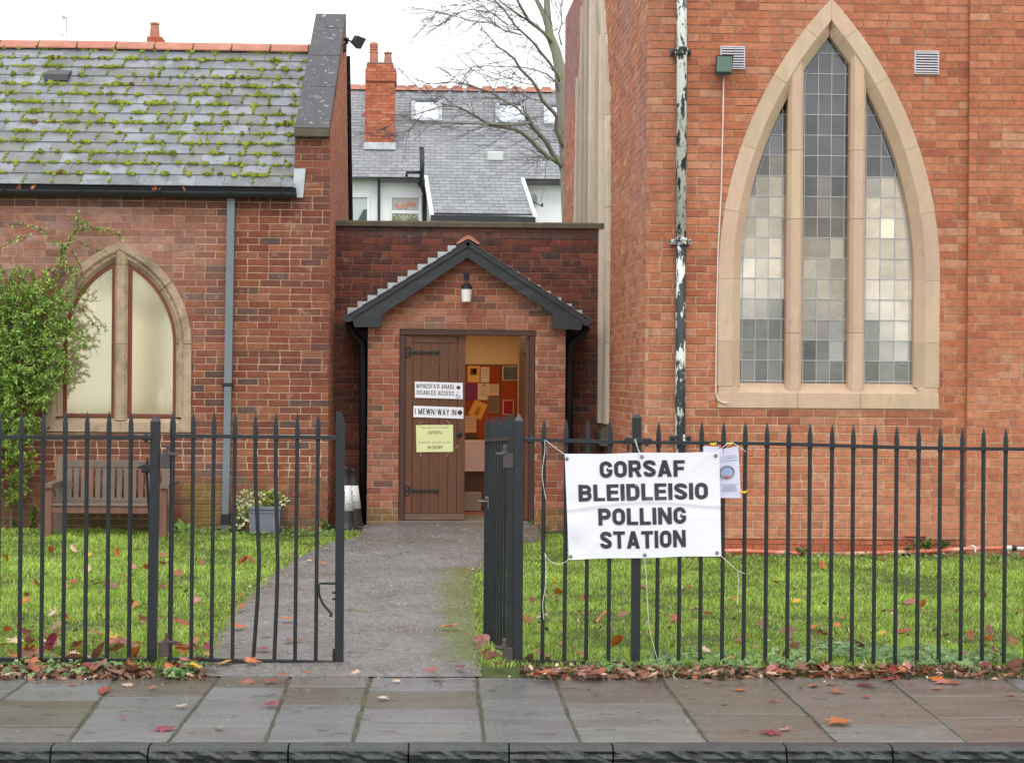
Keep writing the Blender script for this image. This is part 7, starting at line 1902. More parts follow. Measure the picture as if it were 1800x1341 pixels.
# far chimney and aerial over the chapel ridge
fc = thing('far_house_chimney', 'distant chimney with one terracotta pot behind the chapel ridge', 'chimney', W(272, 110, 46))
m = MB(); a, b = W(258, 64, 46), W(285, 64, 46); m.cbox(a.x, b.x, 46, 46.5, 5.0, a.z, 0.02); obj('stack', m, mat('far_brick', color=srgb(170, 92, 66), rough=0.9, nscale=8, namt=0.2), fc)
p = W(272, 66, 46.2); m = MB(); H_ = W(272, 41, 46.2).z-p.z; m.lathe((p.x, p.y, p.z), [(0.13, 0), (0.12, H_*0.5), (0.10, H_*0.85), (0.125, H_*0.88), (0.12, H_)], 12); obj('chimney_pot', m, M_TERRA, fc)
aer = thing('tv_aerial', 'thin television aerial above the left end of the chapel ridge', 'aerial', W(114, 110, 46))
m = MB(); m.tube([W(115, 110, 46), W(117, 34, 46)], 0.012, 5); m.tube([W(110, 30, 46), W(118, 33, 46)], 0.015, 5)
for k in range(3): m.tube([W(110+2*k, 26, 46), W(110+2*k, 36, 46)], 0.01, 4)
m.tube([W(105, 61, 46), W(112, 63, 46)], 0.012, 4); obj('mast', m, mat('alu', color=srgb(130, 134, 140), rough=0.5), aer)

# ================================================================== BARE TREE
YT = 33.0
tree = thing('bare_tree', 'leafless tree with lichen-green limbs rising behind the church corner', 'tree', W(1000, 640, YT))
M_BARK = mat('grey_bark', color=srgb(142, 136, 128), rough=0.9, nscale=6, namt=0.3, bump=0.5, bscale=30, bdist=0.01, stain=[(srgb(128, 138, 100), 3, 0.45, 0.62, 0.7)])
M_TWIG = mat('twig_bark', color=srgb(110, 98, 100), rough=0.9, nscale=4, namt=0.15)
main = MB(); br = MB(); tw = MB()
def line3(px, dy0=0.0, dy1=0.0):
    n = len(px); return [W(x, y, YT+dy0+(dy1-dy0)*i/(n-1)) for i, (x, y) in enumerate(px)]
def limb(m, px, r0_, r1_, dy=(0, 0), n=8):
    P = line3(px, *dy); rs = [r0_+(r1_-r0_)*i/(len(P)-1) for i in range(len(P))]; m.tube(P, rs, n); return P
s1 = YT/3150
trk = limb(main, [(1010, 640), (1002, 400), (996, 260), (990, 190), (986, 150), (983, 115), (977, 90), (966, 62), (963, 36), (961, 0), (958, -60)], 16*s1, 4.5*s1)
limb(main, [(963, 50), (957, 30), (950, 14), (943, 0), (930, -40)], 5*s1, 3.5*s1); limb(main, [(1005, 330), (992, 300), (986, 284), (975, 276)], 10*s1, 5.5*s1)
B = []
def bl(px, r0_, r1_, dy=(0, -1)): B.append((limb(br, px, r0_*s1*0.72, r1_*s1*0.8, dy), r1_)); return B[-1]
bl([(972, 78), (958, 60), (940, 45), (929, 36), (915, 12), (905, -8)], 5, 2.4, (0, -1.5))
bl([(986, 150), (979, 130), (964, 108), (950, 92), (940, 78), (929, 67), (917, 56), (905, 45), (897, 33), (884, 15), (872, 3), (860, -10)], 4, 1.2, (0, -2.5))
bl([(986, 172), (977, 145), (970, 138), (962, 131), (943, 124), (915, 118), (885, 118), (852, 116), (830, 119), (812, 123)], 2.2, 0.7, (0, -2))
bl([(992, 262), (988, 252), (978, 230), (979, 204), (966, 190), (953, 176), (947, 160), (935, 142), (915, 122), (904, 104), (890, 92), (876, 84), (866, 72), (858, 62)], 7, 0.9, (0, -2))
bl([(990, 296), (982, 286), (970, 268), (962, 252), (950, 238), (938, 224), (930, 214), (927, 204)], 6, 5.5, (0, -1))
bl([(929, 206), (918, 200), (908, 188), (894, 182), (877, 172), (856, 160), (834, 153), (812, 147), (791, 144), (760, 148), (731, 150)], 2.8, 0.6, (-1, -3))
bl([(990, 292), (975, 282), (962, 275), (944, 258), (929, 243), (915, 232), (905, 228), (885, 224), (867, 221), (848, 212), (834, 203), (818, 194), (803, 188), (788, 186), (772, 188), (745, 197), (715, 206), (690, 218)], 6, 0.6, (0, -3))
bl([(930, 216), (900, 220), (870, 219), (853, 218), (820, 217), (791, 216), (768, 216), (748, 216), (722, 226), (700, 239)], 3.4, 0.6, (-1, -3))
bl([(917, 62), (900, 57), (886, 54), (872, 44), (862, 40), (840, 38), (819, 35), (795, 28), (769, 21), (745, 16)], 2, 0.5, (-2, -3.5))
bl([(892, 44), (880, 35), (867, 24), (850, 20), (824, 17), (808, 22), (795, 28), (790, 34)], 1.8, 0.5, (-2, -3.5))
bl([(940, 47), (925, 35), (900, 18), (880, 4), (870, -8)], 2.6, 1.4, (-0.5, -2)); bl([(876, 8), (850, -2), (820, 8), (790, 18), (765, 30)], 1.2, 0.4, (-2, -3))
bl([(987, 80), (982, 60), (988, 40), (986, 15), (992, -10)], 2.2, 1.2, (0, 0)); bl([(966, 58), (978, 52), (988, 44)], 1.6, 0.8, (0, 0))
bl([(940, 150), (918, 146), (900, 140), (880, 132), (850, 124), (832, 124), (815, 131)], 1.4, 0.4, (-1, -3))
bl([(960, 184), (930, 172), (910, 160), (902, 148)], 1.2, 0.5, (0, -2)); bl([(975, 276), (962, 285), (950, 276)], 2.2, 0.8)
def twig(p, d, ln, r, depth, target):
    pts = [p]; rs = [r]; n = 5
    for i in range(n):
        d = (d+rvec(0.16)+Vector((0, 0, 0.05 if depth else -0.02))).normalized(); pts.append(pts[-1]+d*ln/n); rs.append(r*(1-0.75*(i+1)/n))
    target.tube(pts, rs, 3, cap=False)
    if depth < 2:
        for k in range(random.choice([3, 4, 5])):
            i = random.randint(1, n-1); dd = (d+rvec(0.55)+Vector((-0.25, 0, 0))).normalized(); twig(pts[i], dd, ln*random.uniform(0.35, 0.65), rs[i]*0.7, depth+1, target)
for P, r1_ in B:
    for i in range(1, len(P)):
        for _q in range(random.choice([1, 2, 2])):
            d = (P[i]-P[i-1]).normalized(); side = Vector((random.uniform(-0.9, 0.1), random.uniform(-0.4, 0.4), random.uniform(-1.0, 0.8)))
            twig(P[i], (d*0.8+side).normalized(), random.uniform(0.35, 1.1), 0.0075, 0, tw)
    d = (P[-1]-P[-2]).normalized(); twig(P[-1], d, 0.9, min(0.011, max(0.006, r1_*s1*0.8)), 0, tw)
obj('trunk', main, M_BARK, tree, smooth=True); obj('limbs', br, M_BARK, tree, smooth=True); obj('twigs', tw, M_TWIG, tree, kind='stuff')

# ================================================================== PLANTS
# firethorn trained on the chapel wall
shrub = thing('firethorn_shrub', 'bushy firethorn with red berries growing up the chapel wall on the far left', 'shrub', W(10, 945, YL-0.2))
fo = MB(); st = MB(); be = MB()
palS = [(srgb(134, 172, 76), 4), (srgb(162, 196, 96), 4), (srgb(104, 142, 60), 3), (srgb(192, 214, 140), 2.2), (srgb(200, 214, 92), 1.4)]
palSy = [(srgb(140, 160, 50), 3), (srgb(112, 140, 46), 3), (srgb(166, 170, 60), 1)]
def sprig(P, n, r=0.004, ln=0.046, wd=0.019, pal=palS, berries=0.0, m=fo):
    st.tube(P, [r*(1-0.6*i/(len(P)-1)) for i in range(len(P))], 4, srgb(96, 84, 66))
    seg = [(P[i+1]-P[i]).length for i in range(len(P)-1)]; T = sum(seg)
    for k in range(n):
        s = random.random()**0.8*T; i = 0
        while i < len(seg)-1 and s > seg[i]: s -= seg[i]; i += 1
        p = P[i].lerp(P[i+1], min(1, s/max(seg[i], 1e-6))); ax = (P[i+1]-P[i]).normalized()
        d = (ax*0.5+rvec(0.7)+Vector((0, -0.25, 0.1))).normalized(); nn = (Vector((0, -0.5, 0.9))+rvec(0.45)).normalized()
        kk = random.uniform(0.7, 1.25); leaf_quad(m, p+rvec(0.004), d, nn, ln*kk, wd*kk, vary(pick(pal), 0.18))
        if random.random() < berries:
            q = p+rvec(0.012); be.blob((q.x, q.y-0.01, q.z), 0.0065, 0.0065, 0.0065, 6, 4, 0.05, vary(srgb(150, 36, 28), 0.25))
def ws(pts, Y0=YL-0.12): return [W(x, y, Y0 if len(a) == 0 else a[0]) for (x, y, *a) in pts]
# the dense mass: density map in photo pixels
mass = [(30, 610, 84, 86), (24, 720, 52, 60), (12, 800, 40, 60), (2, 870, 30, 30), (20, 560, 90, 70), (60, 600, 75, 60), (20, 660, 85, 70), (75, 520, 60, 30), (92, 560, 32, 36), (10, 740, 50, 70), (8, 830, 34, 50), (60, 665, 50, 32), (98, 650, 24, 16), (20, 500, 50, 16), (-60, 640, 90, 170)]
for (cx, cy, rx, ry) in mass:
    n = int(rx*ry/42)
    for k in range(n):
        a = random.uniform(0, 2*math.pi); q_ = random.random()**0.55; x = cx+rx*q_*math.cos(a); y = cy+ry*q_*math.sin(a)
        dep = YL-0.07-random.random()*0.42*(1-0.5*q_)
        p = W(x, y, dep); d = Vector((math.cos(a)*0.8+random.uniform(-0.15, 0.45), -0.45, -math.sin(a)*0.5+random.uniform(-0.2, 0.6))).normalized()
        P = [p, p+d*0.06+rvec(0.008), p+d*0.12+rvec(0.012)+Vector((0, 0, 0.005))]
        sprig(P, random.randint(12, 20), 0.0025, pal=palSy if (y > 800 and random.random() < 0.6) or random.random() < 0.06 else palS)
for pts, n, b in ((((95, 500), (100, 470), (113, 440), (128, 412), (140, 400)), 90, 0.12), (((100, 470), (120, 430), (135, 400), (138, 390), (136, 372)), 50, 0.25), (((140, 405), (160, 403), (185, 404), (205, 410), (215, 420)), 70, 0.2),
                  (((113, 378), (130, 386), (145, 391), (155, 394), (160, 398)), 40, 0.05), (((16, 394), (40, 396), (60, 398), (75, 404), (92, 422), (98, 432)), 46, 0.02), (((0, 438), (15, 428), (35, 418), (55, 415)), 30, 0),
                  (((125, 440), (135, 455), (142, 470), (145, 485)), 24, 1.0), (((118, 465), (125, 478), (134, 484), (138, 488)), 16, 1.3), (((128, 420), (140, 425), (150, 432), (175, 440), (190, 444)), 26, 0.15),
                  (((90, 470), (80, 480), (86, 500), (100, 500)), 60, 0.05), (((110, 425), (108, 445), (115, 460)), 60, 0.3), (((130, 535), (145, 545), (158, 560), (168, 572), (175, 582)), 26, 0.9), (((118, 592), (135, 594), (150, 592), (160, 592)), 20, 0),
                  (((24, 520), (27, 500), (26, 485), (28, 480)), 24, 0), (((28, 495), (40, 497), (52, 505), (58, 512)), 16, 0), (((100, 520), (125, 522), (145, 526), (162, 526)), 26, 0), (((96, 640), (115, 636), (132, 645)), 30, 0), (((132, 592), (148, 600), (158, 618), (161, 626)), 2, 0.3),
                  (((90, 480), (110, 470), (130, 470), (136, 478)), 50, 0.15), (((78, 520), (96, 480), (112, 440), (120, 430)), 30, 0.1)):
    sprig(ws([(x, y, YL-0.10-0.05*random.random()) for x, y in pts]), n, 0.005, berries=b)
# red-brown dead patch by the window jamb
for k in range(26):
    p = W(random.uniform(52, 80), random.uniform(668, 760), YL-random.uniform(0.04, 0.12)); P = [p, p+rvec(0.03), p+rvec(0.05)]
    sprig(P, 9, 0.002, ln=0.028, wd=0.014, pal=[(srgb(120, 62, 44), 3), (srgb(96, 50, 38), 2), (srgb(130, 96, 60), 1)])
for pts in (((20, 940), (18, 800), (30, 650), (70, 540), (98, 470)), ((0, 945), (-10, 760), (10, 600), (20, 520)), ((35, 942), (40, 780), (60, 690), (50, 600))):
    st.tube(ws([(x, y, YL-0.10) for x, y in pts]), [0.014, 0.012, 0.010, 0.007, 0.005][:len(pts)], 6, srgb(110, 98, 80))
obj('foliage', fo, M_LEAF, shrub, kind='stuff'); obj('stems', st, mat('stem_bark', src='attr', rough=0.9), shrub, kind='stuff'); obj('berries', be, mat('berry', src='attr', rough=0.3, namt=0.1), shrub, kind='stuff')
# small climbers and weeds at the wall foot
def weed(name, label, cat, px, py, Y, spread, h, n, pal, ln=0.05, wd=0.03, group='small plants along the walls'):
    base = W(px, py, Y); t = thing(name, label, cat, base, group); f = MB(); s = MB()
    ns = max(3, n//10)
    for k in range(ns):
        e = base+Vector((random.uniform(-spread, spread), random.uniform(-0.08, 0.04), h*random.uniform(0.4, 1.0))); mid = base.lerp(e, 0.5)+rvec(0.015)
        b0 = base+Vector((random.uniform(-spread, spread)*0.4, 0, 0)); s.tube([b0, mid, e], [0.003, 0.0025, 0.0015], 4, srgb(110, 120, 60))
        for j in range(n//ns):
            q_ = random.uniform(0.2, 1.0); p = b0.lerp(mid, q_*2) if q_ < 0.5 else mid.lerp(e, q_*2-1); kk = random.uniform(0.7, 1.3)
            leaf_quad(f, p, (rvec(0.6)+Vector((0, -0.5, 0.15))).normalized(), (Vector((0, -0.5, 0.9))+rvec(0.3)).normalized(), ln*kk, wd*kk, vary(pick(pal), 0.15))
    obj('leaves', f, M_LEAF, t, kind='stuff'); obj('stems', s, MATS['stem_bark'], t)
weed('ivy', 'dark ivy strand climbing the bricks left of the bench', 'ivy', 57, 942, YL-0.05, 0.06, 0.42, 60, palG, 0.035, 0.03)
weed('ivy', 'short ivy tuft at the far left foot of the chapel wall', 'ivy', 22, 945, YL-0.05, 0.08, 0.24, 40, palG, 0.035, 0.03)
weed('weed', 'broad-leaved weed at the right end of the bench', 'weed', 325, 950, YL-0.3, 0.12, 0.16, 26, [(srgb(120, 160, 70), 3), (srgb(150, 180, 90), 2)], 0.13, 0.06)
weed('weed', 'small green weed at the foot of the grey downpipe', 'weed', 395, 945, YL-0.2, 0.09, 0.12, 36, palG, 0.045, 0.035)
weed('weed', 'little dark plant at the corner of the chapel wall', 'weed', 572, 930, YL-0.12, 0.07, 0.12, 30, palG, 0.04, 0.03)
weed('weed', 'tallest weed at the foot of the church wall, below the air brick', 'weed', 1625, 972, YR-0.1, 0.10, 0.16, 60, palG, 0.05, 0.04)
weed('weed', 'low weed left of the air brick at the church wall', 'weed', 1590, 975, YR-0.1, 0.07, 0.07, 36, palG, 0.05, 0.04)
weed('weed', 'low weed at the foot of the church wall nearest the banner', 'weed', 1408, 974, YR-0.1, 0.08, 0.09, 40, palG, 0.045, 0.035)
weed('weed', 'weed at the church wall just left of the pilaster', 'weed', 1658, 968, YR-0.1, 0.06, 0.13, 26, palG, 0.045, 0.035)
weed('weed', 'thin green weed sprouting on the link wall under its coping', 'weed', 859, 414, YK-0.02, 0.03, 0.05, 20, palG, 0.03, 0.012)
weed('weed', 'small weed at the foot of the right porch pier', 'weed', 930, 925, YO-0.08, 0.04, 0.07, 24, palG, 0.03, 0.02)
weed('fern', 'small fern tuft against the church side wall behind the railing', 'fern', 955, 935, 18.6, 0.10, 0.05, 26, palG, 0.04, 0.02)

# ground cover by the railings and the foot of the wall
def inpath(x, y): return edge_at(PL, y)+0.0 < x < edge_at(PR, y)-0.0
gc = MB()
palC = [(srgb(104, 138, 76), 4), (srgb(128, 158, 98), 3), (srgb(76, 106, 52), 3), (srgb(150, 176, 120), 0.7)]
def cover(px, py, rpx, n, h=0.042, size=0.026):
    c = G(px, py, 0.0)
    for k in range(n):
        a = random.uniform(0, 6.28); q_ = math.sqrt(random.random()); x = c.x+rpx/300*q_*math.cos(a); y = c.y+0.35*q_*math.sin(a)
        z = 0.01+h*random.random(); s_ = size*random.uniform(0.6, 1.3); nn = Vector((random.gauss(0, 0.3), -0.35+random.gauss(0, 0.3), 1)).normalized()
        col = vary(pick(palC), 0.12); u_ = nn.orthogonal().normalized(); v_ = nn.cross(u_)
        b = random.uniform(0, 6.28)
        for t3 in range(3):
            aa = b+t3*2.094; dd = u_*math.cos(aa)+v_*math.sin(aa); leaf_quad(gc, Vector((x, y, z)), dd, nn, s_, s_*0.9, col, 0.1)
for (x, y, r_, n) in ((1480, 1150, 46, 260), (1540, 1155, 50, 280), (1600, 1165, 40, 200), (1640, 1160, 44, 200), (1690, 1168, 40, 160), (1380, 1168, 46, 200), (1300, 1168, 40, 160), (1240, 1166, 36, 130), (1160, 1172, 40, 150), (1420, 1160, 30, 120), (1770, 1165, 44, 130), (1080, 1172, 30, 60),
                       (640, 1184, 2, 1), (320, 1180, 26, 90), (350, 1172, 22, 60), (150, 1175, 60, 80), (60, 1180, 60, 50)):
    if n > 1: cover(x, y, r_, n)
for k in range(420):
    x = random.uniform(W(1270, 970, YR).x, W(1800, 970, YR).x); y = YR-random.uniform(0.15, 0.45); z = lawn_z(x, y)+random.uniform(0.01, 0.05); nn = Vector((0, -0.5, 1)).normalized()
    leaf_quad(gc, Vector((x, y, z)), rvec().normalized(), nn, 0.035, 0.03, vary(pick(palC), 0.12), 0.1)
for k in range(320):
    x = random.uniform(W(300, 950, YL).x, W(590, 940, YL).x); y = YL-random.uniform(0.25, 0.7); z = lawn_z(x, y)+random.uniform(0.02, 0.07); nn = Vector((0, -0.5, 1)).normalized()
    leaf_quad(gc, Vector((x, y, z)), rvec().normalized(), nn, 0.035, 0.03, vary(pick(palC), 0.12), 0.1)
obj('ground_cover', gc, M_LEAF, kind='stuff')

# grass (numpy)
rng = np.random.default_rng(5)
def grass():
    V = []; Fc = []; Cc = []; tot = 0
    N = 420000
    u = rng.random(N); y = 10.42+(19.1-10.42)*u**1.35
    x = -5.2+11.6*rng.random(N)
    pl_ = np.interp(y, [p.y for p in PL], [p.x for p in PL]); pr_ = np.interp(y, [p.y for p in PR], [p.x for p in PR])
    # keep what the camera side can see plus a margin
    hw = y*0.33+0.6
    keep = (np.abs(x-y*0.037) < hw) & ((x < pl_-0.01+0.03*rng.standard_normal(N)) | (x > pr_+0.01+0.03*rng.standard_normal(N)))
    keep &= ~((x > CXL-0.15) & (y > YR-0.05)) & ~((x > W(915, 935, 18).x) & (y > 18.9))
    bare = np.array([nz(a, b, 3.3, 2.6)+0.5*nz(a, b, 9.1, 8.0) for a, b in zip(x, y)]); dens = np.where(y < 10.75, 0.45, 1.0)*np.clip(1.0+2.0*(bare+0.22), 0.16, 1.0); keep &= rng.random(N) < dens
    x = x[keep]; y = y[keep]; n = len(x)
    z = np.array([lawn_z(a, b) for a, b in zip(x, y)])
    cl = np.array([nz(a, b, 1.5, 1.7) for a, b in zip(x, y)]); c2 = np.array([nz(a, b, 7.5, 5.0) for a, b in zip(x, y)])
    h = (0.018+0.024*rng.random(n))*(1+0.6*cl+0.5*c2); h = np.clip(h, 0.008, 0.07)
    ang = rng.random(n)*2*np.pi; w = (0.0016+0.0016*rng.random(n))*(1+(y-10.5)*0.10)
    lean = h*(0.25+0.7*rng.random(n)); la = rng.random(n)*2*np.pi
    dx, dy = np.cos(ang)*w, np.sin(ang)*w; lx, ly = np.cos(la)*lean, np.sin(la)*lean
    z0 = z-0.005
    P = np.zeros((n, 5, 3))
    P[:, 0] = np.stack([x-dx, y-dy, z0], 1); P[:, 1] = np.stack([x+dx, y+dy, z0], 1)
    P[:, 2] = np.stack([x+dx*0.8+lx*0.35, y+dy*0.8+ly*0.35, z0+h*0.62], 1); P[:, 3] = np.stack([x-dx*0.8+lx*0.35, y-dy*0.8+ly*0.35, z0+h*0.62], 1)
    P[:, 4] = np.stack([x+lx, y+ly, z0+h], 1)
    me = bpy.data.meshes.new('grass'); me.vertices.add(n*5); me.vertices.foreach_set('co', P.ravel())
    idx = np.arange(n)[:, None]*5
    loops = np.concatenate([idx+0, idx+1, idx+2, idx+3, idx+3, idx+2, idx+4], 1).ravel()
    me.loops.add(n*7); me.loops.foreach_set('vertex_index', loops.astype(np.int32))
    me.polygons.add(n*2); ls = np.stack([np.arange(n)*7, np.arange(n)*7+4], 1).ravel(); lt_ = np.tile([4, 3], n)
    me.polygons.foreach_set('loop_start', ls.astype(np.int32)); me.polygons.foreach_set('loop_total', lt_.astype(np.int32))
    me.update(calc_edges=True)
    base = np.array([srgb(158, 188, 74), srgb(138, 172, 62), srgb(180, 204, 98), srgb(118, 150, 58), srgb(206, 200, 142)]); pr = np.array([0.33, 0.26, 0.21, 0.12, 0.08])
    ci = rng.choice(5, n, p=pr); c = base[ci]*(1+0.35*cl[:, None]+0.25*c2[:, None]+0.16*rng.standard_normal((n, 1))); c = np.clip(c, 0.005, 1)
    at = me.color_attributes.new('col', 'FLOAT_COLOR', 'POINT'); arr = np.ones((n, 5, 4), dtype=np.float32); arr[:, :, :3] = c[:, None, :]; arr[:, :2, :3] *= 0.8
    at.data.foreach_set('color', arr.ravel())
    me.materials.append(mat('grass_blade', src='attr', rough=0.5, namt=0.0, transl=0.3))
    o = bpy.data.objects.new('grass', me); COL.objects.link(o); o['kind'] = 'stuff'
    return n
NG = grass()

# ================================================================== FALLEN LEAVES
M_DEAD = mat('dead_leaf', src='obj', rough=0.4, nscale=26, namt=0.25, fine=(120, 0.12), stain=[(srgb(80, 50, 36), 18, 0.58, 0.72, 0.6)], transl=0.15)
M_DEADA = mat('dead_leaf_bits', src='attr', rough=0.5, nscale=26, namt=0.25, stain=[(srgb(70, 46, 34), 14, 0.58, 0.72, 0.6)])
def maple_pts():
    tips = [(-150, 0.42), (-95, 0.72), (-42, 0.90), (0, 1.0), (42, 0.90), (95, 0.72), (150, 0.42)]; pts = []
    for i, (a, r_) in enumerate(tips):
        a0 = a+random.uniform(-5, 5); rr_ = r_*random.uniform(0.88, 1.08)
        pts += [((a0-11), rr_*0.62), (a0-8, rr_*0.80), (a0, rr_), (a0+8, rr_*0.80), (a0+11, rr_*0.62)]
        if i < 6: pts.append(((a+tips[i+1][0])/2, 0.50+random.uniform(-0.05, 0.05)))
    return [(r_*math.sin(rad(a)), r_*math.cos(rad(a))) for a, r_ in pts]
def leaf_verts(curl):
    P = maple_pts(); f1, f2 = random.uniform(0, 6.28), random.uniform(1.5, 3.0)
    hz = lambda x, y: curl*(0.35*math.sin(f2*x+f1)*(x*x+y*y)+0.45*(x*x)*(1 if curl > 0 else -1)+0.25*y*y*math.cos(f1))
    vs = [(0, 0, 0.0)]+[(x*0.5, y*0.5, hz(x*0.5, y*0.5)+0.01) for x, y in P]+[(x, y, hz(x, y)) for x, y in P]; n = len(P)
    fs = [(0, 1+i, 2+i) for i in range(n-1)]+[(1+i, 1+n+i, 2+n+i, 2+i) for i in range(n-1)]
    s = len(vs); vs += [(-0.02, 0, 0.0), (0.02, 0, 0), (0.05, -0.75, 0.10*curl), (0.02, -0.75, 0.10*curl)]; fs.append((s, s+1, s+2, s+3))
    return vs, fs
LV = [leaf_verts(c) for c in (0.25, 0.45, 0.7, 0.9, -0.5, 0.15, 1.1, -0.25)]
def oval_leaf(curl):
    f = random.uniform(0, 6.28); w = random.uniform(0.38, 0.55); n = 12; ring = []
    for k in range(n):
        a = 2*math.pi*k/n; x = w*math.sin(a)*(1-0.25*math.cos(a))+random.uniform(-0.03, 0.03); y = math.cos(a)*0.9+random.uniform(-0.03, 0.03); ring.append((x, y, curl*(1.4*x*x+0.3*y*y*math.cos(f))+0.06*math.sin(3*a+f)))
    vs = [(0, 0.45, 0.0), (0, -0.4, 0.0)]+ring; fs = []
    for k in range(n):
        k2 = (k+1) % n; c = 0 if (k < n/4 or k >= 3*n/4) else 1; fs.append((c, 2+k, 2+k2))
    fs += [(0, 1, 2+3), (0, 2+9, 1)]
    s0 = len(vs); vs += [(-0.02, -0.85, 0), (0.02, -0.85, 0), (0.04, -1.25, 0.05), (0.01, -1.25, 0.05)]; fs.append((s0, s0+1, s0+2, s0+3))
    return vs, fs
LV += [oval_leaf(c) for c in (0.9, 1.4, -0.8, 0.5, 1.1)]
LM = []
for vs, fs in LV:
    me = bpy.data.meshes.new('leaf'); me.from_pydata(vs, [], fs); me.materials.append(M_DEAD); LM.append(me)
LCOL = {'red': srgb(160, 62, 48), 'orange': srgb(192, 108, 52), 'brown': srgb(132, 90, 70), 'pink': srgb(182, 118, 110), 'yellow': srgb(214, 168, 52), 'crimson': srgb(132, 44, 60), 'pale': srgb(206, 176, 146), 'rust': srgb(156, 88, 58)}
cnt = {}
def fallen(px, py, col, size=0.055, where='grass', flat=None, loc=None):
    p = loc or G(px, py, 0.0)
    x, y = p.x, p.y
    if loc is None:
        for _ in range(3):
            z = 0.004 if y < YP else (path_z(y)+0.02 if inpath(x, y) else lawn_z(x, y)+0.02); p = G(px, py, z); x, y = p.x, p.y
    z = p.z
    onp = y < YP or inpath(x, y)
    tilt = 0.10 if onp else 0.45
    i = random.choice([0, 5, 7, 11]) if onp else random.randrange(len(LM))
    z += 0.006 if onp else 0.022
    o = inst('fallen_leaf', LM[i], (x, y, z), None, rot=(random.gauss(-0.08 if onp else -0.35, tilt), random.gauss(0, tilt), random.uniform(0, 6.28)), scale=(size,)*3, color=vary(LCOL[col], 0.15))
    if i == 7 or i == 4: o.location.z += size*0.15
    ax = PX((x, y, z))[0]; ay = PX((x, y, z))[1]; sz = 'large' if size > 0.07 else ('small' if size < 0.055 else 'middling')
    if where == 'edge':
        pl_ = ('at the far left end of the railing' if ax < 90 else 'by the railing below the bench' if ax < 262 else 'under the bent-bar gate leaf' if ax < 600 else 'at the foot of the open gate leaf' if ax < 905 else
               'just right of the right gate post' if ax < 990 else 'below the banner' if ax < 1270 else 'by the railing below the window left side' if ax < 1460 else 'by the railing below the window right side' if ax < 1640 else 'at the far right end of the railing')
    elif where == 'pavement':
        pl_ = ('on the pavement left of the gate' if ax < 280 else 'on the pavement before the gate leaf' if ax < 620 else 'on the pavement before the path' if ax < 900 else 'on the pavement below the banner' if ax < 1290 else 'on the pavement below the church window' if ax < 1600 else 'on the pavement at the far right')
        pl_ += ', near the kerb' if ay > 1245 else ''
    elif where == 'path':
        pl_ = 'on the path ' + ('near the porch' if ay < 1010 else 'halfway along' if ay < 1120 else 'by the gate') + (', left edge' if ax < 440 else '')
    else:
        pl_ = 'in the lawn ' + (('left of the gate post, ' if ax < 265 else 'behind the bent-bar gate leaf, ') if ax < 600 else ('behind the banner, ' if ax < 1290 else 'before the church window, ' if ax < 1600 else 'at the far right, ')) + ('near the wall' if ay < 1015 else 'half way back' if ay < 1085 else 'near the railing')
    lab = '%s fallen %s leaf %s' % (sz, col, pl_)
    set_props(o, lab, 'leaf', lab.replace('leaf', 'leaves', 1)); return o
# pavement
for px, py, c, s in ((20, 1184, 'pale', 0.07), (88, 1187, 'pale', 0.075), (182, 1216, 'red', 0.07), (225, 1204, 'pale', 0.05), (272, 1210, 'rust', 0.045), (292, 1280, 'crimson', 0.09), (318, 1244, 'pale', 0.05), (217, 1262, 'crimson', 0.035), (440, 1199, 'rust', 0.08), (478, 1201, 'red', 0.07), (476, 1240, 'crimson', 0.075),
                    (386, 1281, 'pale', 0.04), (495, 1187, 'rust', 0.06), (537, 1184, 'rust', 0.05), (670, 1229, 'pale', 0.05), (862, 1211, 'red', 0.04), (1303, 1213, 'orange', 0.055), (1275, 1238, 'pale', 0.04), (1360, 1233, 'red', 0.035), (1270, 1193, 'brown', 0.06), (1245, 1199, 'brown', 0.05), (1465, 1218, 'brown', 0.075), (1524, 1206, 'pink', 0.085),
                    (1560, 1198, 'rust', 0.06), (1430, 1206, 'brown', 0.06), (1406, 1210, 'orange', 0.035), (1350, 1287, 'crimson', 0.09), (1382, 1283, 'pink', 0.05), (1480, 1272, 'orange', 0.105), (1646, 1194, 'orange', 0.10), (1662, 1199, 'pink', 0.09), (1676, 1201, 'rust', 0.06), (1650, 1211, 'pink', 0.05), (1524, 1226, 'red', 0.04), (1600, 1202, 'red', 0.03), (1780, 1222, 'orange', 0.05), (1463, 1203, 'pale', 0.05),
                    (955, 1196, 'brown', 0.05), (1048, 1218, 'brown', 0.03), (700, 1198, 'pale', 0.04), (130, 1203, 'rust', 0.04), (1390, 1192, 'brown', 0.05), (1500, 1192, 'brown', 0.06)):
    fallen(px, py, c, s, 'pavement')
# path
for px, py, c, s in ((400, 1163, 'yellow', 0.07), (437, 1165, 'orange', 0.085), (500, 1090, 'orange', 0.08), (472, 1116, 'pink', 0.06), (466, 1141, 'crimson', 0.065), (508, 1127, 'brown', 0.05), (524, 1126, 'rust', 0.05), (790, 1102, 'orange', 0.07), (778, 979, 'pink', 0.04), (566, 990, 'orange', 0.05), (760, 1180, 'red', 0.06), (810, 1173, 'crimson', 0.06), (628, 1184, 'pale', 0.05), (616, 1070, 'brown', 0.035), (770, 1195, 'pink', 0.05),
                    (650, 955, 'pale', 0.04), (575, 964, 'pale', 0.05), (532, 991, 'pale', 0.05), (545, 985, 'pale', 0.04), (420, 1100, 'orange', 0.09), (425, 1068, 'rust', 0.07), (395, 1066, 'red', 0.06)):
    fallen(px, py, c, s, 'path')
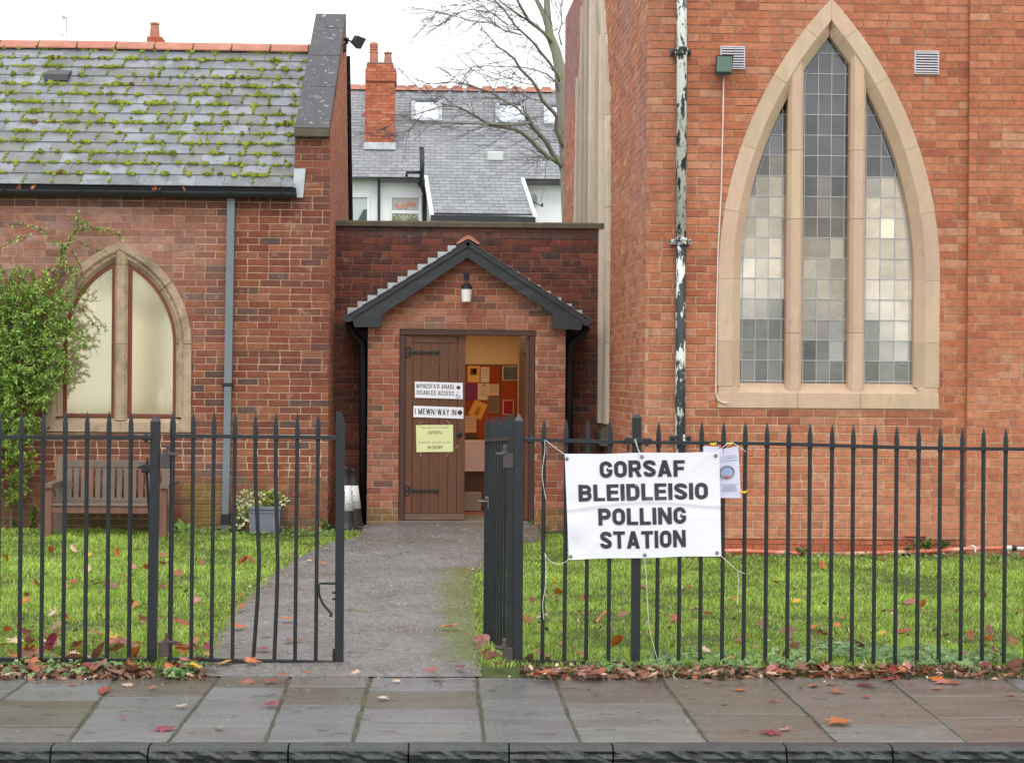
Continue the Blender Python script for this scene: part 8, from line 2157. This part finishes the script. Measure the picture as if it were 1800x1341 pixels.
# lawn
R = random.Random(11)
lawn = [(90, 970, 'orange'), (158, 978, 'yellow'), (208, 979, 'orange'), (130, 968, 'pale'), (170, 964, 'pale'), (290, 978, 'rust'), (352, 993, 'rust'), (258, 1000, 'rust'), (285, 995, 'red'), (425, 990, 'rust'), (440, 988, 'red'), (155, 1003, 'pale'), (80, 1005, 'pale'), (235, 1000, 'pink'), (220, 1018, 'orange'), (120, 1035, 'orange'), (175, 1030, 'red'), (195, 1035, 'brown'),
        (65, 1028, 'rust'), (130, 1027, 'red'), (45, 1050, 'rust'), (45, 1060, 'orange'), (283, 1035, 'crimson'), (300, 1045, 'orange'), (395, 1025, 'pale'), (235, 1070, 'orange'), (230, 1060, 'rust'), (118, 1088, 'red'), (170, 1083, 'orange'), (95, 1083, 'pale'), (212, 1088, 'crimson'), (250, 1092, 'pink'), (290, 1090, 'pink'), (100, 1108, 'pale'), (168, 1118, 'rust'), (10, 1110, 'orange'), (50, 1115, 'pink'),
        (310, 1010, 'rust'), (340, 1060, 'pink'), (320, 1100, 'red'), (345, 1130, 'orange'), (362, 1140, 'crimson'), (370, 1080, 'rust'), (10, 1020, 'rust'), (8, 985, 'orange'),
        (975, 1028, 'yellow'), (983, 1043, 'orange'), (1026, 1053, 'red'), (1067, 993, 'rust'), (1160, 1016, 'orange'), (1210, 1038, 'rust'), (935, 1060, 'crimson'), (955, 1086, 'pale'), (930, 1092, 'rust'), (1058, 1090, 'orange'), (1095, 1085, 'brown'), (985, 1100, 'red'), (1020, 1082, 'pink'), (1160, 1016, 'rust'), (1445, 998, 'orange'), (1368, 1026, 'rust'), (1290, 1058, 'orange'), (1400, 1062, 'yellow'),
        (1600, 1066, 'pink'), (1625, 1080, 'pink'), (1622, 1068, 'orange'), (1550, 1116, 'yellow'), (1470, 1104, 'orange'), (1430, 1105, 'orange'), (1435, 1120, 'pink'), (1240, 1082, 'red'), (1240, 1150, 'pale'), (1635, 1110, 'pink'), (1590, 1118, 'rust'), (1740, 1130, 'orange'), (1780, 1130, 'rust'), (1730, 1050, 'rust'), (1760, 1000, 'orange'), (1560, 985, 'rust'), (1340, 1100, 'brown'), (1190, 1090, 'rust'), (1130, 1040, 'brown'), (1010, 1010, 'orange')]
for px, py, c in lawn:
    sc = (py-665)/500.0
    fallen(px, py, c, R.uniform(0.045, 0.075), 'grass')
# along the railing
cs = ['rust', 'brown', 'pink', 'brown', 'orange', 'pale', 'crimson', 'brown', 'rust', 'brown', 'red']
for k in range(64):
    px = R.choice([R.uniform(0, 262), R.uniform(20, 262), R.uniform(290, 372)]); fallen(px, R.uniform(1125, 1184) if px < 262 else R.uniform(1140, 1185), R.choice(cs+(['yellow'] if R.random() < 0.3 else [])), R.uniform(0.045, 0.085), 'edge')
for k in range(100):
    px = R.choice([R.uniform(920, 1100), R.uniform(1240, 1800), R.uniform(920, 1800), R.uniform(1380, 1800)]); fallen(px, R.gauss(1183, 4) if R.random() < 0.72 else R.uniform(1110, 1170), R.choice(cs), R.uniform(0.035, 0.075), 'edge')
for px, py in ((850, 1135), (855, 1150), (846, 1128), (868, 1160), (880, 1172), (838, 1122)): fallen(px, py, R.choice(['pink', 'crimson', 'brown']), 0.065, 'edge')
for px, py, c in ((630, 937, 'red'), (640, 936, 'pink'), (622, 939, 'rust')): fallen(px, py, c, 0.06, 'path')
# leaves caught in the gutter
for px, c in ((272, 'orange'), (280, 'pale'), (322, 'rust'), (33, 'rust'), (57, 'orange')):
    p = W(px, 333, YL-0.13); o = inst('fallen_leaf', random.choice(LM), (p.x, p.y, EAVE+0.012), None, rot=(random.uniform(0.8, 1.6), 0.3, random.uniform(0, 6)), scale=(0.05,)*3, color=vary(LCOL[c], 0.1)); set_props(o, '%s leaf caught in the chapel gutter' % c, 'leaf', 'leaves in the gutter')
# small litter: crumbs of leaf, twigs
lit = MB()
def bit(x, y, z, s, c):
    vs, fs = LV[random.randrange(len(LV))]; e = Euler((random.gauss(0, 0.5), random.gauss(0, 0.5), random.uniform(0, 6.28))).to_matrix()
    if s > 0.024:
        lit.add([tuple(e @ Vector(v)*s+Vector((x, y, z+s*0.15))) for v in vs[:-4]], fs[:-1], c)
    else:
        a = [e @ Vector((s*math.cos(k*2.09)*random.uniform(0.5, 1), s*math.sin(k*2.09)*random.uniform(0.5, 1), 0))+Vector((x, y, z+0.003)) for k in range(3)]; lit.add(a, [(0, 1, 2)], c)
cl_ = [LCOL[k] for k in ('brown', 'rust', 'brown', 'pale', 'brown')]+[srgb(104, 74, 58), srgb(92, 62, 46), srgb(74, 52, 42), srgb(60, 44, 36), srgb(150, 112, 90)]
for k in range(3000):
    s = R.random(); px = R.uniform(-30, 270) if s < 0.34 else (R.uniform(915, 1830) if s < 0.93 else R.uniform(285, 360)); py = R.gauss(1183, 4.5)
    if py > 1192: continue
    p = G(px, py, 0.01); bit(p.x, p.y, (0.012 if p.y > YP else 0.002)+(0.022*R.random() if p.y > YP+0.05 else 0), R.uniform(0.008, 0.034), vary(R.choice(cl_), 0.25))
for k in range(500):
    px = R.uniform(0, 1800); py = 1188+abs(R.gauss(0, 14)); p = G(px, py, 0.0); bit(p.x, p.y, 0.002, R.uniform(0.004, 0.013), vary(R.choice(cl_), 0.2))
for k in range(420):
    px = R.uniform(0, 1800); py = R.uniform(1200, 1300); p = G(px, py, 0.0); bit(p.x, p.y, 0.002, R.uniform(0.003, 0.007), vary(R.choice(cl_+[srgb(200, 190, 170)]), 0.2))
for k in range(700):
    t = R.random(); y = 10.4+8.5*t; side = R.random() < 0.6; E = PL if side else PR; x = edge_at(E, y)+R.gauss(0, 0.05); bit(x, y, path_z(y)+0.012, R.uniform(0.005, 0.018), vary(R.choice(cl_), 0.2))
for k in range(500):
    y = 10.6+8*R.random(); xl, xr = edge_at(PL, y), edge_at(PR, y); x = R.uniform(xl, xr); bit(x, y, path_z(y)+0.02, R.uniform(0.003, 0.009), vary(R.choice(cl_+[srgb(190, 184, 170)]), 0.2))
for k in range(900):
    px = R.uniform(0, 590) if R.random() < 0.5 else R.uniform(920, 1800); py = 1165-abs(R.gauss(0, 75)); p = G(px, py, 0.02)
    if p.y > 18 or py < 960 or inpath(p.x, p.y): continue
    bit(p.x, p.y, lawn_z(p.x, p.y)+R.uniform(0.012, 0.035), R.uniform(0.008, 0.03), vary(R.choice(cl_+[LCOL['orange'], LCOL['rust'], LCOL['red']]), 0.2))
obj('leaf_litter', lit, M_DEADA, kind='stuff')
gr_ = MB()
for k in range(6500):
    y = 10.25+9.0*R.random()**1.5; xl, xr = edge_at(PL, y), edge_at(PR, y); x = R.uniform(xl+0.01, xr-0.01); t = (x-xl)/(xr-xl)
    z = path_z(y)+0.02*(1-(2*t-1)**2)-0.008+0.006*nz(x*3, y*3, 0); s_ = R.uniform(0.002, 0.0055)*(1+(y-10)*0.06)
    c = vary(R.choice([srgb(170, 166, 160), srgb(140, 136, 132), srgb(70, 68, 66), srgb(60, 56, 54), srgb(140, 126, 112), srgb(160, 156, 150)]), 0.15); a = R.uniform(0, 6.28)
    gr_.add([(x+s_*math.cos(a+q*2.09), y+s_*math.sin(a+q*2.09), z) for q in range(3)]+[(x, y, z+s_*0.9)], [(0, 1, 3), (1, 2, 3), (2, 0, 3)], c)
obj('path_grit', gr_, mat('grit', src='attr', rough=0.6, namt=0.1), kind='stuff')
tg = MB()
for k in range(110):
    px = R.uniform(0, 1800); py = R.uniform(1192, 1300) if R.random() < 0.6 else R.uniform(1000, 1186)
    p = G(px, py, 0.006); 
    if p.y > YP and not inpath(p.x, p.y): continue
    z = 0.006 if p.y < YP else path_z(p.y)+0.022; a = R.uniform(-0.5, 0.5); L_ = R.uniform(0.02, 0.10); tg.tube([(p.x, p.y, z), (p.x+L_*math.cos(a)*0.5, p.y+L_*math.sin(a)*0.5+R.uniform(-0.01, 0.01), z+0.003), (p.x+L_*math.cos(a), p.y+L_*math.sin(a), z)], 0.0012, 4, srgb(70, 56, 48))
obj('twig_litter', tg, mat('twig_litter', src='attr', rough=0.7), kind='stuff')

for o in list(scene.objects):
    if o.type == 'MESH' and o.data.materials and o.data.materials[0] is M_STONE: o.color = (*vary(lerp(srgb(208, 180, 152), srgb(198, 170, 144), random.random()), 0.03), 1)

# street trees across the road, seen only as reflections in the windows
def street_tree(label, px, py0, Ym, Yt, fork, seed):
    rr = random.Random(seed); x = W(px, 665, Ym).x; t = thing('street_tree', label, 'tree', (x, Yt, ZR), 'street trees reflected in the windows'); m = MB(); b = MB()
    m.tube([(x-0.05, Yt, ZR), (x, Yt, 1.2), (x+0.08, Yt, fork)], [0.30, 0.22, 0.19], 12)
    def br(p, d, ln, r, dep):
        pts = [p]; rs = [r]
        for i in range(6):
            d = (d+Vector((rr.gauss(0, 0.13), rr.gauss(0, 0.13), rr.gauss(0.03, 0.08)))).normalized(); pts.append(pts[-1]+d*ln/6); rs.append(r*(1-0.6*(i+1)/6))
        b.tube(pts, rs, 7 if dep < 2 else 4, cap=False)
        if dep < 4:
            for k in range(rr.choice([3, 4, 5]) if dep else 6):
                i = rr.randint(2, 6); br(pts[i], (d*0.7+Vector((rr.gauss(0, 0.6), rr.gauss(0, 0.5), rr.gauss(0.15, 0.4)))).normalized(), ln*rr.uniform(0.5, 0.75), rs[i]*0.75, dep+1)
    for k, dx in enumerate((-0.7, -0.2, 0.25, 0.8)): br(Vector((x+0.08, Yt, fork-0.05)), Vector((dx, rr.uniform(-0.4, 0.4), 1)).normalized(), 2.6, 0.12, 0)
    obj('trunk', m, M_BARK, t, smooth=True); obj('branches', b, M_BARK, t, kind='stuff')
street_tree('bare street tree reflected in the frosted chapel window', 268, 700, 2*YG2+6, -6.0, 3.0, 3)
street_tree('bare street tree reflected in the upper part of the leaded church window', 1440, 700, 2*YG+9, -9.0, 2.8, 8)
